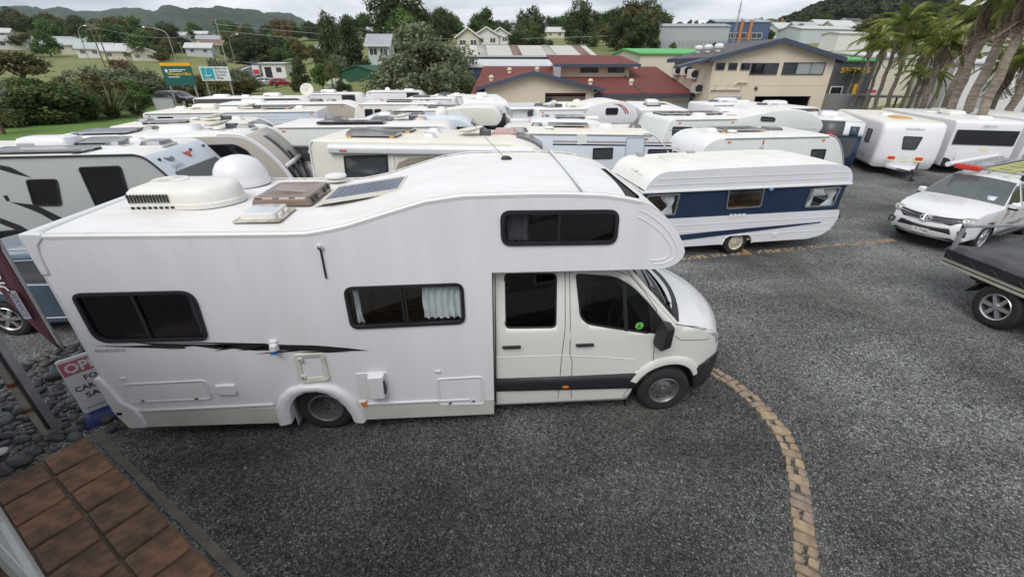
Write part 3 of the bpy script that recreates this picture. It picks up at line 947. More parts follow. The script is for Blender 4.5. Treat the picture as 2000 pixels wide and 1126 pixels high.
 sw = [[(-4.274,1.435),(-3.976,1.414),(-3.656,1.413),(-3.843,1.456),(-3.491,1.426),(-3.015,1.39),(-2.748,1.364),(-3.006,1.328),(-3.236,1.38),(-3.514,1.359),(-3.827,1.387),(-4.033,1.404)],[(-3.591,1.444),(-3.006,1.417),(-2.467,1.379),(-2.418,1.356),(-2.959,1.395)],[(-3.122,1.395),(-2.742,1.385),(-2.361,1.36),(-1.919,1.326),(-1.587,1.275),(-1.358,1.228),(-1.823,1.236),(-2.268,1.279),(-2.602,1.288),(-2.841,1.327),(-3.042,1.302),(-2.919,1.344)],[(-2.794,1.297),(-2.478,1.338),(-2.448,1.322),(-2.655,1.297)],[(-2.626,1.239),(-2.355,1.269),(-2.042,1.282),(-1.987,1.272),(-2.275,1.251)],[(-2.219,1.248),(-1.822,1.243),(-1.573,1.224),(-1.826,1.222),(-2.052,1.233)],[(-3.517,1.352),(-3.337,1.371),(-3.333,1.35)]]
 for q in sw: decal(R,'swoosh_decal',q,side,'decal_black',0.0125)
 x,z = (-4.12,1.36)
 text('RENEGADE',Fr((x,-HW,z),(1,0,0),(0,0,1),(0,-1,0)),0.04,'decal_grey',R,width=0.315,c=0.0125)
 def locker(pts,r=0.05,lab=None,latch=()):
  po = rpoly([tuple(q) for q in pts],r,4)
  mb = MB(); mb.ring(po,offset(po,-0.028),side,0.009,0.026,c1i=0.018); f = mb.build('locker_frame','trim_white',R,smooth=30)
  plate(f,'locker_door',offset(po,-0.031),side,0.009,0.019,'rv_side')
  for (lx,lz) in latch:
   k = MB(); k.cyl(side(lx,lz,0.018),side(lx,lz,0.034),0.016,n=12); k.box(lx - 0.03,lx + 0.004,lz - 0.016,lz - 0.006,0.026,0.034,fr=side); k.build('latch','chrome',f)
  return f
 locker([(-4.164,0.897),(-3.259,0.907),(-3.27,0.63),(-4.184,0.63)],0.05,latch=[(-4.03,0.66),(-3.431,0.656)])
 locker([(-0.628,0.778),(-0.071,0.787),(-0.052,0.354),(-0.622,0.372)],0.05,latch=[(-0.48,0.405),(-0.191,0.421)])
 po = rpoly([(-2.197,1.218),(-1.864,1.231),(-1.863,0.846),(-2.211,0.819)],0.04,4)
 mb = MB(); mb.ring(po,shrink(po,0.055),side,0.009,0.038,c1i=0.028); f = mb.build('service_hatch','old_plastic',R,smooth=30,bevel=0.004)
 plate(f,'hatch_door',shrink(po,0.057),side,0.009,0.016,'rv_side')
 for q in [(-2.138,1.151),(-2.158,0.9)]:
  k = MB(); k.cyl(side(q[0],q[1],0.01),side(q[0],q[1],0.046),0.035,0.03,n=14); k.cyl(side(q[0],q[1],0.046),side(q[0],q[1],0.05),0.01,n=8,mi=1); k.build('latch_knob',['old_plastic','black_plastic'],f)
 po = rpoly([(-1.572,0.914),(-1.19,0.917),(-1.209,0.532),(-1.593,0.522)],0.03,4)
 f = plate(R,'heater_flue',po,side,0.009,0.018,'rv_white',inset=0.006)
 po = [(-1.424,0.906),(-1.221,0.911),(-1.237,0.558),(-1.441,0.554)]
 plate(f,'flue_cover',po,side,0.018,0.095,'rv_white',inset=0.018,bevel=0.006)
 mb = MB(); (qx,qz) = (-1.214,0.732); mb.box(qx - 0.028,qx - 0.016,qz - 0.10,qz + 0.10,0.02,0.085,fr=side); mb.build('flue_grille','black_plastic',f)
 po = rpoly([(-3.185,0.835),(-2.953,0.837),(-2.962,0.683),(-3.197,0.681)],0.03,3)
 f = plate(R,'inlet_cover',po,side,0.009,0.04,'rv_white',inset=0.01,bevel=0.004)
 for q in [(-4.143,0.978),(-0.601,0.893)]:
  mb = MB(); mb.slab(rrect(q[0] - 0.035,q[0] + 0.035,q[1] - 0.014,q[1] + 0.014,0.013,3),side,0.01,0.03,inset=0.005); mb.build('marker_lamp','old_plastic',R)
 for q in [(-4.36,0.49),(-1.536,0.453)]:
  mb = MB(); mb.slab(rrect(q[0] - 0.03,q[0] + 0.045,q[1] - 0.03,q[1] + 0.022,0.01,2),side,0.02,0.045,inset=0.006)
  f = mb.build('side_reflector','orange_lens',R)
  mb = MB(); mb.slab(rrect(q[0] - 0.05,q[0] + 0.04,q[1] + 0.03,q[1] + 0.055,0.01,2),side,0.015,0.05,inset=0.006); mb.build('lamp_hood','old_plastic',f)
 q = (-2.379,1.354)
 mb = MB(); mb.slab(rrect(q[0] - 0.045,q[0] + 0.045,q[1] - 0.07,q[1] + 0.07,0.012,3),side,0.01,0.05,inset=0.008); mb.slab(rrect(q[0] - 0.035,q[0] + 0.05,q[1] - 0.05,q[1] + 0.04,0.02,3),side,0.05,0.09,inset=0.012)
 f = mb.build('power_socket','trim_white',R)
 mb = MB(); mb.box(q[0] - 0.03,q[0] + 0.03,q[1] - 0.085,q[1] - 0.062,0.02,0.085,fr=side); mb.build('socket_lip',mat('socket_blue',(0.03,0.12,0.45),0.4),f)
 q,q2 = (-1.648,2.513),(-1.654,2.168)
 mb = MB(); mb.lathe([(0.03,0),(0.03,0.02),(0.022,0.035),(0.001,0.045)],Fr(side(*q,0.008),(1,0,0),(0,0,1),(0,-1,0)),14); f = mb.build('door_holder','chrome',R)
 mb = MB(); mb.tube([side(q[0] + 0.0,q[1] - 0.03,0.02),side(q2[0],q2[1],0.02)],0.010,6); mb.build('holder_strut','black_plastic',f)
 zr = 2.695
 A = Fr((-3.40,-0.07,zr),(1,0,0),(0,1,0),(0,0,1))
 base = rpoly([(-0.56,-0.36),(0.35,-0.36),(0.62,0.0),(0.35,0.36),(-0.56,0.36)],[0.05,0.2,0.5,0.2,0.05],6)
 mb = MB()
 n = len(base)
 prof = [(0,0.0),(0.0,0.055),(-0.018,0.065),(-0.02,0.12),(-0.035,0.19),(-0.07,0.225),(-0.13,0.245)]
 rows = [[A(a,b,h) for a,b in shrink(base,-d)] for d,h in prof]
 v = [q for r_ in rows for q in r_]
 fs = [(i * n + j,i * n + (j + 1) % n,(i + 1) * n + (j + 1) % n,(i + 1) * n + j) for i in range(len(rows) - 1) for j in range(n)] + [tuple(range((len(rows) - 1) * n,len(rows) * n))]
 mb.add(v,fs)
 f = mb.build('air_conditioner','old_white',R,smooth=45)
 mb = MB()
 for i in range(13):
  mb.box(-0.50 + i * 0.034,-0.485 + i * 0.034,-0.36 + 0.004,-0.34,0.085,0.175,fr=A)
 for i in range(8):
  mb.box(-0.49 + i * 0.06,-0.452 + i * 0.06,-0.364,-0.34,0.018,0.045,fr=A)
 for i in range(9):
  mb.box(-0.566,-0.54,-0.28 + i * 0.062,-0.25 + i * 0.062,0.04,0.15,fr=A)
 mb.build('vent_slot','black_plastic',f,split=True)
 mb = MB(); mb.lathe([(0.19,0.0),(0.185,0.012),(0.03,0.004),(0.001,0.02)],Fr(A(-0.25,0.05,0.245),(1,0,0),(0,1,0),(0,0,1)),28);
 for i in range(24):
  t = 2 * math.pi * i / 24; mb.box(0.03,0.18,-0.004,0.004,0.004,0.014,fr=Fr(A(-0.25,0.05,0.245),(math.cos(t),math.sin(t),0),(-math.sin(t),math.cos(t),0),(0,0,1)))
 mb.build('fan_grille','old_white',f)
 D = Fr((-3.28,0.80,zr),(1,0,0),(0,1,0),(0,0,1))
 mb = MB(); mb.lathe([(0.34,0),(0.345,0.05),(0.33,0.07),(0.325,0.14),(0.30,0.22),(0.25,0.295),(0.17,0.35),(0.08,0.375),(0.001,0.38)],D,32)
 mb.build('satellite_dome','rv_white',R,smooth=50)
 Hh = Fr((-2.32,0.07,zr - 0.005),(1,0,0),(0,1,0),(0,0,1))
 ho = rpoly([(-0.34,-0.40),(0.33,-0.40),(0.33,0.40),(-0.34,0.40)],0.05,3)
 mb = MB(); n = len(ho)
 rows = [[Hh(a,b,h) for a,b in shrink(ho,-d)] for d,h in ((0.0,0.0),(-0.005,0.05),(-0.03,0.095),(-0.10,0.115),(-0.12,0.105))]
 mb.add([q for r_ in rows for q in r_],[(i * n + j,i * n + (j + 1) % n,(i + 1) * n + (j + 1) % n,(i + 1) * n + j) for i in range(len(rows) - 1) for j in range(n)] + [tuple(range((len(rows) - 1) * n,len(rows) * n))])
 f = mb.build('roof_hatch','brown_acrylic',R,smooth=35)
 mb = MB()
 for b in (-0.3,-0.17,0.14,0.28):
  mb.slab(rrect(b - 0.03,b + 0.03,0.02,0.085,0.012,2),Fr(Hh(0.322,0,0),(0,1,0),(0,0,1),(1,0,0)),0,0.018)
 for a in (-0.25,-0.06,0.12):
  mb.box(a - 0.035,a + 0.035,-0.385,-0.375,0.085,0.092,fr=Hh)
 mb.build('hatch_clip','black_plastic',f,split=True)
 Hs = Fr((-2.34,-0.66,zr - 0.01),(1,0,0),(0,1,0),(0,0,1))
 mb = MB(); mb.slab(rrect(-0.26,0.22,-0.24,0.24,0.02,2),Hs,0,0.014); f = mb.build('roof_hatch','seal_dirt',R,bevel=0.003)
 plate(f,'hatch_lid',rrect(-0.20,0.16,-0.19,0.19,0.03,3),Hs,0.014,0.075,'old_white',inset=0.012,bevel=0.004)
 plate(f,'hatch_pane',rrect(-0.175,0.135,-0.165,0.165,0.03,3),Hs,0.075,0.083,'frost_acrylic',inset=0.01)
 mb = MB(); mb.box(0.165,0.19,-0.12,-0.06,0.014,0.055,fr=Hs); mb.box(0.165,0.19,0.04,0.1,0.014,0.055,fr=Hs); mb.build('hatch_hinge','old_white',f,split=True)
 mb = MB(); mb.lathe([(0.14,0),(0.14,0.02),(0.10,0.025),(0.10,0.045),(0.145,0.05),(0.14,0.075),(0.09,0.09),(0.001,0.092)],Fr((-2.06,0.92,zr),(1,0,0),(0,1,0),(0,0,1)),20); mb.build('mushroom_vent','old_white',R,smooth=40)
 s0 = Vector((-1.86,-0.34,2.74)); s1 = Vector((-0.96,-0.34,2.866))
 ud = (s1 - s0).normalized()
 Sp = Fr(s0,ud,(0,1,0),None)
 Ls = (s1 - s0).length
 mb = MB(); po = [(0,0),(Ls,0),(Ls,0.68),(0,0.68)]
 mb.ring(po,offset(po,-0.028),Sp,-0.035,0.008); mb.box(0.01,Ls - 0.01,0.01,0.67,-0.036,-0.03,fr=Sp)
 f = mb.build('solar_panel','aluminium_pale',R,smooth=20)
 mb = MB()
 cols,rws = 9,4
 for i in range(cols):
  for j in range(rws):
   w_,h_ = (Ls - 0.07) / cols,0.61 / rws
   mb.slab(rpoly([(0.035 + i * w_ + 0.004,0.035 + j * h_ + 0.004),(0.035 + (i + 1) * w_ - 0.004,0.035 + j * h_ + 0.004),(0.035 + (i + 1) * w_ - 0.004,0.035 + (j + 1) * h_ - 0.004),(0.035 + i * w_ + 0.004,0.035 + (j + 1) * h_ - 0.004)],0.012,1),Sp,-0.004,0.001)
 mb.build('solar_cell','solar_cell',f,smooth=0,split=True)
 mb = MB(); mb.box(0.02,Ls - 0.02,0.02,0.66,-0.03,-0.003,fr=Sp); mb.build('solar_backing',mat('cell_gap',(0.35,0.37,0.42),0.3),f)
 mb = MB(); mb.slab([(0.0,-0.05),(0.0,0.0),(0.14,-0.115),(0.10,-0.135)],Fr(Sp(Ls,0.0,0),ud,Sp.n,(0,1,0)),0.0,0.68); mb.slab([(0.0,-0.04),(0.0,0.0),(-0.09,-0.03),(-0.09,-0.05)],Fr(Sp(0,0,0),ud,Sp.n,(0,1,0)),0.0,0.68)
 mb.build('panel_bracket','aluminium_pale',f,split=True)
 An = Fr((0.33,0.50,3.032),(1,0,0),(0,1,0),(0,0,1))
 mb = MB(); n = 12
 rows = [[An(k * 0.075 * math.cos(2 * math.pi * i / n) - 0.02 * (1 - k),k * 0.032 * math.sin(2 * math.pi * i / n),h) for i in range(n)] for k,h in ((1,0),(0.92,0.02),(0.55,0.042),(0.1,0.05))]
 mb.add([q for r_ in rows for q in r_],[(i * n + j,i * n + (j + 1) % n,(i + 1) * n + (j + 1) % n,(i + 1) * n + j) for i in range(3) for j in range(n)] + [tuple(range(3 * n,4 * n))])
 mb.tube([An(-0.03,0,0.03),An(-0.12,0.01,0.12),An(-0.28,0.03,0.28)],0.0035,5)
 mb.build('aerial','black_plastic',R,smooth=50)
 return R
mat('old_white',(0.76,0.755,0.72),0.42,col2=(0.70,0.68,0.62),vscale=3,detail=6)
mat('aluminium_pale',(0.68,0.67,0.61),0.4,0.2,var=0.1)
mh = motorhome()
# ---------------------------------------------------------------- the van cab
def van_cab(R):
 w0 = 1.10
 def half(x,z):
  w = w0
  if z > 1.25: w -= 0.11 * ((z - 1.25) / 0.85) ** 1.3
  if z < 0.55: w -= 0.03 * (0.55 - z) / 0.35
  if x > 2.0: w -= 0.26 * ((x - 2.0) / 1.05) ** 2.4
  return w
 roof = [(1.616,2.117)]
 arch = []
 cx,cz,ar = 2.30,0.36,0.435
 for i in range(17):
  t = math.radians(178 - 176 * i / 16)
  arch.append((cx + ar * math.cos(t),cz + ar * math.sin(t) * 1.0))
 belt = [(2.27,1.36),(2.45,1.32),(2.65,1.265),(2.80,1.20),(2.90,1.13)]
 outer = [(0.08,0.215),(1.80,0.205),(1.83,0.24)] + [arch[0]] + arch[1:-1] + [arch[-1]] + [(2.76,0.27),(2.93,0.31),(3.03,0.45),(3.05,0.72),(3.02,0.95),(2.97,1.08)] + belt[::-1] + [(1.68,2.02),(1.58,2.10),(1.40,2.135),(0.08,2.15)]
 wr = rpoly([(0.21,2.079),(0.813,2.06),(0.824,1.38),(0.212,1.399)],0.07,4)
 wf = rpoly([(1.021,2.047),(1.484,2.006),(1.702,1.876),(1.899,1.681),(2.16,1.374),(2.259,1.208),(1.925,1.26),(1.461,1.353),(1.183,1.415),(1.096,1.518)],[0.05,0.1,0.1,0.02,0.02,0.02,0,0,0.08,0.05],4)
 for s in (-1,1):
  pos = lambda a,b,s=s: (a,s * half(a,b),b)
  mb = MB(); sheet(mb,outer,[offset(wr,-0.008),offset(wf,-0.008)],pos,0.09)
  body = mb.build('cab_side','cab_white',R,smooth=60,fix=False,solid=0.012)
  for po,nm in ((wr,'tint_dark'),(wf,'smoke_glass')):
   q = MB(); sheet(q,po,[],lambda a,b: (a,s * (half(a,b) - 0.006),b),0.12)
   q.build('pane',nm,body,smooth=60,fix=False)
   q = MB()
   o1,i1 = po,offset(po,-0.022)
   q.add([(a,s * (half(a,b) + 0.004),b) for a,b in o1] + [(a,s * (half(a,b) + 0.002),b) for a,b in i1],[(i,(i + 1) % len(o1),len(o1) + (i + 1) % len(o1),len(o1) + i) for i in range(len(o1))])
   q.build('window_rubber','black_plastic',body,smooth=60,solid=0.006)
  q = MB(); sheet(q,[(1.908,1.625),(2.169,1.359),(2.282,1.192),(1.994,1.227)],[],lambda a,b: (a,s * (half(a,b) + 0.003),b))
  q.build('mirror_sail','black_plastic',body,smooth=0,solid=0.006)
  q = MB(); sheet(q,[(1.565,1.972),(1.616,1.938),(1.699,1.299),(1.648,1.309)],[],lambda a,b: (a,s * (half(a,b) + 0.001),b),0.1)
  q.build('window_bar','black_plastic',body,smooth=0,solid=0.01)
  q = MB()
  for ln in [[(0.901,2.126),(0.928,1.383),(0.907,0.982),(0.899,0.288)],[(0.952,2.124),(1.007,1.008),(1.039,0.914),(1.075,0.278)],[(0.116,2.144),(0.086,0.277)],[(0.953,2.118),(1.44,2.084),(1.661,2.001),(1.844,1.804),(2.013,1.579),(2.034,1.336),(2.073,0.846)],[(1.91,0.742),(1.869,0.655),(1.845,0.481),(1.763,0.271)],[(2.3,1.198),(2.383,1.134),(2.826,1.045)],[(2.288,1.369),(2.49,1.309),(2.742,1.216)]]:
   den = []
   for i in range(len(ln) - 1):
    for k in range(6):
     t = k / 6; den.append((ln[i][0] * (1 - t) + ln[i + 1][0] * t,ln[i][1] * (1 - t) + ln[i + 1][1] * t))
   den.append(ln[-1])
   q.tube([(a,s * (half(a,b) + 0.0035),b) for a,b in den],0.0055,5)
  q.build('shut_line','dark_plastic',body,smooth=60,split=True)
  q = MB()
  for ln in [[(0.11,0.999),(0.913,0.99)],[(0.926,0.989),(1.002,0.986)],[(1.016,0.977),(1.442,0.933),(1.838,0.882)]]:
   q.tube([(a,s * (half(a,b) + 0.001),b) for a,b in ln],0.010,6)
  q.build('waist_crease','cab_white',body,smooth=60,split=True)
  q = MB(); sheet(q,[(0.099,0.677),(1.01,0.668),(1.907,0.669),(2.059,0.636),(1.952,0.543),(1.9,0.427),(1.023,0.452),(0.096,0.48)],[],lambda a,b: (a,s * (half(a,b) + 0.012),b),0.1)
  q.build('rub_strip','dark_plastic',body,smooth=60,solid=0.024)
  q = MB(); rows = []
  for i in range(21):
   t = math.radians(158 - 136 * i / 20)
   c_,s_ = math.cos(t),math.sin(t)
   rows.append([(cx + r_ * c_,s * (half(cx + r_ * c_,cz + r_ * s_) + d),cz + r_ * s_) for r_,d in ((0.545,0.002),(0.525,0.022),(0.47,0.035),(0.43,0.03),(0.42,0.0),(0.42,-0.06))])
  q.grid(rows); q.build('arch_flare','cab_white',body,smooth=60)
  q = MB(); sheet(q,[(2.70,0.62),(2.745,0.30),(2.78,0.25),(2.94,0.29),(3.045,0.44),(3.06,0.66),(3.055,0.76),(2.9,0.71)],[],lambda a,b: (a,s * (half(a,b) + 0.014),b),0.07)
  q.build('bumper_corner','dark_plastic',body,smooth=60,solid=0.03)
  for hx in [(0.29,1.148),(1.181,1.137)]:
   f2 = Fr((hx[0],s * half(*hx),hx[1]),(1,0,0),(0,0,1),(0,s,0))
   q = MB(); q.lathe([(0.075,0.002),(0.06,-0.002),(0.001,-0.004)],f2,20); q.build('handle_recess','rv_skirt',body)
   q = MB(); q.slab(rrect(-0.115,0.115,-0.018,0.018,0.017,4),f2,0.004,0.036,inset=0.008); q.build('door_handle','black_plastic',body,smooth=50)
  hx = (0.98,0.505)
  q = MB(); q.slab(rrect(hx[0] - 0.045,hx[0] + 0.045,hx[1] - 0.018,hx[1] + 0.018,0.018,4),Fr((0,s * (w0 + 0.01),0),(1,0,0),(0,0,1),(0,s,0)),0.0,0.022,inset=0.006); q.build('indicator','orange_lens',body)
  q = MB(); q.slab([(0.80,0.08),(1.07,0.08),(1.07,0.35),(0.80,0.35)],Fr((1.82,0,0),(0,s,0),(0,0,1),(1,0,0)),0,0.015); q.build('mud_flap','black_plastic',R)
  q = MB(); sheet(q,[(2.80,1.15),(2.90,1.13),(2.965,1.07),(3.0,0.98),(2.985,0.93),(2.93,1.05),(2.86,1.10)],[],lambda a,b: (a,s * (half(a,b) + 0.006),b),0.05)
  q.build('headlight','lamp_glass',body,smooth=60,solid=0.01)
  mx = (1.981,1.228)
  base = Vector((mx[0] + 0.12,s * half(2.0,1.35),1.34))
  q = MB(); q.tube([base,base + Vector((-0.02,s * 0.10,0.03)),base + Vector((-0.03,s * 0.15,0.0))],0.022,8)
  q.slab(rpoly([(-0.10,-0.19),(0.09,-0.19),(0.11,0.16),(-0.06,0.20)],0.05,4),Fr(base + Vector((-0.04,s * 0.17,0.0)),(0.25,s * 0.97,0),(0,0,1),(1,0,0)),-0.04,0.07,inset=0.03)
  q.build('mirror','black_plastic',body,smooth=45)
 st = (1.827,1.374)
 fs = Fr((st[0],-half(*st) - 0.006,st[1]),(1,0,0),(0,0,1),(0,-1,0))
 plate(R,'window_sticker',[(0.05 * math.cos(t * 0.393),0.05 * math.sin(t * 0.393)) for t in range(16)],fs,0,0.002,mat('sticker_green',(0.20,0.5,0.10),0.5))
 plate(R,'window_sticker',[(-0.022,-0.03),(0.022,-0.03),(0.004,0.034),(-0.004,0.034)],fs,0.002,0.004,mat('sticker_dark',(0.02,0.2,0.08),0.5))
 mb = MB(); rows = []
 line = [(2.27,1.365),(2.42,1.335),(2.58,1.295),(2.72,1.24),(2.83,1.185),(2.92,1.115),(2.97,1.05)]
 for x,z in line:
  w = half(x,z)
  rows.append([(x + 0.20 * (1 - t * t) * (0.7 + 0.3 * (x - 2.27) / 0.7),t * w,z + 0.10 * (1 - abs(t) ** 2.6)) for t in [-1 + k / 8 for k in range(17)]])
 mb.grid(rows); mb.build('bonnet','bonnet_white',R,smooth=60)
 mb = MB(); rows = []
 for x,z in ((2.97,1.05),(3.02,0.93),(3.045,0.80),(3.05,0.72)):
  w = half(x,z)
  rows.append([(x + 0.20 * (1 - t * t),t * w,z + 0.10 * (1 - abs(t) ** 2.6) * max(0,(z - 0.72) / 0.33)) for t in [-1 + k / 8 for k in range(17)]])
 mb.grid(rows); mb.build('front_panel','bonnet_white',R,smooth=60)
 mb = MB(); rows = []
 for x,z in ((3.055,0.75),(3.06,0.60),(3.045,0.44),(2.94,0.29),(2.70,0.25)):
  w = half(x,z) + 0.01
  rows.append([(x + 0.21 * (1 - t * t),t * w,z) for t in [-1 + k / 8 for k in range(17)]])
 mb.grid(rows); mb.build('front_bumper','dark_plastic',R,smooth=60)
 mb = MB()
 for k in range(3):
  mb.tube([(3.02 + 0.20 * (1 - t * t) + 0.012,t * 0.85,0.84 + k * 0.06) for t in [-0.75 + i * 0.1875 for i in range(9)]],0.018,6)
 mb.build('grille_bar','dark_plastic',R,split=True)
 mb = MB(); rows = []
 for j in range(7):
  t = j / 6
  row = []
  for k in range(15):
   u = -1 + k / 7
   x = 1.60 * (1 - t) + 2.27 * t + (0.14 * (1 - t) + 0.17 * t) * (1 - u * u)
   z = 2.12 * (1 - t) + 1.375 * t + 0.03 * (1 - u * u) * t
   row.append((x,u * (half(x,z) - 0.025) ,z))
  rows.append(row)
 mb.grid(rows); f = mb.build('windscreen','screen_glass',R,smooth=60)
 mb = MB(); mb.grid([[(2.24 + 0.19 * (1 - u * u),u * 1.03,1.395 + 0.03 * (1 - u * u)) for u in [-1 + k / 7 for k in range(15)]],[(2.34 + 0.20 * (1 - u * u),u * 1.03,1.372 + 0.085 * (1 - abs(u) ** 2.6)) for u in [-1 + k / 7 for k in range(15)]]])
 mb.build('scuttle','black_plastic',R,solid=0.02)
 mb = MB()
 for s in (-1,1):
  mb.tube([(1.58,s * 0.985,2.13),(1.95,s * 1.03,1.73),(2.28,s * 1.06,1.375)],0.03,8)
 mb.build('windscreen_pillar','cab_white',R,split=True)
 mb = MB()
 mb.tube([(2.36,-0.7,1.43),(2.30,-0.25,1.47),(2.17,0.25,1.62)],0.010,6); mb.tube([(2.40,0.2,1.46),(2.38,0.55,1.46),(2.27,0.85,1.55)],0.010,6)
 mb.build('wiper','black_plastic',R,split=True)
 mb = MB();
 mb.add([(2.50,0.18,1.425),(2.54,0.14,1.421),(2.82,-0.42,1.325),(2.80,-0.36,1.335)],[(0,1,2,3)]); mb.build('bonnet_vent','dark_plastic',R,solid=0.012)
 mb = MB(); mb.grid([[(x,y,2.14) for y in (-0.98,0,0.98)] for x in (0.08,0.8,1.5)]); mb.build('cab_roof','cab_white',R)
 mb = MB(); mb.box(0.1,2.2,-1.0,1.0,0.32,0.36); mb.box(0.09,0.11,-1.0,1.0,0.36,2.1); mb.box(1.95,2.3,-0.98,0.98,0.9,1.28); mb.build('cab_floor','inside_dark',R)
 for y in (-0.6,0.6):
  mb = MB(); mb.box(1.05,1.55,y - 0.25,y + 0.25,0.75,0.95); mb.box(0.92,1.08,y - 0.25,y + 0.25,0.9,1.55); mb.box(0.93,1.05,y - 0.14,y + 0.14,1.58,1.80)
  mb.build('seat','seat_cloth',R,bevel=0.05,seg=3)
 mb = MB(); mb.tube([(1.72 + 0.06 * math.sin(t),-0.55 + 0.19 * math.cos(t),1.22 + 0.18 * math.sin(t)) for t in [k * math.pi / 8 for k in range(16)]],0.016,6,close=True); mb.build('steering_wheel','black_plastic',R)
 mb = MB(); mb.box(1.75,2.85,-0.78,-0.74,0.2,0.95); mb.box(1.75,2.85,0.74,0.78,0.2,0.95); mb.build('wheel_housing','inside_dark',R,split=True)
 for s in (-1,1):
  wheel(R,2.30,s * 0.985,0.345,0.235,s,rr=0.57)
  wheel(R,-2.03,s * 1.04,0.345,0.20,s,rr=0.60,depth=0.12)
  wheel(R,-2.03,s * 0.80,0.345,0.20,s,rr=0.60,depth=0.1)
glass_mat('tint_dark',(0.05,0.05,0.055))
glass_mat('screen_glass',(0.45,0.50,0.50))
mat('lamp_glass',(0.45,0.45,0.42),0.08,var=0.3,vscale=12,coat=0.8)
mat('bonnet_white',(0.70,0.70,0.70),0.22,var=0.04,vscale=2,coat=0.6)
van_cab(mh)
# ================================================================ PARKED CARAVANS AND MOTORHOMES
mat('grey_panel',(0.40,0.42,0.42),0.4,var=0.05,vscale=1)
mat('blue_white',(0.60,0.65,0.72),0.32,var=0.06,vscale=1,coat=0.3)
mat('taupe',(0.46,0.42,0.38),0.4,var=0.06)
mat('beige',(0.42,0.37,0.31),0.4,var=0.08)
mat('cream_roof',(0.76,0.745,0.70),0.55,col2=(0.70,0.645,0.54),vscale=1.4,detail=8)
mat('pale_roof',(0.78,0.78,0.77),0.5,col2=(0.68,0.665,0.60),vscale=1.2,detail=8)
mat('navy',(0.013,0.028,0.07),0.35,var=0.1,coat=0.3)
mat('navy_dark',(0.04,0.055,0.10),0.35,var=0.1)
mat('charcoal',(0.075,0.08,0.088),0.4,var=0.1)
mat('pink_acrylic',(0.48,0.31,0.30),0.25,var=0.1,coat=0.3)
mat('smoke_acrylic',(0.13,0.13,0.14),0.2,var=0.1,coat=0.4)
mat('awning',(0.72,0.73,0.74),0.4,var=0.08,vscale=5)
mat('yellow_white',(0.75,0.73,0.66),0.45,var=0.08)
mat('green_white',(0.69,0.715,0.69),0.4,var=0.06)
def shell(parent,prof,W,mats,r=0.05,name='body'):
 zs = [q[1] for q in prof]
 ztop = max(zs)
 secs = []
 for k in range(4):
  t = math.pi / 2 * k / 3
  secs.append((-W / 2 + r * (1 - math.sin(t)),-r * (1 - math.cos(t)) if False else -r * (1 - math.sin(math.pi / 2 * (k + 0.0) / 3))))
 secs = [(-W / 2,-r),(-W / 2 + 0.13 * r,-0.5 * r),(-W / 2 + 0.5 * r,-0.13 * r),(-W / 2 + r,0)]
 secs = secs + [(-y,d) for y,d in secs[::-1]]
 n = len(prof)
 mb = MB()
 v = []
 for y,d in secs:
  po = offset(prof,d) if d else prof
  crown = 0.0
  v += [(x,y,z) for x,z in po]
 mb.add(v,[])
 for k in range(len(secs) - 1):
  for i in range(n):
   j = (i + 1) % n
   (x0,z0),(x1,z1) = prof[i],prof[j]
   slope = abs(x1 - x0) / max(1e-6,math.hypot(x1 - x0,z1 - z0))
   top = z0 > ztop - 0.35 and z1 > ztop - 0.35 and slope > 0.85
   mb.f.append([k * n + i,k * n + j,(k + 1) * n + j,(k + 1) * n + i]); mb.m.append(2 if top else 1)
 mb.f.append(list(range(n - 1,-1,-1))); mb.m.append(0)
 k = (len(secs) - 1) * n
 mb.f.append(list(range(k,k + n))); mb.m.append(0)
 return mb.build(name,list(mats),parent,smooth=32)
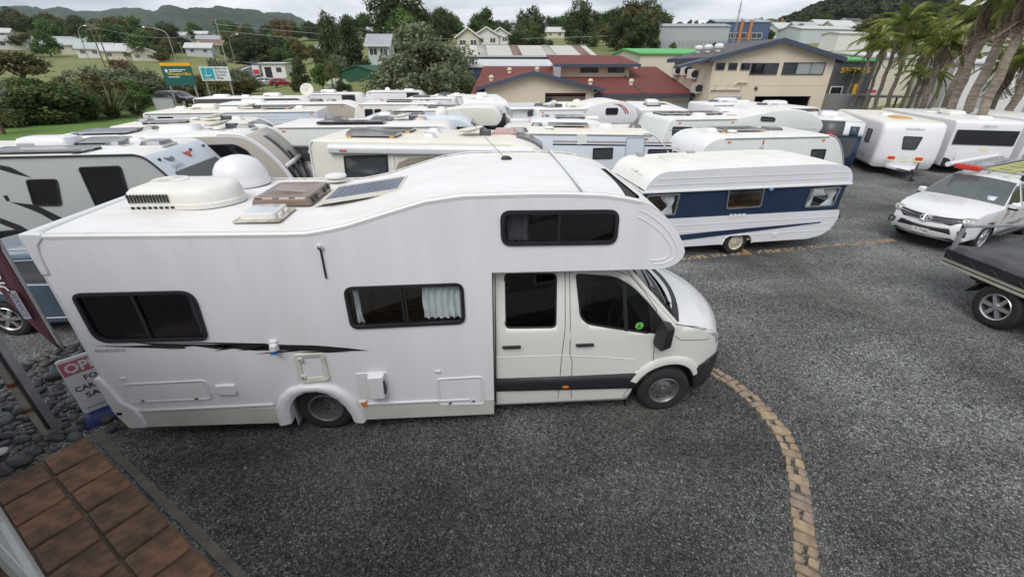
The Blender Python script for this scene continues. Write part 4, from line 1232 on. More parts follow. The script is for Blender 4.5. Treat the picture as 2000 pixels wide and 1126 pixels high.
def roof_kit(R,H,items):
 for it in items:
  k,s,y = it[0],it[1],it[2]
  o = Fr((s,y,H),(1,0,0),(0,1,0),(0,0,1))
  if k == 'hatch':
   w,m = it[3],it[4]
   mb = MB(); mb.slab(rrect(-w / 2,w / 2,-w / 2,w / 2,0.05,3),o,-0.01,0.03)
   f = mb.build('roof_hatch','trim_white',R)
   plate(f,'hatch_lid',rrect(-w / 2 + 0.03,w / 2 - 0.03,-w / 2 + 0.03,w / 2 - 0.03,0.08,3),o,0.03,0.11,m,inset=0.05)
  elif k == 'bighatch':
   w,d,m = it[3],it[4],it[5]
   mb = MB(); po = rrect(-w / 2,w / 2,-d / 2,d / 2,0.08,3)
   mb.slab(po,o,-0.01,0.05); mb.slab(shrink(po,0.02),o,0.05,0.13,inset=0.09)
   mb.build('roof_hatch',m,R,split=True)
  elif k == 'solar':
   w,d = it[3],it[4]
   tilt = it[5] if len(it) > 5 else 0.0
   q = Fr((s,y,H + 0.07),(1,0,tilt),(0,1,0),(-tilt,0,1))
   mb = MB(); po = [(-w / 2,-d / 2),(w / 2,-d / 2),(w / 2,d / 2),(-w / 2,d / 2)]
   mb.ring(po,offset(po,-0.03),q,-0.02,0.02); mb.box(-w / 2 + .01,w / 2 - .01,-d / 2 + .01,d / 2 - .01,-0.02,-0.015,fr=q)
   f = mb.build('solar_panel','aluminium',R,smooth=20)
   plate(f,'solar_glass',offset(po,-0.028),q,-0.012,0.012,'solar_dark')
   mb = MB()
   for a in (-w / 2 + 0.1,w / 2 - 0.1):
    for b in (-d / 2,d / 2): mb.box(a - 0.06,a + 0.06,b - 0.05,b + 0.05,-0.075,-0.02,fr=q)
   mb.build('panel_foot','sealant' if (len(it) > 6 and it[6]) else 'black_plastic',f,split=True)
  elif k == 'ac':
   m = it[3] if len(it) > 3 else 'old_white'
   sc_ = it[4] if len(it) > 4 else 1.0
   po = rpoly([(-0.5 * sc_,-0.33),(0.5 * sc_,-0.33),(0.5 * sc_,0.33),(-0.5 * sc_,0.33)],0.12,4)
   n = len(po); mb = MB()
   rows = [[o(a,b,h) for a,b in shrink(po,d)] for d,h in ((0.03,-0.01),(0.0,0.04),(0.0,0.10),(0.05,0.19),(0.14,0.22))]
   mb.add([q for r_ in rows for q in r_],[(i * n + j,i * n + (j + 1) % n,(i + 1) * n + (j + 1) % n,(i + 1) * n + j) for i in range(4) for j in range(n)] + [tuple(range(4 * n,5 * n))])
   f = mb.build('air_conditioner',m,R,smooth=40)
   mb = MB(); mb.box(-0.42 * sc_,-0.1,-0.336,-0.32,0.04,0.10,fr=o); mb.build('vent_grille','trim_grey',f)
  elif k == 'dome':
   r_ = it[3]
   m = it[4] if len(it) > 4 else 'old_white'
   mb = MB(); mb.lathe([(r_,-0.01),(r_ * 1.02,0.05),(r_ * 0.96,r_ * 0.5),(r_ * 0.75,r_ * 0.9),(r_ * 0.4,r_ * 1.1),(0.001,r_ * 1.16)],o,22); mb.build('satellite_dome',m,R,smooth=45)
  elif k == 'vent':
   mb = MB(); mb.lathe([(0.13,-0.01),(0.13,0.03),(0.09,0.04),(0.15,0.06),(0.13,0.10),(0.001,0.12)],o,16); mb.build('mushroom_vent',it[3] if len(it) > 3 else 'old_white',R,smooth=45)
  elif k == 'pod':
   w,d,h,m = it[3:7]
   plate(R,'roof_pod',rrect(-w / 2,w / 2,-d / 2,d / 2,min(w,d) * 0.3,4),o,-0.01,h,m,inset=h * 0.7)
  elif k == 'dish':
   mb = MB(); q = Fr(o(0,0,0.12),(1,0,0.15),(0,1,0),(-0.15,0,1))
   mb.lathe([(0.36,0.06),(0.30,0.02),(0.15,-0.02),(0.001,-0.03)],q,24); f = mb.build('satellite_dish','old_plastic',R,smooth=60,solid=0.015)
   mb = MB(); mb.box(0.25,0.55,-0.12,0.12,-0.01,0.14,fr=o); mb.build('dish_mount','charcoal',f,bevel=0.02)
   mb = MB(); mb.tube([o(0.3,0,0.12),o(0.0,0,0.26)],0.014,6); mb.build('dish_arm','aluminium',f)
  elif k == 'updish':
   mb = MB(); q = Fr(o(0,0,0.55),(1,0,0),(0,0.45,0.9),(0,-0.9,0.45))
   mb.lathe([(0.34,0.06),(0.28,0.02),(0.15,-0.02),(0.001,-0.03)],q,24); f = mb.build('satellite_dish','old_plastic',R,smooth=60,solid=0.015)
   mb = MB(); mb.tube([o(0,0.03,0),o(0,0.03,0.5)],0.02,6); mb.build('dish_mast','old_plastic',f)
def rv_root(name,label,cat,e,W,group='parked caravans and motorhomes'):
 xa,ya,xb,yb = e
 u = Vector((xb - xa,yb - ya)); L = u.length; u.normalize()
 n = Vector((-u.y,u.x))
 R = thing(name,label,cat,(xa + n.x * W / 2,ya + n.y * W / 2,0),math.atan2(u.y,u.x),group)
 side = Fr((0,-W / 2,0),(1,0,0),(0,0,1),(0,-1,0))
 return R,side,L
def side_trim(R,side,x0,x1,H):
 mb = MB(); mb.box(x0,x1,H - 0.075,H - 0.045,0,0.018,fr=side); mb.build('gutter_rail','aluminium',R)
 mb = MB(); mb.box(x0,x1,0.52,0.545,0,0.014,fr=side); mb.build('skirt_rail','trim_grey',R)
 for x in (x0 + 0.15,x1 - 0.15):
  mb = MB(); mb.slab(rrect(x - 0.05,x + 0.05,H - 0.17,H - 0.13,0.015,2),side,0,0.02); mb.build('marker_lamp','orange_lens',R)
 plate(R,'fridge_vent',rrect(x0 + 0.5,x0 + 0.95,0.85,1.15,0.02,2),side,0,0.012,'trim_white'); plate(R,'locker_door',rrect(x1 - 1.2,x1 - 0.4,0.6,0.95,0.03,2),side,0,0.008,'trim_white')
def running_gear(R,xs,W,r=0.32,hitch=None,z=0.42):
 for x in xs:
  for s in (-1,1):
   wheel(R,x,s * (W / 2 - 0.14),r,0.2,s)
 mb = MB(); mb.box(min(xs) - 1.2,max(xs) + 1.2,-0.5,0.5,z - 0.12,z + 0.03); mb.build('chassis','black_plastic',R)
 if hitch is not None:
  x0,d = hitch
  mb = MB(); mb.tube([(x0 - d * 0.2,-0.5,0.38),(x0 + d * 1.05,0,0.40)],0.04,6); mb.tube([(x0 - d * 0.2,0.5,0.38),(x0 + d * 1.05,0,0.40)],0.04,6); mb.box(min(x0 + d * 0.95,x0 + d * 1.3),max(x0 + d * 0.95,x0 + d * 1.3),-0.06,0.06,0.38,0.50)
  f = mb.build('drawbar','charcoal',R,split=True)
  mb = MB(); mb.cyl((x0 + d * 0.9,0.14,0.1),(x0 + d * 0.9,0.14,0.75),0.03,n=8); mb.cyl((x0 + d * 0.9,0.10,0.1),(x0 + d * 0.9,0.18,0.1),0.1,n=14); mb.build('jockey_wheel','charcoal',R,split=True)
def front_frame(x,z0,z1,lean=0.0,d=1):
 return Fr((x,0,z0),(0,d,0),(-lean * d,0,1))
def strip_on(parent,name,prof_pts,y0,y1,m,lift=0.006):
 mb = MB()
 n = len(prof_pts)
 rows = []
 for i,(x,z) in enumerate(prof_pts):
  a = Vector(prof_pts[max(0,i - 1)]); b = Vector(prof_pts[min(n - 1,i + 1)])
  t = (b - a).normalized(); nn = Vector((-t.y,t.x))
  rows.append([(x + nn.x * lift,yy,z + nn.y * lift) for yy in (y0(i / (n - 1)) if callable(y0) else y0,y1(i / (n - 1)) if callable(y1) else y1)])
 mb.grid(rows)
 return mb.build(name,m,parent,smooth=60,solid=0.008)
def curve(pts,n=6):
 P = [Vector(q) for q in pts]
 out = []
 for i in range(len(P) - 1):
  p0,p1,p2,p3 = P[max(0,i - 1)],P[i],P[i + 1],P[min(len(P) - 1,i + 2)]
  for k in range(n):
   t = k / n
   out.append(tuple(0.5 * ((2 * p1) + (p2 - p0) * t + (2 * p0 - 5 * p1 + 4 * p2 - p3) * t * t + (3 * p1 - p0 - 3 * p2 + p3) * t ** 3)))
 out.append(tuple(P[-1]))
 return out
# ---- grey caravan at the left edge
def grey_caravan():
 W = 2.4
 R,side,L = rv_root('caravan','grey sided caravan with black swooshes and red bird mark beside blue wagon','caravan',(-14.4,9.62,-7.38,10.04),W)
 H = 2.45
 nose = curve([(L - 0.1,H),(L + 0.12,2.36),(L + 0.40,2.02),(L + 0.72,1.55),(L + 0.98,1.05),(L + 0.95,0.55),(L + 0.8,0.36)],5)
 prof = [(0.05,0.36),(0.0,0.6),(0.0,H - 0.1),(0.1,H)] + nose
 b = shell(R,prof[::-1],W,('grey_panel','blue_white','pale_roof'),0.04)
 mb = MB(); mb.tube([side(x,z,0.012) for x,z in [(0.1,H - 0.02)] + offset(prof,-0.02)[4:24]],0.024,6); mb.build('edge_trim','black_plastic',R)
 e = L
 for q in [[(4.647,1.968),(5.255,1.962),(5.096,1.368),(4.537,1.388)],[(5.754,2.2),(6.601,2.211),(6.498,1.281),(5.754,1.261)],[(3.51,0.84),(4.036,0.877),(4.069,0.594),(3.546,0.495)]]:
  window(R,rpoly(q,0.08,4),side,0.03)
 for q in [[(4.311,2.277),(4.48,2.231),(4.777,1.997),(4.505,2.081),(4.265,2.183)],[(4.127,1.494),(4.587,1.409),(5.118,0.987),(5.264,0.835),(4.833,1.047),(4.441,1.31)],[(4.569,1.235),(4.763,1.122),(5.006,0.871),(4.822,0.976)],[(3.762,1.15),(4.075,0.959),(4.416,0.577),(4.165,0.713),(3.7,1.023)],[(4.056,1.632),(4.139,1.641),(4.138,1.517),(4.065,1.508)]]:
  decal(R,'swoosh_decal',q,side,'decal_black',0.004)
 ff = Fr((L + 0.26,0,2.20),(0,1,0),(-0.62,0,0.78))
 text('Jayco',Fr(ff(-0.62,-0.18,0),ff.u,ff.v),0.16,'decal_grey',R,width=0.42,c=0.03)
 plate(R,'bird_emblem',[(-0.18,0.06),(-0.02,0.02),(0.10,0.05),(0.14,-0.02),(0.06,-0.06),(-0.06,-0.05)],Fr(ff(-0.62,0.03,0),ff.u,ff.v),0.02,0.032,'decal_grey')
 plate(R,'red_emblem',[(-0.17,0.07),(-0.05,0.03),(0,0.06),(0.05,0.03),(0.17,0.07),(0.06,-0.03),(0.02,-0.10),(-0.02,-0.10),(-0.06,-0.03)],Fr(ff(0.12,0.02,0),ff.u,ff.v),0.02,0.032,'decal_red')
 plate(R,'front_guard',rrect(-0.95,0.95,-0.85,-0.28,0.04,3),ff,0.005,0.03,'charcoal')
 mb = MB()
 for y in (-0.95,0.35,0.98):
  mb.cyl(ff(y,0.08,0.0),ff(y,0.08,0.035),0.035,n=10)
 mb.build('marker_lamp','black_plastic',R,split=True)
 running_gear(R,[2.9,3.7],W,hitch=(L + 0.8,1.2))
 roof_kit(R,H,[('ac',4.35,0.2,'rv_white',1.1),('solar',5.2,0.55,0.9,0.8),('hatch',5.9,0.0,0.45,'smoke_acrylic'),('hatch',6.75,0.0,0.6,'smoke_acrylic'),('solar',4.9,-0.75,1.9,0.6),('pod',5.7,0.9,0.5,0.3,0.06,'rv_white')])
grey_caravan()
# ---- white caravan with a dark arched nose window
def arched_caravan():
 W = 2.3
 R,side,L = rv_root('caravan','white and taupe caravan with dark arched front window behind grey caravan','caravan',(-11.5,12.35,-6.75,12.95),W)
 H = 2.45
 nose = curve([(L - 0.5,H),(L + 0.05,2.42),(L + 0.45,2.20),(L + 0.85,1.75),(L + 1.12,1.25),(L + 1.2,0.8),(L + 1.05,0.4)],5)
 prof = [(0.05,0.36),(0.0,0.6),(0.0,H - 0.1),(0.1,H)] + nose
 shell(R,prof[::-1],W,('taupe','rv_white','pale_roof'),0.05)
 npts = nose
 strip_on(R,'nose_panel',npts[6:19],-0.98,0.98,'taupe',0.008)
 f = strip_on(R,'nose_window',npts[9:25],lambda t: -0.26 - 0.02 * t,lambda t: 0.26 + 0.02 * t,'grey_glass',0.022)
 strip_on(R,'nose_window',npts[18:26],lambda t: -0.95 + 0.18 * t * t,-0.30,'dark_glass',0.02)
 strip_on(R,'nose_window',npts[18:26],0.30,lambda t: 0.95 - 0.18 * t * t,'dark_glass',0.02)
 strip_on(R,'trim_band',npts[17:19],-0.98,0.98,'rv_white',0.03)
 for s in (-1,1):
  mb = MB(); mb.tube([(x,s * (W / 2 - 0.03),z) for x,z in npts],0.035,6); mb.build('edge_trim','rv_white',R)
 poly = [(L - 0.9,1.3),(L - 0.2,1.3),(L + 0.3,1.6),(L + 0.2,2.0),(L - 0.1,2.2),(L - 0.9,2.2)]
 window(R,rpoly(poly,0.12,4),side,0.03)
 running_gear(R,[2.0,2.8],W,hitch=(L + 1.05,1.1))
 roof_kit(R,H,[('pod',2.9,0.1,1.1,0.8,0.16,'rv_white'),('vent',4.0,-0.2,'yellow_white'),('dish',3.8,0.3),('hatch',4.6,0.2,0.55,'smoke_acrylic'),('hatch',2.0,0.3,0.45,'smoke_acrylic'),('solar',1.2,-0.2,1.3,0.9)])
arched_caravan()
# ---- cream roofed caravan further back
def cream_roof_caravan():
 W = 2.3
 R,side,L = rv_root('caravan','cream roofed caravan with folded yellow dish and curved nose behind arched caravan','caravan',(-11.6,14.9,-8.0,15.5),W)
 H = 2.45
 nose = curve([(L - 0.3,H),(L + 0.2,2.40),(L + 0.6,2.16),(L + 0.95,1.7),(L + 1.1,1.1),(L + 1.0,0.45)],5)
 prof = [(0.05,0.36),(0.0,0.6),(0.0,H - 0.1),(0.1,H)] + nose
 shell(R,prof[::-1],W,('blue_white','yellow_white','cream_roof'),0.05)
 f = strip_on(R,'nose_window',nose[5:14],-0.7,0.7,'smoke_acrylic',0.02)
 mb = MB(); mb.tube([(x,-W / 2 - 0.01,z - 0.02) for x,z in nose],0.03,6); mb.build('edge_trim','trim_white',R)
 running_gear(R,[1.8],W,hitch=(L + 1.0,1.1))
 roof_kit(R,H,[('hatch',0.6,0,0.5,'smoke_acrylic'),('dish',2.6,0.1),('vent',2.0,0.2,'yellow_white'),('solar',1.4,-0.5,1.2,0.5),('hatch',3.3,0.2,0.4,'old_white')])
cream_roof_caravan()
# ---- plain white caravan nose-to-tail with it
def plain_caravan():
 W = 2.35
 e = (-6.72,15.1,-0.9,15.1)
 R,side,L = rv_root('caravan','plain white caravan with black roof bar and tinted window behind awning motorhome','caravan',e,W)
 H = 2.41
 prof = rpoly([(0.0,0.36),(L,0.36),(L,H),(0.0,H)],[0.08,0.3,0.5,0.10],6)
 shell(R,prof,W,('green_white','rv_white','pale_roof'),0.03)
 for q in [[(0.185,1.835),(1.659,1.822),(1.548,1.244),(0.346,1.258)]]:
  window(R,rpoly(q,0.06,4),side,0.05,frame='trim_grey',glass='grey_glass')
 mb = MB(); mb.box(-0.02,L * 0.9,0.0,0.006,0.55,0.62); mb.build('side_stripe',mat('stripe_yellow',(0.75,0.6,0.03),0.5),R).location = (0,-W / 2 - 0.006,0)
 side_trim(R,side,0.2,L - 0.5,H)
 running_gear(R,[2.6,3.4],W)
 roof_kit(R,H,[('bighatch',1.6,0.3,0.75,0.75,'smoke_acrylic'),('bighatch',3.2,0.4,0.75,0.75,'smoke_acrylic'),('dish',3.9,0.5),('hatch',4.6,0.3,0.5,'pink_acrylic')])
 mb = MB(); mb.box(1.35,3.5,-0.95,-0.35,H + 0.03,H + 0.10); f = mb.build('solar_panel','solar_dark',R,bevel=0.01)
plain_caravan()
# ---- cream motorhome with an awning right behind the big one
def awning_motorhome():
 W = 2.35
 e = (-4.49,11.85,0.60,11.15)
 R,side,L = rv_root('motorhome','cream low profile motorhome with roller awning and taupe swirl directly behind white motorhome','motorhome',e,W)
 H = 2.45
 nose = curve([(L,H),(L + 0.4,2.38),(L + 0.85,2.18),(L + 1.2,1.8),(L + 1.5,1.3),(L + 1.9,1.0),(L + 2.0,0.5)],5)
 prof = [(0.0,0.4),(-0.03,0.9),(0.0,1.7),(0.03,2.3),(0.10,H - 0.02),(0.2,H)] + nose
 shell(R,prof[::-1],W,('rv_cream','rv_cream','cream_roof'),0.06)
 mb = MB(); mb.tube([side(x,z,0.0) for x,z in offset(prof[:6],-0.03)],0.028,6); mb.build('corner_trim','trim_white',R)
 aw = [(0.588,2.253),(5.829,2.182)]
 mb = MB(); po = rpoly([(-0.01,-0.13),(0.12,-0.11),(0.14,0.03),(0.08,0.09),(-0.01,0.10)],0.03,3)
 mb.slab(po,Fr(side(aw[0][0],aw[0][1],0),(0,-1,0),(0,0,1),(1,0,0)),0,aw[1][0] - aw[0][0]); f = mb.build('awning','awning',R,smooth=40)
 mb = MB(); mb.slab([(aw[0][0] + 0.30,aw[0][1] - 0.06),(aw[0][0] + 0.50,aw[0][1] - 0.06),(aw[0][0] + 0.50,aw[0][1] - 0.02),(aw[0][0] + 0.30,aw[0][1] - 0.02)],side,0.13,0.137); mb.build('maker_badge','decal_red',f)
 for q in [[(0.92,2.065),(2.094,2.107),(2.046,1.448),(0.867,1.4)]]:
  window(R,rpoly(q,0.04,3),side,0.05,glass='grey_glass')
 sw = [[(2.223,1.639),(2.351,1.904),(2.662,2.025),(3.201,2.058),(3.998,2.056),(3.189,1.916),(2.639,1.817),(2.428,1.642)],[(2.464,1.709),(2.592,1.881),(2.95,1.951),(2.947,1.782)]]
 decal(R,'swirl_decal',sw[0],side,'decal_taupe',0.004); decal(R,'swirl_decal',sw[1],side,'decal_grey',0.006)
 p = [(2.803,1.832)][0]
 text('Jayco',Fr(side(p[0],p[1],0),side.u,side.v,side.n),0.10,'decal_white',R,c=0.008)
 mb = MB(); q = [(0.034,2.156),(2.213,2.095),(2.15,1.611)]
 mb.slab(rrect(q[0][0] - 0.03,q[0][0] + 0.03,q[0][1] - 0.04,q[0][1] + 0.03,0.02,3),side,0,0.03); mb.build('marker_lamp','old_plastic',R)
 mb = MB(); mb.box(q[1][0] - 0.03,q[1][0] + 0.03,q[2][1] - 0.5,q[1][1],0,0.03,fr=side); mb.build('awning_leg','awning',R)
 strip_on(R,'cab_visor',nose[3:12],-0.2,0.95,'smoke_acrylic',0.015)
 mb = MB(); mb.tube([side(x,z - 0.12,0.004) for x,z in nose[:14]],0.012,5); mb.build('roof_line','trim_grey',R)
 running_gear(R,[1.2,L + 1.2],W)
 roof_kit(R,H,[('solar',1.55,-0.45,1.35,0.62,0,1),('solar',1.6,0.55,1.5,0.62,0,1),('bighatch',0.9,0.25,0.7,0.5,'smoke_acrylic'),('hatch',3.05,-0.5,0.40,'frost_acrylic'),('hatch',2.95,0.55,0.4,'frost_acrylic'),
     ('dish',4.1,0.0),('bighatch',5.0,0.45,0.7,0.55,'pink_acrylic'),('pod',5.35,0.9,0.6,0.3,0.10,'smoke_acrylic')])
awning_motorhome()
# ---- light blue-white caravan with a door, beyond the motorhome's nose
def door_caravan():
 W = 2.3
 e = (0.45,13.5,5.0,12.85)
 R,side,L = rv_root('caravan','pale blue white caravan with door and tan stripe behind retro caravan','caravan',e,W)
 H = 2.4
 nose = curve([(L - 0.25,H),(L + 0.05,2.36),(L + 0.45,2.0),(L + 0.80,1.45),(L + 0.95,0.95),(L + 0.9,0.5)],5)
 prof = [(0.05,0.36),(0.0,0.7),(0.0,2.1),(0.06,2.30),(0.2,H)] + nose
 shell(R,prof[::-1],W,('blue_white','rv_white','cream_roof'),0.05)
 K = lambda pts: pts
 for q in [[(2.915,1.97),(3.518,1.993),(3.523,1.666),(2.928,1.642)],[(4.543,1.962),(5.241,1.972),(5.264,1.572),(4.541,1.561)]]:
  window(R,rpoly(q,0.03,3),side,0.035,glass='grey_glass')
 q = [(3.858,2.287),(4.406,2.294),(4.477,1.146),(3.907,1.136)]
 po = rpoly(q,0.06,4)
 mb = MB(); mb.ring(po,shrink(po,0.025),side,0.0,0.02); f = mb.build('door','trim_grey',R)
 plate(f,'door_panel',shrink(po,0.025),side,0.0,0.01,'blue_white')
 q = [(1.715,2.145),(5.094,2.144),(5.177,2.087),(1.719,2.072),(2.415,2.357),(2.701,2.36),(2.723,2.085),(2.436,2.067),(1.888,1.747),(2.613,1.742)]
 for z,m in ((q[0][1],'decal_taupe'),(q[3][1] - 0.012,'decal_black')):
  mb = MB(); mb.box(q[0][0],q[1][0] + 0.1,z - 0.02,z + 0.02,0,0.006,fr=side); mb.build('side_stripe',m,R)
 plate(R,'fridge_vent',[q[4],q[5],q[6],q[7]],side,0.0,0.02,'green_white')
 mb = MB(); mb.box(q[8][0],q[9][0],q[8][1] - 0.02,q[8][1] + 0.02,0,0.004,fr=side); mb.build('model_badge','decal_grey',R)
 mb = MB(); mb.tube([side(x,z,0.0) for x,z in offset(nose,0.0)],0.02,6); mb.build('nose_trim','trim_white',R)
 mb = MB(); mb.tube([(x,-W / 2 + 0.06,z) for x,z in curve([(0.05,2.0),(0.1,2.32),(0.25,2.42),(0.6,2.43)])],0.02,6); mb.build('grab_rail','black_plastic',R)
 side_trim(R,side,0.2,L,H)
 running_gear(R,[2.6],W,hitch=(L + 0.9,1.1))
 roof_kit(R,H,[('solar',2.2,0.3,1.3,0.7,0.0,1),('hatch',3.4,0.2,0.5,'old_white'),('hatch',1.2,0.2,0.45,'smoke_acrylic'),('hatch',4.3,0.0,0.45,'smoke_acrylic'),('vent',1.6,-0.6)])
door_caravan()
# ---- white motorhome with a green swoosh
def green_motorhome():
 W = 2.35
 e = (6.55,15.75,9.3,16.0)
 R,side,L = rv_root('motorhome','white overcab motorhome with green and black swoosh behind small white caravan','motorhome',e,W)
 H = 2.5
 top = curve([(0.12,2.28),(0.30,H),(1.2,H),(L,H + 0.01),(L + 1.0,2.66),(L + 1.9,2.76),(L + 2.7,2.70),(L + 3.3,2.5),(L + 3.65,2.2),(L + 3.6,1.95),(L + 3.3,1.85)],4)
 prof = [(0.05,0.36),(-0.10,0.7),(-0.12,1.5),(0.0,2.0)] + top + [(L + 1.7,1.82),(L + 1.7,0.36)]
 shell(R,prof[::-1],W,('green_white','green_white','pale_roof'),0.05)
 for q in [[(0.284,2.24),(1.1,2.209),(1.128,1.697),(0.352,1.767)],[(1.183,2.19),(1.65,2.165),(1.687,1.648),(1.209,1.695)],[(1.82,2.126),(2.458,2.097),(2.466,1.739),(1.818,1.789)],[(3.695,2.535),(4.291,2.491),(4.341,2.332),(3.726,2.359)]]:
  window(R,rpoly(q,0.09,4),side,0.03,glass='dark_glass' if q[0][1] < 2.2 else 'grey_glass')
 for q,m in zip([[(0.676,1.437),(1.17,1.497),(1.679,1.503),(2.224,1.38),(2.797,1.18),(2.128,1.346),(1.592,1.432),(1.086,1.408)],[(0.611,1.456),(1.193,1.388),(1.695,1.43),(2.47,1.226),(1.708,1.375),(1.163,1.333)]],('decal_green','decal_black')):
  decal(R,'swoosh_decal',q,side,m,0.004 if m == 'decal_green' else 0.006)
 mb = MB(); mb.tube([side(0.2,2.12,0.0),side(L,2.12,0.0),side(L + 3.4,2.05,0.0)],0.012,5); mb.build('side_seam','trim_grey',R)
 side_trim(R,side,0.4,L,H)
 running_gear(R,[1.0,L + 2.3],W)
 roof_kit(R,H,[('solar',0.9,0.2,1.1,0.9),('hatch',1.7,-0.4,0.5,'old_white'),('solar',2.2,0.2,1.2,0.8),('ac',3.4,0.5,'rv_white',0.9),('vent',2.9,-0.6)])
 mb = MB(); pr = curve([(L + 1.7,1.80),(L + 2.6,1.80),(L + 3.1,1.2),(L + 3.9,0.95),(L + 4.0,0.4)],4); v = [(x,y,z) for y in (-0.95,0.95) for x,z in pr + [(L + 1.7,0.4)]]
 n = len(pr) + 1; mb.add(v,[tuple(range(n)),tuple(range(2 * n - 1,n - 1,-1))] + [(i,(i + 1) % n,n + (i + 1) % n,n + i) for i in range(n)]); mb.build('cab','rv_white',R,smooth=40)
green_motorhome()
# ---- small white caravan in front of it
def small_caravan():
 W = 2.1
 e = (7.1,12.75,10.6,13.0)
 R,side,L = rv_root('caravan','small white caravan with rounded front and dark windows just behind retro caravan','caravan',e,W)
 H = 2.3
 top = curve([(-0.62,1.75),(-0.50,2.05),(-0.2,2.25),(0.15,H)],4) + curve([(L,H),(L + 0.3,2.20),(L + 0.6,1.85),(L + 0.85,1.35),(L + 0.95,0.8),(L + 0.85,0.4)],4)
 prof = [(-0.5,0.36),(-0.66,0.8)] + top
 shell(R,prof[::-1],W,('green_white','rv_white','pale_roof'),0.05)
 q = [(3.042,1.894),(3.555,1.883),(3.582,1.433),(3.115,1.445)]
 window(R,rpoly(q,0.04,3),side,0.04,glass='grey_glass')
 fb = Fr((-0.665,0,0),(0,-1,0),(0,0,1),(-1,0,0))
 window(R,rrect(-0.45,0.45,1.12,1.68,0.05,3),fb,0.04,glass='grey_glass')
 text('Elddis',Fr(fb(0.0,1.82,0.10),fb.u,fb.v,fb.n),0.07,'decal_grey',R)
 q = [(1.355,2.137),(1.34,1.96),(1.584,1.88)]
 plate(R,'red_mark',rrect(q[0][0] - 0.02,q[0][0] + 0.03,q[0][1] - 0.09,q[0][1] + 0.05,0.02,2),side,0,0.006,'decal_red')
 text('302',Fr(side(q[1][0],q[1][1],0),side.u,side.v,side.n),0.07,'decal_grey',R)
 side_trim(R,side,0.1,L,H)
 running_gear(R,[2.2],W,hitch=(L + 0.85,1.1))
 mb = MB(); mb.tube([(x,-W / 2,z) for x,z in curve([(L,H),(L + 0.3,2.20),(L + 0.6,1.85),(L + 0.85,1.35),(L + 0.95,0.8)],4)],0.02,6); mb.build('edge_trim','trim_grey',R)
 roof_kit(R,H,[('solar',1.2,0.2,1.5,0.8,0,1),('hatch',0.3,0.1,0.4,'old_white'),('hatch',2.4,0.1,0.6,'smoke_acrylic'),('vent',0.7,-0.4,'yellow_white')])
small_caravan()
# ---- generic ones of the further rows
def plain_rv(name,label,e,W,H,mats,noseL=0.0,noseR=0.0,wins=(),kit=(),overcab=None,ribs=False,cat='caravan',stripes=(),gear=None):
 R,side,L = rv_root(name,label,cat,e,W)
 lf = curve([(-noseL,0.7),(-noseL * 0.95,1.2),(-noseL * 0.55,1.8),(-noseL * 0.1,H - 0.12),(0.2,H)],4) if noseL else [(0,0.36),(0.0,H - 0.12),(0.04,H - 0.04),(0.12,H)]
 rt = curve([(L - 0.2,H),(L + noseR * 0.1,H - 0.12),(L + noseR * 0.55,1.8),(L + noseR * 0.95,1.2),(L + noseR,0.7)],4) if noseR else [(L - 0.12,H),(L - 0.04,H - 0.04),(L,H - 0.12),(L,0.36)]
 if overcab:
  rt = curve([(L - 0.4,H),(L + 0.3,H + overcab * 0.6),(L + 1.0,H + overcab),(L + 1.6,H + overcab * 0.9),(L + 2.1,H + overcab * 0.3),(L + 2.35,H - 0.35),(L + 2.2,H - 0.62),(L + 2.0,H - 0.68)],4) + [(L + 1.0,H - 0.68),(L + 1.0,0.36)]
 prof = lf + rt
 if noseL: prof = [(0,0.36)] + prof
 if noseR and not overcab: prof = prof + [(L,0.36)]
 shell(R,prof[::-1],W,mats,0.045)
 for q in wins:
  window(R,rpoly(q,0.06,3),side,0.035)
 side_trim(R,side,0.1,L - 0.1,H)
 if ribs:
  mb = MB()
  for k in range(10):
   z = 0.7 + k * 0.17
   if z > H - 0.2: break
   mb.box(0.15,L - 0.15,z,z + 0.02,0,0.01,fr=side)
  mb.build('side_rib','trim_white',R,split=True)
 for z0,z1,x0,x1,m in stripes:
  mb = MB(); mb.box(x0,x1,z0,z1,0,0.006,fr=side); mb.build('side_stripe',m,R)
 if overcab:
  mb = MB(); pr = curve([(L + 1.0,H - 0.7),(L + 1.5,H - 0.7),(L + 2.0,1.25),(L + 2.7,1.0),(L + 2.85,0.4)],4); v = [(x,y,z) for y in (-0.95,0.95) for x,z in pr + [(L + 1.0,0.4)]]
  n = len(pr) + 1; mb.add(v,[tuple(range(n)),tuple(range(2 * n - 1,n - 1,-1))] + [(i,(i + 1) % n,n + (i + 1) % n,n + i) for i in range(n)]); c_ = mb.build('cab','rv_white',R,smooth=40)
  mb = MB(); mb.add([(L + 1.55,y,H - 0.72) for y in (-0.85,0.85)] + [(L + 2.08,y,1.28) for y in (0.9,-0.9)],[(0,1,2,3)]); mb.build('windscreen','grey_glass',c_,solid=0.02)
  mb = MB(); sheet(mb,[(L + 1.15,1.2),(L + 1.15,H - 0.8),(L + 1.5,H - 0.8),(L + 1.9,1.2)],[],lambda a,b: (a,-0.96,b)); mb.build('side_window','dark_glass',c_,solid=0.012,fix=False)
  running_gear(R,[0.9,L + 2.0],W)
 else:
  running_gear(R,gear or [L * 0.45],W)
 roof_kit(R,H,kit)
 return R,side,L
RV3 = ('rv_white','rv_white','pale_roof')
K6 = (-14.1,20.2,-7.2,20.9)
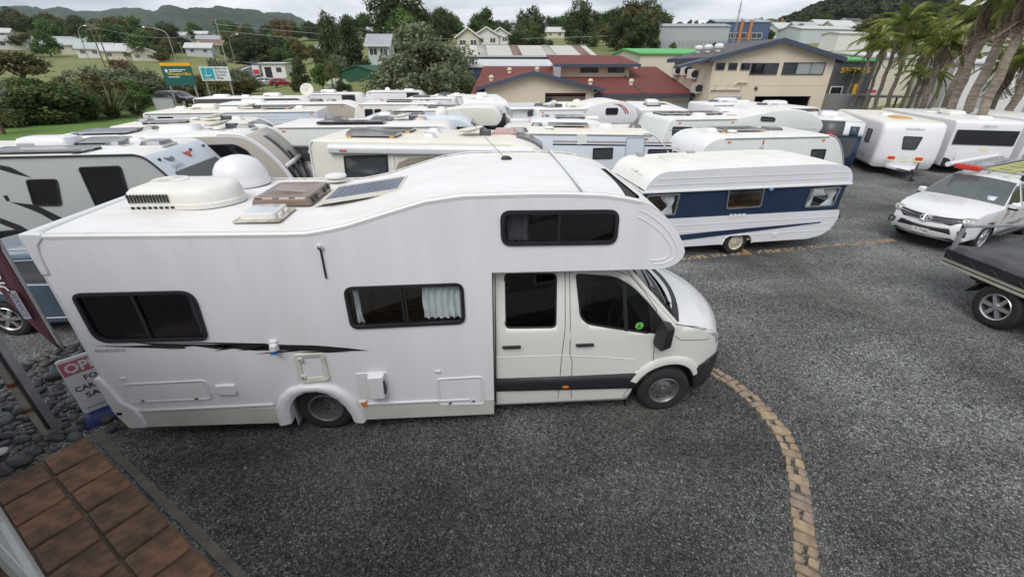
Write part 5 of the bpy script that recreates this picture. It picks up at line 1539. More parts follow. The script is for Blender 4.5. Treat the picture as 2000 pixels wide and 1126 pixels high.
R,side,L = plain_rv('caravan','long silver caravan with ribbed sides and pink tinged roof beside the lawn',K6,2.35,2.4,('blue_white','trim_white','cream_roof'),0.0,0.0,ribs=True,
 wins=[[(0.551,2.232),(1.153,2.222),(1.095,1.856),(0.488,1.867)]],stripes=[(2.16,2.26,0.1,5.2,'green_white')],
 kit=[('ac',1.9,0.3,'yellow_white',1.0),('pod',0.8,0.4,0.5,0.4,0.12,'yellow_white'),('pod',2.9,0.2,0.9,0.5,0.1,'rv_white'),('dish',3.7,0.1),('solar',5.0,0.0,1.2,0.8,0,1),('vent',1.4,0.0,'yellow_white'),('hatch',5.9,0.2,0.4,'old_white')])
ffr = Fr((L + 0.003,0,0),(0,1,0),(0,0,1),(1,0,0))
mb = MB()
for k in range(9): mb.box(-1.0,1.0,0.75 + k * 0.17,0.77 + k * 0.17,0,0.012,fr=ffr)
mb.build('front_rib','trim_white',R,split=True)
for i,(a,b) in enumerate(((0.1,1.95),(0.32,2.0),(-0.1,1.72),(0.2,1.68),(0.45,1.8))):
 mb = MB(); mb.tube([ffr(a + 0.10 * math.cos(t),b + 0.06 * math.sin(t * (1.3 + i * 0.2)),0.014) for t in [k * 0.7 for k in range(8)]],0.008,5); mb.build('script_mark','decal_grey',R)
plain_rv('caravan','beige caravan with curved nose behind long silver caravan',(-13.2,23.9,-6.9,24.6),2.35,2.45,('beige','beige','pale_roof'),0.0,2.3,
 kit=[('updish',4.2,0.3),('pod',1.5,0,1.2,0.7,0.15,'rv_white'),('pod',4.6,0.2,0.7,0.5,0.12,'charcoal'),('hatch',5.4,0,0.5,'smoke_acrylic')])
plain_rv('caravan','white caravan with black side band in the back row nearest the billboards',(-17.2,29.2,-11.2,29.8),2.35,2.42,('charcoal','rv_white','pale_roof'),0.0,1.2,
 kit=[('pod',1.2,0,1.0,0.7,0.14,'rv_white'),('hatch',2.6,0,0.5,'old_white'),('ac',4.2,0,'rv_white',1.0)])
plain_rv('caravan','white caravan with black nose corners left of the other in back row',(-12.2,33.2,-8.6,33.4),2.3,2.45,RV3,0.0,1.3,kit=[('ac',1.5,0,'rv_white'),('hatch',2.6,0.3,0.5,'smoke_acrylic'),('solar',0.7,0.2,1.0,0.8)],stripes=[(1.5,2.35,2.6,3.5,'decal_black')])
plain_rv('caravan','white caravan with black nose corners nearer the green shed in back row',(-8.3,35.0,-4.4,35.2),2.3,2.5,RV3,0.0,1.3,kit=[('dome',1.4,0.2,0.2,'rv_white'),('hatch',2.2,0,0.5,'smoke_acrylic'),('pod',3.0,0.2,0.8,0.6,0.12,'rv_white')],stripes=[(1.5,2.4,2.9,3.8,'decal_black')])
R,side,L = plain_rv('caravan','white bus shaped camper with two dark side windows near big grey leaved tree',(-6.1,23.4,-2.2,23.3),2.3,2.5,('yellow_white','rv_white','pale_roof'),0.4,0.3,cat='camper',
 wins=[[(0.374,2.247),(0.776,2.246),(0.749,1.89),(0.344,1.891)],[(0.852,2.246),(1.179,2.246),(1.18,1.889),(0.825,1.89)],[(1.497,2.174),(1.725,2.174),(1.74,1.888),(1.485,1.889)]],
 kit=[('hatch',0.8,0.2,0.5,'pink_acrylic'),('solar',1.9,0.1,1.2,0.9),('hatch',3.2,0.2,0.5,'smoke_acrylic')])
plain_rv('motorhome','white low motorhome with shallow overcab in front of big grey leaved tree',(-3.75,20.95,-1.4,20.75),2.3,2.42,('rv_cream','rv_white','pale_roof'),overcab=0.12,cat='motorhome',
 wins=[[(0.351,2.375),(0.742,2.376),(0.752,2.248),(0.359,2.247)]],kit=[('hatch',0.9,0.3,0.5,'smoke_acrylic'),('solar',1.9,0.0,1.3,0.8),('hatch',2.6,0.2,0.4,'smoke_acrylic')])
plain_rv('caravan','white caravan with shallow roof hump left of the big tree trunk',(-4.4,27.4,-1.5,27.3),2.2,2.5,RV3,0.3,0.3,kit=[('solar',0.9,0,1.0,0.9),('hatch',2.1,0.2,0.6,'smoke_acrylic'),('vent',1.6,-0.4)])
plain_rv('caravan','white caravan tail with open hatch under the big tree',(-3.2,30.9,-1.0,30.8),2.2,2.45,RV3,0.0,0.2,kit=[('bighatch',0.8,0,0.7,0.7,'charcoal'),('pod',1.6,0.1,0.5,0.4,0.1,'yellow_white')])
# ---- pale blue panel van
def panel_van(label,e,H,m,kit=()):
 W = 1.95
 R,side,L = rv_root('camper_van',label,'van',e,W)
 top = curve([(0.02,2.1),(0.12,H - 0.04),(0.5,H),(L - 0.9,H),(L - 0.1,H - 0.12),(L + 0.5,H - 0.55),(L + 0.95,1.25),(L + 1.45,1.02),(L + 1.72,0.85),(L + 1.75,0.4)],5)
 prof = [(0.05,0.36),(0.0,0.6)] + top
 shell(R,prof[::-1],W,(m,m,m),0.12)
 i0 = next(i for i,q in enumerate(top) if q[0] > L + 0.05); i1 = next(i for i,q in enumerate(top) if q[0] > L + 0.9)
 strip_on(R,'windscreen',top[i0:i1],-0.8,0.8,'grey_glass',0.012)
 po = rpoly([(L - 0.65,1.18),(L + 0.75,1.12),(L + 0.35,H - 0.55),(L + 0.1,H - 0.38),(L - 0.55,H - 0.36)],0.08,3)
 window(R,po,side,0.03,glass='dark_glass')
 running_gear(R,[0.95,L + 0.75],W,r=0.33)
 mb = MB(); mb.slab(rpoly([(-0.08,-0.14),(0.08,-0.14),(0.08,0.14),(-0.08,0.14)],0.04,3),Fr((L + 0.62,-W / 2 - 0.14,1.30),(0,1,0),(0,0,1),(1,0,0)),-0.03,0.06,inset=0.02); mb.build('mirror','black_plastic',R)
 mb = MB(); mb.box(0.4,L - 0.9,0.02,0.045,H - 0.20,H - 0.18); o = mb.build('roof_gutter','trim_grey',R); o.location.y = -W / 2 - 0.045
 roof_kit(R,H,kit)
panel_van('pale blue white high roof van with cream dome on top, facing right',(-4.6,18.15,-0.55,18.1),2.38,'blue_white',kit=[('dome',3.0,0.0,0.26,'yellow_white'),('solar',1.6,0.2,1.3,0.8,0,1),('pod',0.7,0.2,0.6,0.5,0.08,'rv_white')])
panel_van('white high roof van with awning rail in front of red striped overcab motorhome',(2.0,18.1,5.0,17.95),2.22,'rv_white',kit=[('solar',1.7,0.1,1.2,0.8),('pod',2.6,0.1,0.7,0.5,0.06,'old_white'),('hatch',0.7,0.2,0.4,'smoke_acrylic')])
# ---- motorhome nose-on, pop-top, and the overcab with a red curve
def noseon_motorhome():
 R = thing('motorhome','white motorhome seen nose-on with tall dark windscreen and pink card','motorhome',(0.30,23.4,0),-math.pi / 2 + 0.05,'parked caravans and motorhomes')
 W,L,H = 2.25,6.0,2.6
 nose = curve([(-0.35,H),(-0.1,2.52),(0.0,2.3),(0.12,1.7),(0.3,1.0),(0.35,0.4)],4)
 prof = [(-L,0.36),(-L,H - 0.1),(-L + 0.1,H)] + nose
 shell(R,prof[::-1],W,('rv_white','rv_white','pale_roof'),0.08)
 i0 = next(i for i,q in enumerate(nose) if q[1] < 2.12); i1 = next(i for i,q in enumerate(nose) if q[1] < 1.05)
 f = strip_on(R,'windscreen',nose[i0:i1],-0.98,0.98,'grey_glass',0.02)
 mb = MB(); mb.box(0.30,0.31,0.3,0.62,1.18,1.30); mb.build('pink_card',mat('pink_paper',(0.7,0.25,0.35),0.7),f)
 mb = MB(); mb.tube([(0.0,0.45 * s,2.36 + 0.05 * (1 - s * s)) for s in (-0.5,-0.25,0,0.25,0.5)],0.012,5); mb.build('front_emblem','trim_grey',R)
 mb = MB()
 for s in (-1,1): mb.box(0.0,0.12,s * 1.30 - 0.09,s * 1.30 + 0.09,1.25,1.85)
 mb.build('mirror','black_plastic',R,bevel=0.04,split=True)
 running_gear(R,[-4.4,-0.6],W)
 roof_kit(R,H,[('hatch',-1.2,0.3,0.5,'old_white'),('hatch',-2.4,-0.2,0.5,'old_white'),('vent',-1.6,-0.6),('ac',-3.4,0,'rv_white',0.9)])
noseon_motorhome()
def poptop():
 e = (1.75,21.5,2.95,21.4)
 R = thing('caravan','white pop-top caravan with raised roof and grey vent window beside nose-on motorhome','caravan',(2.36,21.4,0),-math.pi / 2 + 0.06,'parked caravans and motorhomes')
 W,L,H = 1.9,3.0,1.95
 prof = rpoly([(-L,0.36),(0.0,0.36),(0.0,H),(-L,H)],0.1,4)
 shell(R,prof,W,RV3,0.05)
 mb = MB(); mb.box(-L + 0.15,-0.12,-0.82,0.82,H,2.38); f = mb.build('pop_up_wall','green_white',R)
 plate(R,'pop_up_roof',rrect(-L,0.06,-0.98,0.98,0.1,3),Fr((0,0,0),(1,0,0),(0,1,0),(0,0,1)),2.38,2.46,'rv_white',inset=0.03)
 ff = Fr((-0.12,0,0),(0,1,0),(0,0,1),(1,0,0))
 window(R,rrect(-0.15,0.65,2.02,2.32,0.08,3),ff,0.03,frame='trim_grey',glass='grey_glass')
 ff = Fr((0.0,0,0),(0,1,0),(0,0,1),(1,0,0))
 for k,(a,b,m) in enumerate(((-0.45,1.62,'decal_red'),(0.0,1.62,'decal_grey'),(0.45,1.62,'decal_grey'),(-0.55,1.2,'decal_red'))):
  plate(R,'print_mark',rrect(a - 0.14,a + 0.14,b - 0.04,b + 0.04,0.01,2),ff,0.0,0.006,m)
 mb = MB(); mb.box(0,0.03,-0.8,0.8,1.35,1.8); o = mb.build('rear_door','trim_white',R,bevel=0.012); o.location.x = -0.02
 running_gear(R,[-1.5],W)
poptop()
R,side,L = plain_rv('motorhome','white overcab motorhome with red and grey curve on its overcab',(2.55,20.55,5.0,20.75),2.3,2.45,('rv_white','rv_white','pale_roof'),overcab=0.30,cat='motorhome',
 kit=[('pod',0.5,0.4,0.7,0.5,0.12,'charcoal'),('dome',1.1,0.3,0.22,'rv_white'),('pod',1.7,0.6,0.9,0.5,0.16,'yellow_white'),('dome',2.3,0.5,0.25,'rv_white'),('ac',2.0,-0.4,'yellow_white',0.9),('dish',0.8,-0.3)])
window(R,rrect(L + 0.75,L + 1.35,2.16,2.46,0.08,4),side,0.03)
for r_,m,x0 in ((0.62,'decal_red',0.0),(0.55,'decal_grey',-0.12)):
 pts = [(L + 1.25 + x0 + 0.75 * math.sin(t) * 0.9,2.62 - 0.62 * (1 - math.cos(t))) for t in [k * 0.14 for k in range(10)]]
 decal(R,'curve_decal',pts + [(x - 0.07,z - 0.01) for x,z in pts[::-1]],side,m,0.004)
decal(R,'script_mark',[(L - 0.3,2.12),(L - 0.1,2.16),(L + 0.15,2.02),(L + 0.0,2.0)],side,'decal_grey',0.004)
def tail_caravan(label,loc,rz,W,H,low,high,kit=(),L=5.5,plate_m=None):
 R = thing('caravan',label,'caravan',loc,rz,'parked caravans and motorhomes')
 prof = rpoly([(-L,0.36),(0.0,0.36),(0.06,1.2),(-0.05,H),(-L,H)],[0.1,0.1,0.3,0.2,0.2],4)
 shell(R,prof,W,('rv_white',high,'pale_roof'),0.07)
 ff = Fr((0.05,0,0),(0,1,0),(0,0,1),(1,0,0))
 plate(R,'end_panel',rrect(-W / 2 + 0.08,W / 2 - 0.08,0.5,H - 0.55,0.08,3),ff,-0.05,0.02,low)
 running_gear(R,[-L / 2],W,hitch=(0.05,1.1))
 roof_kit(R,H,kit)
 return R,ff
R,ff = tail_caravan('caravan with charcoal end panel between overcab and green swoosh motorhomes',(8.45,20.6,0),-math.pi / 2 - 0.18,2.2,2.4,'charcoal','grey_panel',[('hatch',-1.0,0.2,0.5,'old_white'),('solar',-2.2,0.0,1.2,1.0),('ac',-3.5,0.0,'rv_white')])
window(R,rrect(-0.75,0.75,1.93,2.22,0.05,3),Fr((0.0,0,0),(0,1,0),(0,0,1),(1,0,0)),0.03,glass='grey_glass',c=0.03,glass_c=0.016)
plain_rv('caravan','white caravan with silver end window below open garage doorway',(12.0,23.2,15.6,23.6),2.3,2.42,('rv_white','rv_white','pale_roof'),0.0,1.0,kit=[('ac',1.7,0.3,'rv_white',1.1),('hatch',0.9,0.2,0.5,'charcoal'),('pod',2.6,0.1,0.8,0.5,0.1,'rv_white')],wins=[[(0.3,1.75),(1.0,1.75),(1.0,2.2),(0.3,2.2)]])
plain_rv('caravan','white caravan with long dark upper window band behind blue fronted caravan',(13.4,20.9,16.4,21.3),2.3,2.42,('charcoal','rv_white','pale_roof'),0.0,1.0,kit=[('ac',1.7,0.3,'rv_white',1.1),('hatch',0.9,0.2,0.5,'charcoal')])
# ---- blue fronted, oval fronted and wide fronted caravans on the right
def blue_front():
 R = thing('caravan','caravan with navy front and grey shield panel under red bird mark','caravan',(14.1,17.3,0),-math.pi / 2 - 0.52,'parked caravans and motorhomes')
 R.scale.z = 0.94
 W,L,H = 2.2,5.5,2.36
 nose = curve([(-0.5,H),(-0.15,2.3),(0.02,2.0),(0.05,1.6),(0.12,1.1),(0.02,0.7),(-0.25,0.4)],4)
 prof = [(-L,0.4),(-L,H - 0.1),(-L + 0.1,H)] + nose
 shell(R,prof[::-1],W,('rv_white','navy','pale_roof'),0.06)
 strip_on(R,'upper_front',nose[2:11],-W / 2 + 0.02,W / 2 - 0.02,'rv_white',0.008)
 strip_on(R,'centre_band',nose[3:12],-0.42,0.42,'charcoal',0.02)
 for s in (-1,1): strip_on(R,'corner_window',nose[6:11],*(sorted((s * 0.62,s * 0.92))),'navy_dark',0.02)
 ff = Fr((0.07,0,0),(0,1,0),(0,0,1),(1,0,0))
 plate(R,'shield_panel',rpoly([(-0.95,1.72),(0.95,1.72),(0.9,1.0),(0.55,0.78),(-0.55,0.78),(-0.9,1.0)],0.06,3),ff,-0.02,0.05,'charcoal',inset=0.015)
 plate(R,'oval_badge',[(0.24 * math.cos(t * 0.314),1.38 + 0.10 * math.sin(t * 0.314)) for t in range(20)],ff,0.05,0.06,'blue_white')
 plate(R,'red_emblem',[(-0.20,1.93),(-0.05,1.90),(0,1.92),(0.05,1.90),(0.20,1.93),(0.06,1.84),(0.02,1.78),(-0.02,1.78),(-0.06,1.84)],ff,0.0,0.035,'decal_red')
 text('V8',Fr(ff(0.75,0.55,0.0),ff.u,ff.v,ff.n),0.12,'decal_white',R,c=0.02)
 mb = MB(); mb.box(0.0,0.28,-0.2,0.3,0.72,0.76); mb.build('step_board','wood_block',R)
 running_gear(R,[-2.4],W,hitch=(-0.1,1.1))
 roof_kit(R,H,[('ac',-2.4,0.1,'rv_white',1.0),('pod',-1.3,0.3,0.8,0.5,0.1,'rv_white'),('hatch',-3.6,0.1,0.5,'old_white')])
blue_front()
def oval_front():
 R = thing('caravan','white caravan with rounded front, small tapered window and paper notices','caravan',(17.75,17.35,0),-math.pi / 2 - 0.38,'parked caravans and motorhomes')
 R.scale.z = 0.94
 W,L,H = 2.2,6.0,2.3
 nose = curve([(-0.45,H),(-0.12,2.24),(0.02,2.02),(0.10,1.6),(0.14,1.1),(0.12,0.65),(0.0,0.36)],5)
 prof = [(-L,0.36),(-L,H - 0.1),(-L + 0.1,H)] + nose
 shell(R,prof[::-1],W,('rv_white','rv_white','cream_roof'),0.16)
 ff = Fr((0.10,0,0),(0,1,0),(-0.08,0,1))
 window(R,rpoly([(-0.33,1.72),(0.33,1.72),(0.24,1.17),(-0.24,1.17)],0.06,4),Fr((0.215,0,0),(0,1,0),(-0.06,0,1)),0.035,glass='grey_glass')
 text('Hobby',Fr((0.05,0,2.0),(0,1,0),(-0.25,0,1)),0.10,'decal_grey',R,width=0.62,c=0.012)
 for a,m in ((-0.48,'decal_red'),(0.0,'blue_white'),(0.48,'decal_red')):
  f = plate(R,'paper_notice',rrect(a - 0.17,a + 0.17,0.66,0.90,0.01,2),Fr((0.14,0,0),(0,1,0),(0,0,1),(1,0,0)),0.0,0.012,mat('notice_yellow',(0.75,0.66,0.4),0.7))
  plate(f,'notice_print',rrect(a - 0.13,a + 0.13,0.72,0.86,0.01,2),Fr((0.14,0,0),(0,1,0),(0,0,1),(1,0,0)),0.012,0.015,m)
 sd = Fr((0,-W / 2,0),(1,0,0),(0,0,1),(0,-1,0))
 window(R,rrect(-1.35,-0.85,1.25,1.85,0.06,3),sd,0.035,glass='grey_glass')
 mb = MB(); mb.box(-3.2,-0.75,0.62,0.80,0.0,0.006,fr=sd); mb.build('side_stripe','trim_grey',R)
 mb = MB(); mb.add([(0.05,-0.55,0.34),(0.05,0.55,0.34),(0.75,0.15,0.32),(0.75,-0.15,0.32),(0.05,-0.55,0.48),(0.05,0.55,0.48),(0.75,0.15,0.40),(0.75,-0.15,0.40)],[(0,1,2,3),(4,5,6,7),(0,1,5,4),(1,2,6,5),(2,3,7,6),(3,0,4,7)]); mb.build('drawbar_cover','rv_white',R,bevel=0.02)
 running_gear(R,[-2.7],W,hitch=(0.1,1.0))
 roof_kit(R,H,[('pod',-1.6,0.0,1.2,0.6,0.06,'sealant'),('hatch',-3.0,0,0.5,'old_white')])
oval_front()
def wide_front():
 R = thing('caravan','white caravan with wide dark front window and black lower corners, near palms','caravan',(20.95,17.3,0),-math.pi / 2 - 0.30,'parked caravans and motorhomes')
 R.scale.z = 0.95
 W,L,H = 2.35,6.2,2.30
 nose = curve([(-0.25,H),(-0.06,2.24),(0.0,2.05),(0.04,1.4),(0.06,0.8),(0.0,0.36)],5)
 prof = [(-L,0.4),(-L,H - 0.1),(-L + 0.1,H)] + nose
 shell(R,prof[::-1],W,('rv_white','rv_white','pale_roof'),0.05)
 ff = Fr((0.09,0,0),(0,1,0),(-0.03,0,1))
 window(R,rrect(-1.08,1.08,1.30,1.92,0.03,2),ff,0.02,frame='charcoal',glass='solar_dark')
 text('Jayco',Fr((0.03,0.0,2.08),(0,1,0),(-0.1,0,1)),0.12,'decal_grey',R,width=0.5,c=0.012,shear=0.3)
 f = plate(R,'paper_notice',rrect(0.0,0.28,1.04,1.20,0.01,2),ff,0.0,0.01,MATS['notice_yellow'])
 plate(R,'front_panel',rrect(-0.75,0.75,0.5,1.02,0.06,3),ff,-0.005,0.012,'rv_white')
 for s in (-1,1):
  po = [(s * 1.15,0.36),(s * 1.15,0.74),(s * 0.98,0.70),(s * 0.75,0.50),(s * 0.45,0.36)]
  plate(R,'corner_guard',po,ff,-0.01,0.03,'black_plastic')
 sd = Fr((0,-W / 2,0),(1,0,0),(0,0,1),(0,-1,0))
 window(R,rpoly([(-1.55,1.28),(-0.85,1.28),(-0.62,1.85),(-1.45,1.85)],0.03,2),sd,0.03)
 plate(R,'gas_hatch',rrect(-0.85,-0.65,0.48,0.78,0.03,2),sd,0,0.012,'decal_black')
 running_gear(R,[-2.6,-3.4],W,hitch=(0.0,1.1))
 roof_kit(R,H,[('ac',-2.6,0.0,'old_white',1.0),('hatch',-1.1,0.3,0.6,'old_white'),('pod',-4.2,0,0.6,0.5,0.06,'rv_white')])
wide_front()
def edge_caravan():
 R = thing('caravan','white caravan with black lower half and bike rack at the right picture edge','caravan',(23.7,16.8,0),-math.pi / 2 - 0.2,'parked caravans and motorhomes')
 W,L,H = 2.3,6.0,2.25
 prof = rpoly([(-L,0.4),(0.0,0.4),(0.02,1.4),(-0.15,H),(-L,H)],[0.05,0.05,0.1,0.25,0.2],4)
 shell(R,prof,W,('rv_white','rv_white','pale_roof'),0.05)
 ff = Fr((0.02,0,0),(0,1,0),(0,0,1),(1,0,0))
 plate(R,'end_panel',rrect(-1.05,1.05,1.05,1.75,0.05,3),ff,-0.02,0.03,'charcoal')
 plate(R,'tool_box',rrect(-1.0,1.0,0.55,1.0,0.05,3),ff,0.0,0.45,'grey_panel',inset=0.03)
 mb = MB(); mb.tube([ff(-0.9,0.5,0.5),ff(-0.9,2.0,0.25),ff(0.0,2.05,0.25)],0.02,6); mb.build('rack_tube','black_plastic',R)
 plate(R,'blue_sign',rrect(-0.1,0.4,1.3,1.6,0.02,2),ff,0.03,0.04,'blue_white')
 running_gear(R,[-2.6,-3.4],W,hitch=(0.0,1.2))
edge_caravan()
# ---- retro caravan, navy and white
def retro():
 W = 2.0
 e = (3.55,9.15,8.78,9.66)
 R,side,L = rv_root('caravan','retro white caravan with navy window band and rounded ends, left wheel chocked','caravan',e,W,'parked caravans and motorhomes')
 far = Fr((0,W / 2,0),(1,0,0),(0,0,1),(0,1,0))
 H = 2.12
 zb0,zb1 = 1.02,1.66
 upper = [(0.0,zb1)] + curve([(0.03,1.70),(0.18,1.94),(0.42,2.08),(0.8,H - 0.02),(1.6,H)],4) + curve([(L - 1.3,H + 0.02),(L - 0.45,H - 0.01),(L - 0.15,2.02),(L + 0.0,1.85),(L + 0.05,zb1 + 0.02)],4)
 lower = [(L - 0.06,zb0)] + curve([(L - 0.02,0.98),(L + 0.0,0.80),(L - 0.10,0.55),(L - 0.32,0.38),(L - 0.7,0.30)],4) + [(3.02,0.30),(2.98,0.42),(2.88,0.50),(2.38,0.50),(2.28,0.44),(2.24,0.30)] + [(0.5,0.30),(0.2,0.5),(0.05,0.8),(0.0,zb0)]
 band = [(0.02,zb0),(0.02,zb1),(L - 0.04,zb1),(L - 0.09,zb0)]
 wins = [[(0.076,1.608),(1.18,1.63),(1.181,1.202),(0.493,1.164)],[(2.075,1.652),(2.993,1.674),(3.034,1.186),(2.121,1.168)],[(3.903,1.674),(4.904,1.684),(4.996,1.207),(3.962,1.192)]]
 wins[0] = [(0.10,1.60),(0.10,1.12),(0.86,1.10),(0.90,1.60)]
 wins[2] = [(L - 1.0,1.58),(L - 0.20,1.59),(L - 0.24,1.12),(L - 1.06,1.11)]
 wp = [rpoly(q,0.07,4) for q in wins]
 for f in (side,far):
  mb = MB(); sheet(mb,upper,[],lambda a,b: f(a,b,0.0)); u_ = mb.build('upper_side','retro_white',R,smooth=0,fix=False,solid=0.012)
  mb = MB(); sheet(mb,band,[shrink(q,0.02) for q in wp],lambda a,b: f(a,b,-0.02)); mb.build('window_band','navy',R,smooth=0,fix=False,solid=0.012)
  mb = MB(); sheet(mb,lower,[],lambda a,b: f(a,b,0.012)); l_ = mb.build('lower_side','retro_white',R,smooth=0,fix=False,solid=0.012)
  mb = MB()
  for z in (1.80,1.93): mb.box(0.28 if z > 1.9 else 0.1,L - 0.12,z,z + 0.012,0.004,0.014,fr=f)
  mb.build('side_crease','retro_white',u_,split=True)
  mb = MB()
  for z in (0.84,0.66,0.50): mb.box(0.1,L - 0.06,z,z + 0.012,0.016,0.026,fr=f)
  mb.build('side_crease','retro_white',l_,split=True)
  for q in wp:
   window(R,q,f,0.03,frame='aluminium',glass='clear_glass',c=0.016,glass_c=-0.012)
  decal(R,'navy_flash',[(0.2,0.58),(0.2,0.42),(1.9,0.52),(L - 0.45,0.71),(L - 0.45,0.735),(2.4,0.67)],f,'navy',0.03)
  mb = MB(); mb.box(-0.06,L + 0.05,zb1 - 0.02,zb1 + 0.02,-0.01,0.045,fr=f); mb.build('drip_rail','trim_white',R,bevel=0.006)
  q = rrect(2.2,3.06,0.28,0.56,0.1,4)
  mb = MB(); mb.tube([f(2.22,0.29,0.02),f(2.27,0.45,0.02),f(2.38,0.52,0.02),f(2.88,0.52,0.02),f(2.99,0.44,0.02),f(3.03,0.29,0.02)],0.018,6); mb.build('arch_bead','retro_white',R)
 mb = MB(); mb.grid([[(x,y * (W / 2),z + 0.02 * (1 - y * y)) for y in [-1 + k / 4 for k in range(9)]] for x,z in upper[1:]]); mb.build('roof','retro_roof',R,smooth=50)
 for x,d in ((0.02,-1),(L - 0.06,1)):
  ff = Fr((x,0,0),(0,1,0),(0,0,1),(d,0,0))
  wq = rrect(-0.75,0.75,zb0 + 0.09,zb1 - 0.06,0.06,3)
  mb = MB(); sheet(mb,[(-W / 2 + 0.02,zb0),(W / 2 - 0.02,zb0),(W / 2 - 0.02,zb1),(-W / 2 + 0.02,zb1)],[shrink(wq,0.02)],lambda a,b: ff(a,b,-0.01)); mb.build('end_band','navy',R,smooth=0,fix=False,solid=0.012)
  window(R,wq,ff,0.03,frame='aluminium',glass='clear_glass',c=0.016,glass_c=-0.012)
  ends = [q for q in lower if (q[0] > L - 0.8 if d > 0 else q[0] < 0.6)]
  mb = MB(); mb.grid([[(a,y,b) for y in (-W / 2,0,W / 2)] for a,b in ends]); mb.build('end_panel','retro_white',R,smooth=60)
  mb = MB(); mb.box(x - 0.05 if d < 0 else x,x if d < 0 else x + 0.10,-W / 2,W / 2,zb1 - 0.02,zb1 + 0.02); mb.build('drip_rail','trim_white',R)
 mb = MB(); mb.box(0.3,L - 0.3,-W / 2 + 0.05,W / 2 - 0.05,0.34,0.38); mb.build('floor_panel','lining_tan',R)
 mb = MB(); mb.box(0.15,0.55,-0.2,0.6,0.40,1.35); mb.box(1.0,1.15,0.1,0.9,0.4,2.0); mb.box(0.2,1.3,0.2,0.9,0.4,0.95); mb.box(3.3,4.6,0.3,0.9,0.4,0.95); mb.box(0.3,0.8,-0.9,0.0,0.5,1.05); mb.box(1.9,3.0,-0.9,-0.5,0.4,1.08)
 mb.build('cabinet','wood_pale',R,split=True)
 mb = MB(); mb.box(1.3,3.2,0.86,0.90,0.5,1.0); mb.build('inner_lining','lining_tan',R)
 def drape(xc,w,y):
  mb = MB(); rows = []
  for j in range(9):
   t = j / 8
   k = 1 - 0.72 * math.exp(-((t - 0.62) / 0.22) ** 2)
   sx = 0.10 * math.exp(-((t - 0.62) / 0.3) ** 2)
   rows.append([(xc + sx + (u - 0.5) * w * k,y + 0.02 * math.sin(u * 30),1.62 - 0.52 * t) for u in [i / 24 for i in range(25)]])
  mb.grid(rows); mb.build('curtain','curtain',R,smooth=80)
 drape(0.62,0.34,-W / 2 + 0.07); drape(L - 0.42,0.36,-W / 2 + 0.07); drape(L - 0.95,0.14,-W / 2 + 0.07)
 fr_ = Fr((0,0,H),(1,0,0),(0,1,0),(0,0,1))
 for a,b,w in ((1.3,0.2,0.62),(3.6,0.3,0.62)):
  plate(R,'roof_hatch',rrect(a - w / 2,a + w / 2,b - 0.28,b + 0.28,0.04,3),fr_,0.01,0.06,'yellow_white',inset=0.02)
 mb = MB(); mb.box(0.6,0.75,0.7,0.9,0.0,0.06,fr=fr_); mb.box(2.0,2.2,0.8,0.9,0.0,0.06,fr=fr_); mb.build('roof_bracket','trim_grey',R,split=True)
 ne = Fr((0.12,0,1.84),(0,-1,0),(0.5,0,0.87),(-0.87,0,0.5))
 text('CHEVRON',Fr(ne(0.45,-0.10,0),ne.u,ne.v,ne.n),0.06,'decal_black',R,width=0.34,c=0.015)
 mb = MB()
 for i in range(5):
  pts = [ne(-0.05 + i * 0.13 + 0.07 * math.cos(t),0.06 + 0.06 * math.sin(t + i * 0.6),0.015) for t in [k * 0.6 for k in range(9)]]
  mb.tube(pts,0.004,4)
 mb.build('bird_outline','trim_grey',R,split=True)
 plate(R,'bird_mark',[(0.10,0.12),(0.16,0.085),(0.25,0.14),(0.16,0.105)],ne,0.012,0.018,'decal_black')
 lx = [(3.156,1.62),(2.466,1.014),(3.614,0.472)]
 mb = MB(); mb.lathe([(0.05,0.0),(0.05,0.05),(0.03,0.07),(0.001,0.075)],Fr(side(lx[0][0],lx[0][1],-0.01),(1,0,0),(0,0,1),(0,-1,0)),12); mb.build('porch_lamp',mat('lamp_blue',(0.2,0.4,0.6),0.2),R)
 for i in range(4):
  plate(R,'vent_square',rrect(lx[1][0] - 0.22 + i * 0.11,lx[1][0] - 0.14 + i * 0.11,lx[1][1] - 0.04,lx[1][1] + 0.04,0.01,2),side,0.018,0.03,'rv_white')
 plate(R,'lock_cover',rrect(lx[2][0] - 0.07,lx[2][0] + 0.07,lx[2][1] - 0.05,lx[2][1] + 0.05,0.02,2),side,0.016,0.034,'rv_white',inset=0.008)
 for s in (-1,1):
  wheel(R,2.63,s * (W / 2 - 0.10),0.305,0.17,s,rim='cream_rim',rr=0.60)
 mb = MB(); mb.box(2.15,3.1,-0.75,-0.72,0.3,0.75); mb.box(2.15,3.1,0.72,0.75,0.3,0.75); mb.build('wheel_well','inside_dark',R,split=True)
 mb = MB(); mb.tube([(L - 0.4,-0.5,0.38),(L + 0.95,0,0.45)],0.035,6); mb.tube([(L - 0.4,0.5,0.38),(L + 0.95,0,0.45)],0.035,6); mb.build('drawbar','charcoal',R,split=True)
 mb = MB(); mb.box(L + 0.85,L + 1.15,-0.06,0.06,0.42,0.54); mb.build('coupling','charcoal',R,bevel=0.02)
 mb = MB(); mb.cyl((L + 0.75,0.1,0.2),(L + 0.75,0.1,0.85),0.03,n=10); mb.tube([(L + 0.75,0.1,0.85),(L + 0.75,-0.05,0.9)],0.012,6); mb.build('jockey_wheel','charcoal',R,split=True)
 gx = R.matrix_basis @ Vector((2.98,-W / 2 + 0.02,0))
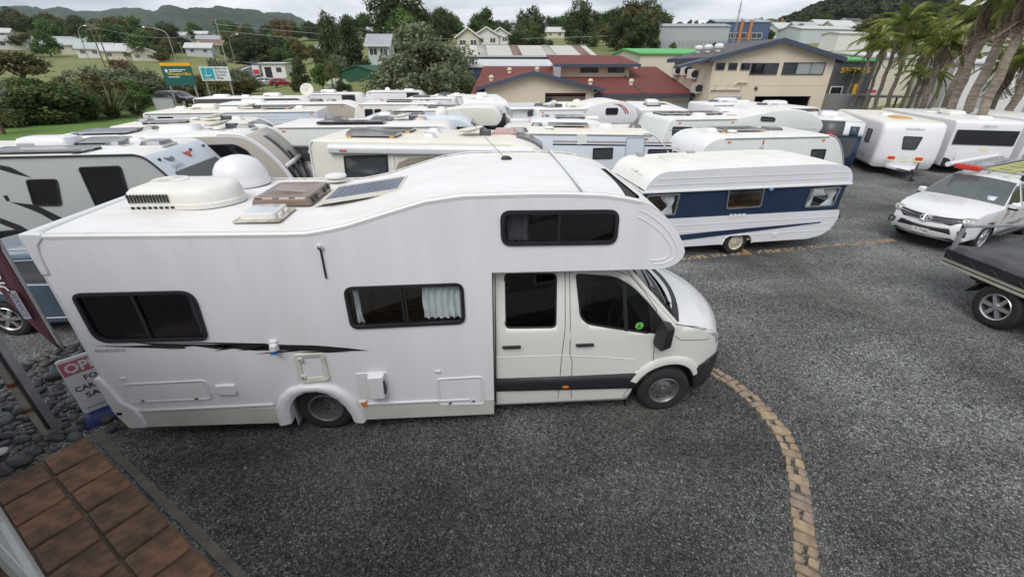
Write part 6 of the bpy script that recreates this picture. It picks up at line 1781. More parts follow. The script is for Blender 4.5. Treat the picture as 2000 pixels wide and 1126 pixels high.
 b = MB(); b.add([(-0.12,-0.09,0),(0.12,-0.09,0),(0.12,0.09,0),(-0.12,0.09,0),(-0.12,-0.09,0.13),(-0.12,0.09,0.13),(0.10,-0.09,0.02),(0.10,0.09,0.02)],[(0,3,2,1),(0,1,6,4),(3,5,7,2),(0,4,5,3),(4,6,7,5),(1,2,7,6)])
 o = b.build('wheel_chock','wood_block',bevel=0.006); o.location = gx
 tag(o,'orange brown wooden chock wedged against the retro caravan wheel','wheel chock')
mat('wood_pale',(0.5,0.29,0.16),0.6,var=0.3,vscale=5)
mat('lining_tan',(0.75,0.68,0.58),0.8,var=0.2)
mat('retro_white',(0.70,0.71,0.75),0.35,var=0.04,vscale=1.2,coat=0.3)
mat('retro_roof',(0.80,0.80,0.80),0.5,col2=(0.76,0.735,0.64),vscale=1.3,detail=8)
retro()
# ================================================================ CARS
mat('car_white',(0.74,0.74,0.75),0.2,var=0.03,coat=0.7)
mat('car_blue',(0.10,0.15,0.22),0.22,0.4,var=0.08,coat=0.8)
mat('car_black',(0.018,0.019,0.024),0.25,var=0.1,coat=0.6)
mat('car_red',(0.30,0.02,0.025),0.25,0.2,var=0.1,coat=0.7)
mat('car_silver',(0.48,0.50,0.53),0.28,0.5,var=0.05,coat=0.6)
mat('car_glass',(0.02,0.024,0.027),0.05,spec=0.7)
mat('screen_grey',(0.10,0.115,0.12),0.12,spec=0.7,var=0.3,vscale=1.2)
def arch_pts(cx,r,z0,n=9):
 return [(cx - r * math.cos(math.pi * i / (n - 1)),z0 + r * math.sin(math.pi * i / (n - 1))) for i in range(n)]
def car(R,W,over,low,wheels,r,wins,body,belt=0.95,tumble=0.18,nose=0.18,tail=0.1,crown=0.04,step=0.11,glass='car_glass',rim='alloy',bulge=0.16,rim_style='alloy',clad=None):
 xf,xr = max(q[0] for q in over),min(q[0] for q in over)
 Lh = (xf - xr) / 2
 xm = (xf + xr) / 2
 def half(x,z):
  w = W / 2
  if z > belt: w -= tumble * ((z - belt) / 0.55) ** 1.15
  t = (x - xm) / Lh
  if t > 0.55: w -= nose * ((t - 0.55) / 0.45) ** 2
  if t < -0.6: w -= tail * ((-t - 0.6) / 0.4) ** 2
  return w
 zlow = low
 outline = [(x,z) for x,z,_ in over]
 bottom = []
 for cx in sorted(wheels):
  bottom += arch_pts(cx,r * 1.17,r * 0.95)
 x0,x1 = outline[-1],outline[0]
 bottom = [(bottom[0][0] - 0.02,zlow)] + bottom + [(bottom[-1][0] + 0.02,zlow)]
 k = len(bottom) // 2
 mid = bottom[:k] + [(bottom[k - 1][0] + 0.02,zlow),(bottom[k][0] - 0.02,zlow)] + bottom[k:]
 outer = mid + outline
 for s in (-1,1):
  mb = MB(); sheet(mb,outer,[shrink(q,0.012) for q in wins],lambda a,b: (a,s * half(a,b),b),step)
  sd = mb.build('body_side',body,R,smooth=60,fix=False,solid=0.01)
  for q in wins:
   mb = MB(); sheet(mb,q,[],lambda a,b: (a,s * (half(a,b) - 0.004),b),step * 1.3); mb.build('side_window',glass,sd,smooth=60,fix=False)
  if clad:
   for q in clad:
    mb = MB(); sheet(mb,q,[],lambda a,b: (a,s * (half(a,b) + 0.006),b),step); mb.build('side_cladding','dark_plastic',sd,smooth=60,fix=False,solid=0.01)
 def row(i):
  x,z,m = over[i]
  w = half(x,z)
  n = 12
  out = []
  for k in range(n + 1):
   u = -1 + 2 * k / n
   f = 1 - u * u
   dx = 0
   if x > xm + Lh * 0.45: dx = bulge * f * (1 if z < belt + 0.15 else 0.5)
   elif x > xm and z > belt: dx = bulge * 0.45 * f
   elif x < xm - Lh * 0.75: dx = -bulge * 0.4 * f
   dz = crown * f if (z > belt - 0.1) else 0
   out.append((x + dx,u * w,z + dz))
  return out
 i = 0
 names = {'car_glass': 'windscreen','screen_grey': 'windscreen'}
 while i < len(over) - 1:
  j = i
  m = over[i][2]
  while j < len(over) - 1 and over[j][2] == m: j += 1
  mb = MB(); mb.grid([row(q) for q in range(i,j + 1)])
  nm = names.get(m,'bonnet' if over[i][0] > xm + Lh * 0.2 else ('roof' if over[i][1] > belt + 0.3 else 'body_panel'))
  mb.build(nm,m,R,smooth=50)
  i = j
 mb = MB(); mb.box(xr + 0.3,xf - 0.3,-W / 2 + 0.12,W / 2 - 0.12,zlow,zlow + 0.04); mb.box(min(wheels) + r * 1.2,max(wheels) - r * 1.2,-W / 2 + 0.25,W / 2 - 0.25,zlow + 0.04,belt - 0.1); mb.build('underbody','inside_dark',R,split=True)
 mb = MB()
 for cx in wheels:
  for s in (-1,1): mb.box(cx - r * 1.3,cx + r * 1.3,min(s * (W / 2 - 0.32),s * (W / 2 - 0.30)),max(s * (W / 2 - 0.32),s * (W / 2 - 0.30)),zlow,r * 2.2)
 mb.build('wheel_well','inside_dark',R,split=True)
 for cx in wheels:
  for s in (-1,1): wheel(R,cx,s * (W / 2 - 0.115),r,0.21,s,rim=rim,spokes=rim_style,rr=0.64)
 def front(y,z,c=0.0):
  pts = sorted([(b,a) for a,b,_ in over[:5]])
  x = float(np.interp(z,[q[0] for q in pts],[q[1] for q in pts]))
  w = half(x,z)
  u = max(-1,min(1,y / w))
  return (x + bulge * (1 - u * u) + c,y,z)
 return half,front
def hilux():
 R = thing('pickup_truck','white double cab pickup with ladders on its roof rack facing the camera','pickup',(13.4,10.5,0),math.radians(202))
 R.scale = (0.96,) * 3
 over = [(2.42,0.36,'car_white'),(2.52,0.50,'car_white'),(2.50,0.72,'car_white'),(2.40,0.90,'car_white'),(2.25,1.01,'car_white'),(1.9,1.075,'car_white'),(1.4,1.13,'car_white'),(1.12,1.16,'screen_grey'),
   (0.55,1.50,'screen_grey'),(0.30,1.62,'car_white'),(0.0,1.68,'car_white'),(-0.6,1.70,'car_white'),(-1.05,1.66,'car_white'),(-1.22,1.12,'car_white'),(-2.5,1.10,'car_white'),(-2.55,0.5,'car_white'),(-2.5,0.42,'car_white')]
 wins = [rpoly([(0.92,1.16),(0.15,1.14),(0.15,1.56),(0.42,1.55),(0.62,1.44)],0.03,2),rpoly([(0.08,1.14),(-0.92,1.12),(-0.90,1.52),(0.08,1.57)],0.04,2)]
 half,front = car(R,1.80,over,0.42,[1.50,-1.45],0.37,wins,'car_white',belt=1.02,tumble=0.22,nose=0.16,bulge=0.20,crown=0.05)
 def fsheet(name,poly,m,c=0.012,parent=R,mirror=False,step=0.06,solid=0.012):
  for s in ((-1,1) if mirror else (1,)):
   mb = MB(); sheet(mb,poly,[],lambda a,b: front(s * a,b,c),step); o = mb.build(name,m,parent,smooth=60,fix=False,solid=solid)
  return o
 g = fsheet('grille',[(-0.62,0.93),(0.62,0.93),(0.66,0.86),(0.50,0.76),(-0.50,0.76),(-0.66,0.86)],'black_plastic')
 for z,w in ((0.905,0.64),(0.85,0.64),(0.79,0.54)):
  mb = MB(); mb.tube([front(-w + 2 * w * k / 12,z + 0.03 * abs(k / 6 - 1) ** 2,0.03) for k in range(13)],0.019,6); mb.build('grille_bar','chrome',g,smooth=60)
 for a,b,tilt in ((0.115,0.08,0),(0.035,0.075,0),(0.08,0.03,0.025)):
  mb = MB(); mb.tube([front(a * math.cos(t),0.852 + tilt + b * math.sin(t),0.06) for t in [k * math.pi / 10 for k in range(20)]],0.011,5,close=True); mb.build('emblem_ring','chrome',g)
 fsheet('headlight',[(0.58,0.93),(0.66,0.975),(0.80,0.99),(0.86,0.95),(0.82,0.86),(0.66,0.84)],'lamp_glass',0.015,mirror=True)
 fsheet('headlight_eye',[(0.70,0.89),(0.78,0.89),(0.79,0.94),(0.70,0.95)],'chrome',0.025,mirror=True)
 fsheet('lower_intake',[(-0.52,0.68),(0.52,0.68),(0.58,0.55),(-0.58,0.55)],'black_plastic',0.012)
 fsheet('fog_lamp_bezel',rpoly([(0.66,0.66),(0.83,0.68),(0.84,0.52),(0.70,0.52)],0.03,2),'black_plastic',0.012,mirror=True)
 for s in (-1,1):
  p = front(s * 0.76,0.595,0.03)
  mb = MB(); mb.lathe([(0.05,-0.02),(0.05,0.012),(0.03,0.02),(0.001,0.02)],Fr(p,(0,1,0),(0,0,1),(1,0,0)),14); mb.build('fog_lamp','chrome',R)
 p = front(0,0.52,0.02)
 f = Fr(p,(0,1,0),(0,0,1),(1,0,0))
 np_ = plate(R,'number_plate',rrect(-0.19,0.19,-0.065,0.065,0.01,2),f,0,0.015,'decal_white')
 mb = MB(); po = rrect(-0.185,0.185,-0.06,0.06,0.01,2); mb.ring(po,shrink(po,0.006),f,0.012,0.017); mb.build('plate_border','decal_black',np_)
 text('LFU748',f,0.078,'decal_black',np_,width=0.33,c=0.017,bold=0.01)
 for s in (-1,1):
  b = Vector((0.88,s * 0.80,1.13))
  mb = MB(); mb.slab(rpoly([(-0.10,-0.07),(0.10,-0.07),(0.11,0.07),(-0.07,0.09)],0.04,4),Fr(b + Vector((0,s * 0.17,0.03)),(0,s,0),(0,0,1),(1,0,0)),-0.02,0.09,inset=0.03); m_ = mb.build('mirror','car_white',R,smooth=50)
  mb = MB(); mb.box(b.x - 0.03,b.x + 0.06,min(b.y,b.y + s * 0.27),max(b.y,b.y + s * 0.27),b.z - 0.065,b.z - 0.035); mb.build('mirror_base','black_plastic',m_,bevel=0.01)
  mb = MB(); mb.tube([(1.02,s * 0.82,0.38),(0.8,s * 0.93,0.36),(-0.8,s * 0.93,0.36),(-0.95,s * 0.82,0.38)],0.055,8); mb.build('side_step','black_plastic',R,smooth=60)
  for hx in (-0.0,-0.95):
   mb = MB(); mb.tube([(hx - 0.08,s * 0.905,0.98),(hx,s * 0.93,0.985),(hx + 0.08,s * 0.905,0.98)],0.014,6); mb.build('door_handle','chrome',R)
  mb = MB()
  for xx in (1.06,0.11,-0.98): mb.tube([(xx,s * (half(xx,0.45) + 0.002),0.45),(xx,s * (half(xx,1.1) + 0.002),1.1)],0.004,4)
  mb.build('shut_line','dark_plastic',R,split=True)
 sd = lambda a,b,c: (a,half(a,b) + c,b)
 def dec(name,poly,m,c=0.004):
  mb = MB(); sheet(mb,poly,[],lambda a,b: sd(a,b,c),0.2); mb.build(name,m,R,smooth=60,fix=False,solid=0.002)
 dec('red_flash',[(1.02,0.52),(0.92,0.52),(0.86,0.85),(0.80,0.95),(0.92,0.92),(0.98,0.8)],'decal_red')
 dec('green_flash',[(0.80,0.95),(0.90,0.90),(0.88,0.97),(0.82,1.02)],'decal_green',0.006)
 dec('red_flash',[(0.92,0.52),(-0.6,0.56),(-0.6,0.62),(0.90,0.59)],'decal_red')
 dec('green_flash',[(0.90,0.60),(-0.6,0.63),(-0.6,0.67),(0.88,0.65)],'decal_green')
 for z,h,t,m in ((0.97,0.08,'Ace','decal_grey'),(0.88,0.045,'ELECTRICAL','decal_grey'),(0.81,0.05,'SERVICES','decal_red')):
  text(t,Fr((0.35,half(0.35,z),z),(-1,0,0),(0,0,1),(0,1,0)),h,m,R,c=0.006)
 dec('red_mark',[(1.25,0.91),(1.45,0.91),(1.45,0.96),(1.25,0.96)],'decal_red')
 for y,z,m in ((0.1,1.20,'decal_white'),(0.52,1.22,'blue_white')):
  mb = MB(); x = 1.12 - (z - 1.16) * 1.68 + 0.085 * (1 - (y / 0.75) ** 2); mb.add([(x + 0.03,y - 0.10,z + 0.02),(x + 0.03,y + 0.10,z + 0.02),(x - 0.10,y + 0.10,z + 0.105),(x - 0.10,y - 0.10,z + 0.105)],[(0,1,2,3)]); mb.build('paper_card',m,R,solid=0.004)
 mb = MB(); mb.tube([(0.15,0.0,1.72),(0.05,-0.02,1.88)],0.008,5); mb.build('aerial','black_plastic',R)
 for x in (0.0,-0.75):
  mb = MB(); mb.tube([(x,-0.66,1.79),(x,0.66,1.79)],0.022,6); rk = mb.build('rack_bar','aluminium',R)
  for s in (-1,1):
   mb = MB(); mb.box(x - 0.06,x + 0.06,s * 0.64 - 0.04,s * 0.64 + 0.04,1.64,1.79); mb.build('rack_foot','black_plastic',rk,bevel=0.015)
 fsheet('scuttle',[(-0.7,0.365),(0.7,0.365),(0.6,0.44),(-0.6,0.44)],'dark_plastic',0.006)
 M4 = R.matrix_basis
 def ladder(name,label,y0,z,xs,w,m,capm=None,rz=0.0):
  P = M4 @ Vector((0,0,0))
  T = thing(name,label,'ladder',R.location + Vector((0,0,z * 0.96)),R.rotation_euler.z)
  for y in (y0,y0 + w):
   mb = MB(); mb.box(xs[0],xs[1],y - 0.018,y + 0.018,0,0.075); rl = mb.build('rail',m,T,bevel=0.006)
  n = 8
  for i in range(n):
   x = xs[0] + (xs[1] - xs[0]) * (i + 0.5) / n
   mb = MB(); mb.cyl((x,y0,0.04),(x,y0 + w,0.04),0.017,n=8); mb.build('rung',m,T)
  if capm:
   mb = MB(); mb.box(xs[1] - 0.02,xs[1] + 0.16,y0 - 0.04,y0 + w + 0.04,-0.03,0.09); mb.build('end_cap',capm,T,bevel=0.02)
 mat('red_plastic',(0.60,0.05,0.03),0.35,var=0.1)
 mat('fibreglass_yellow',(0.50,0.50,0.20),0.5,var=0.15)
 ladder('ladder','aluminium step ladder with red end cap on the pickup roof',-0.60,1.815,(-2.3,0.30),0.45,'aluminium','red_plastic')
 ladder('ladder','yellow fibreglass ladder on the pickup roof beside the aluminium one',0.02,1.815,(-2.4,0.30),0.40,'fibreglass_yellow')
 mb = MB(); mb.cyl((-2.2,-0.72,0.0),(0.62,-0.72,0.0),0.065,n=18); o = mb.build('conduit_tube','rv_white'); o.location = R.location + Vector((0,0,1.815)); o.rotation_euler = (0,0,R.rotation_euler.z)
 tag(o,'white plastic tube carried along the pickup roof','tube')
hilux()
def tray_ute():
 R = thing('flatbed_ute','flat deck ute with black tarpaulin and grey ladder post at the right edge','ute',(9.83,7.08,0),-math.pi / 2)
 z = 0.80
 W = 1.8
 mb = MB(); mb.box(0,2.6,-W / 2,W / 2,z - 0.06,z); mb.build('deck','charcoal',R)
 for s in (-1,1):
  mb = MB(); mb.box(0,2.6,s * W / 2 - 0.02,s * W / 2 + 0.02,z,z + 0.06); mb.box(0.0,2.6,s * W / 2 - 0.02,s * W / 2 + 0.025,z - 0.075,z - 0.03); mb.build('deck_rail','galv_cream',R,bevel=0.006,split=True)
  mb = MB(); mb.box(0.02,2.58,s * W / 2 - 0.03,s * W / 2 - 0.01,z + 0.06,z + 0.23); mb.build('drop_side','car_black',R)
  mb = MB()
  for x in (0.95,2.1): mb.box(x,x + 0.06,s * W / 2 + 0.0,s * W / 2 + 0.03,z - 0.05,z + 0.22)
  mb.build('side_latch','galvanised',R,split=True)
 mb = MB(); mb.box(-0.02,0.02,-W / 2,W / 2,z - 0.08,z - 0.02); mb.build('rear_rail','galv_cream',R)
 mb = MB(); mb.box(-0.015,0.01,-W / 2 + 0.03,W / 2 - 0.03,z - 0.02,z + 0.22); mb.build('tail_board','car_black',R)
 rows = []
 for i in range(15):
  x = -0.04 + 2.7 * i / 14
  row = []
  for k in range(15):
   u = -1 + k / 7
   y = u * (W / 2 + 0.02)
   zz = z + 0.30 + 0.03 * math.sin(x * 3 + u * 2) * (1 - u * u) - 0.05 * (1 - u * u) + 0.012 * math.sin(9 * x + 6 * u)
   if abs(u) > 0.98: zz = z + 0.20 - 0.02 * abs(math.sin(x * 5))
   row.append((x,y,zz))
  rows.append(row)
 mb = MB(); mb.grid(rows); mb.build('tarpaulin','tarp_black',R,smooth=60,solid=0.006)
 for s in (-1,1):
  mb = MB(); mb.tube([(0.05 + 2.5 * i / 24,s * (W / 2 + 0.035),z + 0.17 - 0.10 * abs(math.sin(i * 0.8))) for i in range(25)],0.008,5); mb.build('tie_cord','black_plastic',R)
 mb = MB(); mb.box(0.02,0.08,-W / 2 + 0.02,-W / 2 + 0.08,z - 0.05,z + 0.72); mb.build('ladder_post','galvanised',R,bevel=0.006)
 mb = MB(); mb.box(0.02,0.08,W / 2 - 0.08,W / 2 - 0.02,z - 0.05,z + 0.72); mb.build('ladder_post','galvanised',R,bevel=0.006)
 mb = MB(); mb.box(0.03,0.07,-W / 2 + 0.02,W / 2 - 0.02,z + 0.66,z + 0.70); mb.build('post_crossbar','galvanised',R)
 mb = MB(); mb.box(0.25,4.6,-0.45,-0.33,0.5,0.64); mb.box(0.25,4.6,0.33,0.45,0.5,0.64); mb.build('chassis_rail','black_plastic',R,split=True)
 mb = MB(); mb.box(0.35,0.95,-0.42,0.42,0.45,0.62); mb.box(-0.05,0.3,-0.06,0.06,0.42,0.5); mb.build('tow_bar','black_plastic',R,split=True)
 mb = MB()
 for s in (-1,1):
  mb.add([(0.72,s * 0.60,0.62),(0.72,s * 0.88,0.62),(0.60,s * 0.88,0.42),(0.60,s * 0.60,0.42)],[(0,1,2,3)])
 mb.build('mud_guard','black_plastic',R,solid=0.015,split=True)
 for s in (-1,1):
  wheel(R,1.15,s * 0.76,0.38,0.26,s,rim='alloy',spokes='alloy',rr=0.62)
  wheel(R,4.2,s * 0.76,0.38,0.26,s,rim='alloy',spokes='alloy',rr=0.62)
 pr = rpoly([(2.75,0.5),(2.75,1.70),(4.0,1.72),(4.7,1.15),(5.5,1.02),(5.6,0.5)],[0.05,0.15,0.2,0.1,0.2,0.1],4)
 shell(R,pr,1.8,('car_black','car_black','car_black'),0.12,name='cab')
mat('tarp_black',(0.035,0.035,0.04),0.5,col2=(0.07,0.07,0.078),vscale=2.5,detail=6)
mat('galv_cream',(0.52,0.49,0.40),0.5,0.3,var=0.2,vscale=5)
tray_ute()
def wagon():
 R = thing('station_wagon','dark blue station wagon with silver roof rails parked behind the motorhome tail','car',(-6.72,7.62,0),math.radians(1))
 over = [(2.2,0.35,'car_blue'),(2.28,0.6,'car_blue'),(2.18,0.78,'car_blue'),(1.6,0.92,'car_blue'),(1.05,0.98,'car_glass'),(0.35,1.36,'car_blue'),(-0.2,1.43,'car_blue'),(-1.3,1.40,'car_blue'),(-1.95,1.32,'car_glass'),(-2.28,0.95,'car_blue'),(-2.36,0.6,'car_blue'),(-2.3,0.35,'car_blue')]
 wins = [rpoly([(0.85,0.96),(-0.20,0.97),(-0.20,1.32),(0.30,1.30)],0.04,2),rpoly([(-0.26,0.97),(-1.14,0.98),(-1.12,1.31),(-0.26,1.32)],0.03,2),rpoly([(-1.20,0.98),(-1.95,1.02),(-1.80,1.26),(-1.18,1.31)],0.05,2)]
 half,front = car(R,1.78,over,0.25,[1.38,-1.35],0.335,wins,'car_blue',belt=0.95,tumble=0.2,bulge=0.15)
 for s in (-1,1):
  mb = MB(); mb.tube([(0.2,s * 0.62,1.43),(0.0,s * 0.63,1.49),(-1.5,s * 0.62,1.46),(-1.7,s * 0.60,1.39)],0.018,6); mb.build('roof_rail','chrome',R)
  mb = MB(); mb.tube([(x,s * (half(x,z) + 0.004),z) for x,z in ((1.0,0.94),(0.2,0.95),(-1.0,0.96),(-2.0,0.99))],0.012,6); mb.build('waist_trim','chrome',R)
  mb = MB(); mb.tube([(x,s * (half(x,z) + 0.004),z) for x,z in ((0.9,0.97),(0.35,1.32),(-0.2,1.345),(-1.2,1.33),(-1.85,1.28))],0.009,6); mb.build('window_trim','chrome',R)
  mb = MB(); mb.tube([(x,s * (half(x,0.34) + 0.004),0.34) for x in (1.0,0.0,-1.0)],0.012,6); mb.build('sill_trim','chrome',R)
  for hx in (-0.05,-1.0):
   mb = MB(); mb.tube([(hx - 0.09,s * 0.885,0.86),(hx,s * 0.915,0.865),(hx + 0.09,s * 0.885,0.86)],0.016,6); mb.build('door_handle','chrome',R)
  mb = MB()
  for xx in (-0.23,-1.17): mb.tube([(xx,s * (half(xx,0.35) + 0.002),0.35),(xx,s * (half(xx,0.95) + 0.002),0.95)],0.004,4)
  mb.build('shut_line','black_plastic',R,split=True)
wagon()
SMALL = {}
def small_car(kind,label,loc,rz,body,group=None):
 R = thing('parked_car',label,'car',loc,rz,group)
 if kind == 'suv':
  over = [(2.1,0.4,body),(2.18,0.7,body),(2.05,0.95,body),(1.2,1.08,'car_glass'),(0.55,1.55,body),(-0.2,1.66,body),(-1.7,1.62,'car_glass'),(-2.1,1.1,body),(-2.2,0.7,body),(-2.1,0.4,body)]
  wins = [[(0.9,1.1),(-0.25,1.1),(-0.25,1.52),(0.5,1.48)],[(-0.32,1.1),(-1.75,1.12),(-1.6,1.50),(-0.32,1.53)]]
  car(R,1.85,over,0.35,[1.3,-1.3],0.37,wins,body,belt=1.08,step=0.25)
 elif kind == 'ute':
  over = [(2.45,0.4,body),(2.5,0.75,body),(2.3,1.0,body),(1.3,1.12,'car_glass'),(0.6,1.66,body),(-0.1,1.72,body),(-0.8,1.68,body),(-0.95,1.05,body),(-2.5,1.03,body),(-2.5,0.5,body),(-2.45,0.4,body)]
  wins = [[(1.0,1.12),(0.1,1.12),(0.1,1.58),(0.6,1.56)],[(0.03,1.12),(-0.75,1.12),(-0.72,1.56),(0.03,1.58)]]
  car(R,1.85,over,0.4,[1.5,-1.45],0.37,wins,body,belt=1.05,step=0.25)
 else:
  over = [(2.0,0.3,body),(2.08,0.55,body),(1.95,0.75,body),(1.0,0.92,'car_glass'),(0.3,1.36,body),(-0.4,1.43,body),(-1.3,1.36,'car_glass'),(-1.95,0.98,body),(-2.1,0.7,body),(-2.05,0.3,body)]
  wins = [[(0.72,0.94),(-0.25,0.94),(-0.25,1.32),(0.25,1.30)],[(-0.32,0.94),(-1.45,0.96),(-1.15,1.28),(-0.32,1.33)]]
  car(R,1.75,over,0.25,[1.25,-1.25],0.31,wins,body,belt=0.93,step=0.25)
 return R
R = small_car('suv','black four wheel drive with roof basket beside the billboards',(-34.45,55.8,0),math.radians(-8),'car_black')
mb = MB(); mb.box(-1.6,0.3,-0.6,-0.56,1.74,1.80); mb.box(-1.6,0.3,0.56,0.6,1.74,1.80); mb.box(-1.6,-1.56,-0.56,0.56,1.74,1.80); mb.box(0.26,0.3,-0.56,0.56,1.74,1.80); mb.build('roof_basket','black_plastic',R,split=True)
for (kind,label,px,col,rz) in [('suv','black utility car at the far end of the car park',(-51.6,109.2,0.537),'car_black',0.25),('hatch','dark blue car parked left of the silver one in far car park',(-48.4,106.2,0.338),'car_blue',0.2),('suv','silver car in the far car park',(-45.9,106.3,0.324),'car_silver',0.2),('suv','red car at the near end of the far car park',(-40.88,101.3,0.309),'car_red',0.15)]:
 small_car(kind,label,px,rz,col,'cars in the far car park')
small_car('suv','small white car glimpsed between nose-on motorhome and pop-top caravan',(2.75,27.5,0),math.radians(250),'car_white')
small_car('ute','white pickup behind the yellow signs by the tan building',(57.7,72.8,0),math.radians(215),'car_white')
small_car('suv','silver car half hidden behind the palm trunks',(48.5,43.11,0),math.radians(170),'car_silver')
# ================================================================ BUILDINGS
def pattern_mat(name,kind,c1,c2,scale,rough=0.8,bump=0.5,stretch=(1,1,1)):
 m = bpy.data.materials.new(name); m.use_nodes = True
 nt = m.node_tree; N,K = nt.nodes,nt.links
 b = N['Principled BSDF']; b.inputs['Roughness'].default_value = rough; b.inputs['Specular IOR Level'].default_value = 0.3
 tc = N.new('ShaderNodeTexCoord'); mp = N.new('ShaderNodeMapping'); mp.inputs['Scale'].default_value = stretch
 K.new(tc.outputs['Object'],mp.inputs[0])
 n = N.new('ShaderNodeTexNoise'); n.inputs['Scale'].default_value = 0.7; n.inputs['Detail'].default_value = 8; K.new(tc.outputs['Object'],n.inputs['Vector'])
 mx = N.new('ShaderNodeMixRGB'); mx.inputs[1].default_value = (*c1,1); mx.inputs[2].default_value = (*c2,1); K.new(n.outputs['Fac'],mx.inputs[0])
 if kind == 'tile':
  t = N.new('ShaderNodeTexBrick'); t.inputs['Scale'].default_value = scale; t.inputs['Mortar Size'].default_value = 0.03; t.inputs['Color1'].default_value = (1,1,1,1); t.inputs['Color2'].default_value = (0.75,0.75,0.75,1); t.inputs['Mortar'].default_value = (0.35,0.35,0.35,1)
 else:
  t = N.new('ShaderNodeTexWave'); t.inputs['Scale'].default_value = scale; t.bands_direction = 'X'
 K.new(mp.outputs[0],t.inputs['Vector'])
 fac = t.outputs['Color']
 if kind == 'tile':
  mu = N.new('ShaderNodeMixRGB'); mu.blend_type = 'MULTIPLY'; mu.inputs[0].default_value = 1; K.new(mx.outputs[0],mu.inputs[1]); K.new(fac,mu.inputs[2]); K.new(mu.outputs[0],b.inputs['Base Color'])
 else:
  K.new(mx.outputs[0],b.inputs['Base Color'])
 bp = N.new('ShaderNodeBump'); bp.inputs['Strength'].default_value = bump; bp.inputs['Distance'].default_value = 0.03; K.new(fac,bp.inputs['Height']); K.new(bp.outputs[0],b.inputs['Normal'])
 MATS[name] = m
pattern_mat('red_tile','tile',(0.27,0.075,0.06),(0.19,0.062,0.052),2.2)
pattern_mat('corrugated','wave',(0.60,0.59,0.54),(0.48,0.46,0.40),6,0.5)
pattern_mat('corrugated_grey','wave',(0.42,0.45,0.47),(0.36,0.39,0.41),5,0.5)
pattern_mat('corrugated_blue','wave',(0.07,0.11,0.20),(0.09,0.14,0.24),5,0.5)
pattern_mat('corrugated_green','wave',(0.02,0.085,0.05),(0.03,0.10,0.06),5,0.5)
mat('render_tan',(0.68,0.59,0.455),0.85,col2=(0.62,0.53,0.41),vscale=0.5,detail=8,bump=0.15,bscale=30)
mat('render_white',(0.82,0.83,0.80),0.8,var=0.06,vscale=2,bump=0.2,bscale=60)
mat('render_grey',(0.62,0.63,0.63),0.9,var=0.12,vscale=6,bump=1.0,bscale=140)
mat('fascia_navy',(0.055,0.07,0.11),0.5,var=0.1)
mat('green_roof',(0.09,0.42,0.11),0.5,var=0.1,vscale=0.3)
mat('brick_orange',(0.50,0.20,0.09),0.8,var=0.15)
mat('house_cream',(0.62,0.58,0.46),0.8,var=0.08)
mat('house_white',(0.68,0.68,0.66),0.8,var=0.06)
mat('house_brown',(0.30,0.22,0.16),0.8,var=0.1)
mat('house_blue',(0.50,0.55,0.57),0.8,var=0.1)
mat('roof_grey',(0.34,0.36,0.39),0.6,var=0.12,vscale=0.5)
mat('roof_dark',(0.09,0.085,0.085),0.6,var=0.2,vscale=0.5)
mat('roof_pale',(0.55,0.56,0.56),0.6,var=0.1,vscale=0.5)
mat('roof_brown',(0.22,0.13,0.10),0.6,var=0.2,vscale=0.5)
mat('roof_teal',(0.40,0.45,0.45),0.6,var=0.1,vscale=0.5)
mat('sign_green',(0.008,0.10,0.085),0.5,var=0.05)
mat('sign_yellow',(0.80,0.42,0.01),0.5,var=0.05)
mat('sign_teal',(0.03,0.36,0.45),0.5,var=0.08)
mat('sign_white',(0.66,0.69,0.70),0.5,var=0.05)
mat('sign_red',(0.5,0.03,0.05),0.5)
mat('sign_blue',(0.02,0.16,0.60),0.5,var=0.05)
mat('concrete',(0.42,0.41,0.38),0.85,var=0.15,vscale=2)
mat('old_wood',(0.20,0.15,0.10),0.9,var=0.4,vscale=3,stretch=(6,6,0.6))
def win_box(parent,fr,a0,a1,b0,b1,n=1,frame='fascia_navy',glass='dark_glass',fw=0.06):
 po = [(a0,b0),(a1,b0),(a1,b1),(a0,b1)]
 mb = MB(); mb.ring(po,offset(po,-fw),fr,-0.01,0.05)
 for k in range(1,n):
  x = a0 + (a1 - a0) * k / n; mb.box(x - fw * 0.4,x + fw * 0.4,b0 + fw,b1 - fw,0.015,0.045,fr=fr)
 f = mb.build('window',frame,parent,smooth=0)
 for k in range(n):
  x0,x1 = a0 + (a1 - a0) * k / n,a0 + (a1 - a0) * (k + 1) / n
  plate(f,'pane',[(x0 + 0.01,b0 + 0.01),(x1 - 0.01,b0 + 0.01),(x1 - 0.01,b1 - 0.01),(x0 + 0.01,b1 - 0.01)],fr,0.005,0.02,glass[k % len(glass)] if isinstance(glass,(list,tuple)) else glass,smooth=0)
 return f
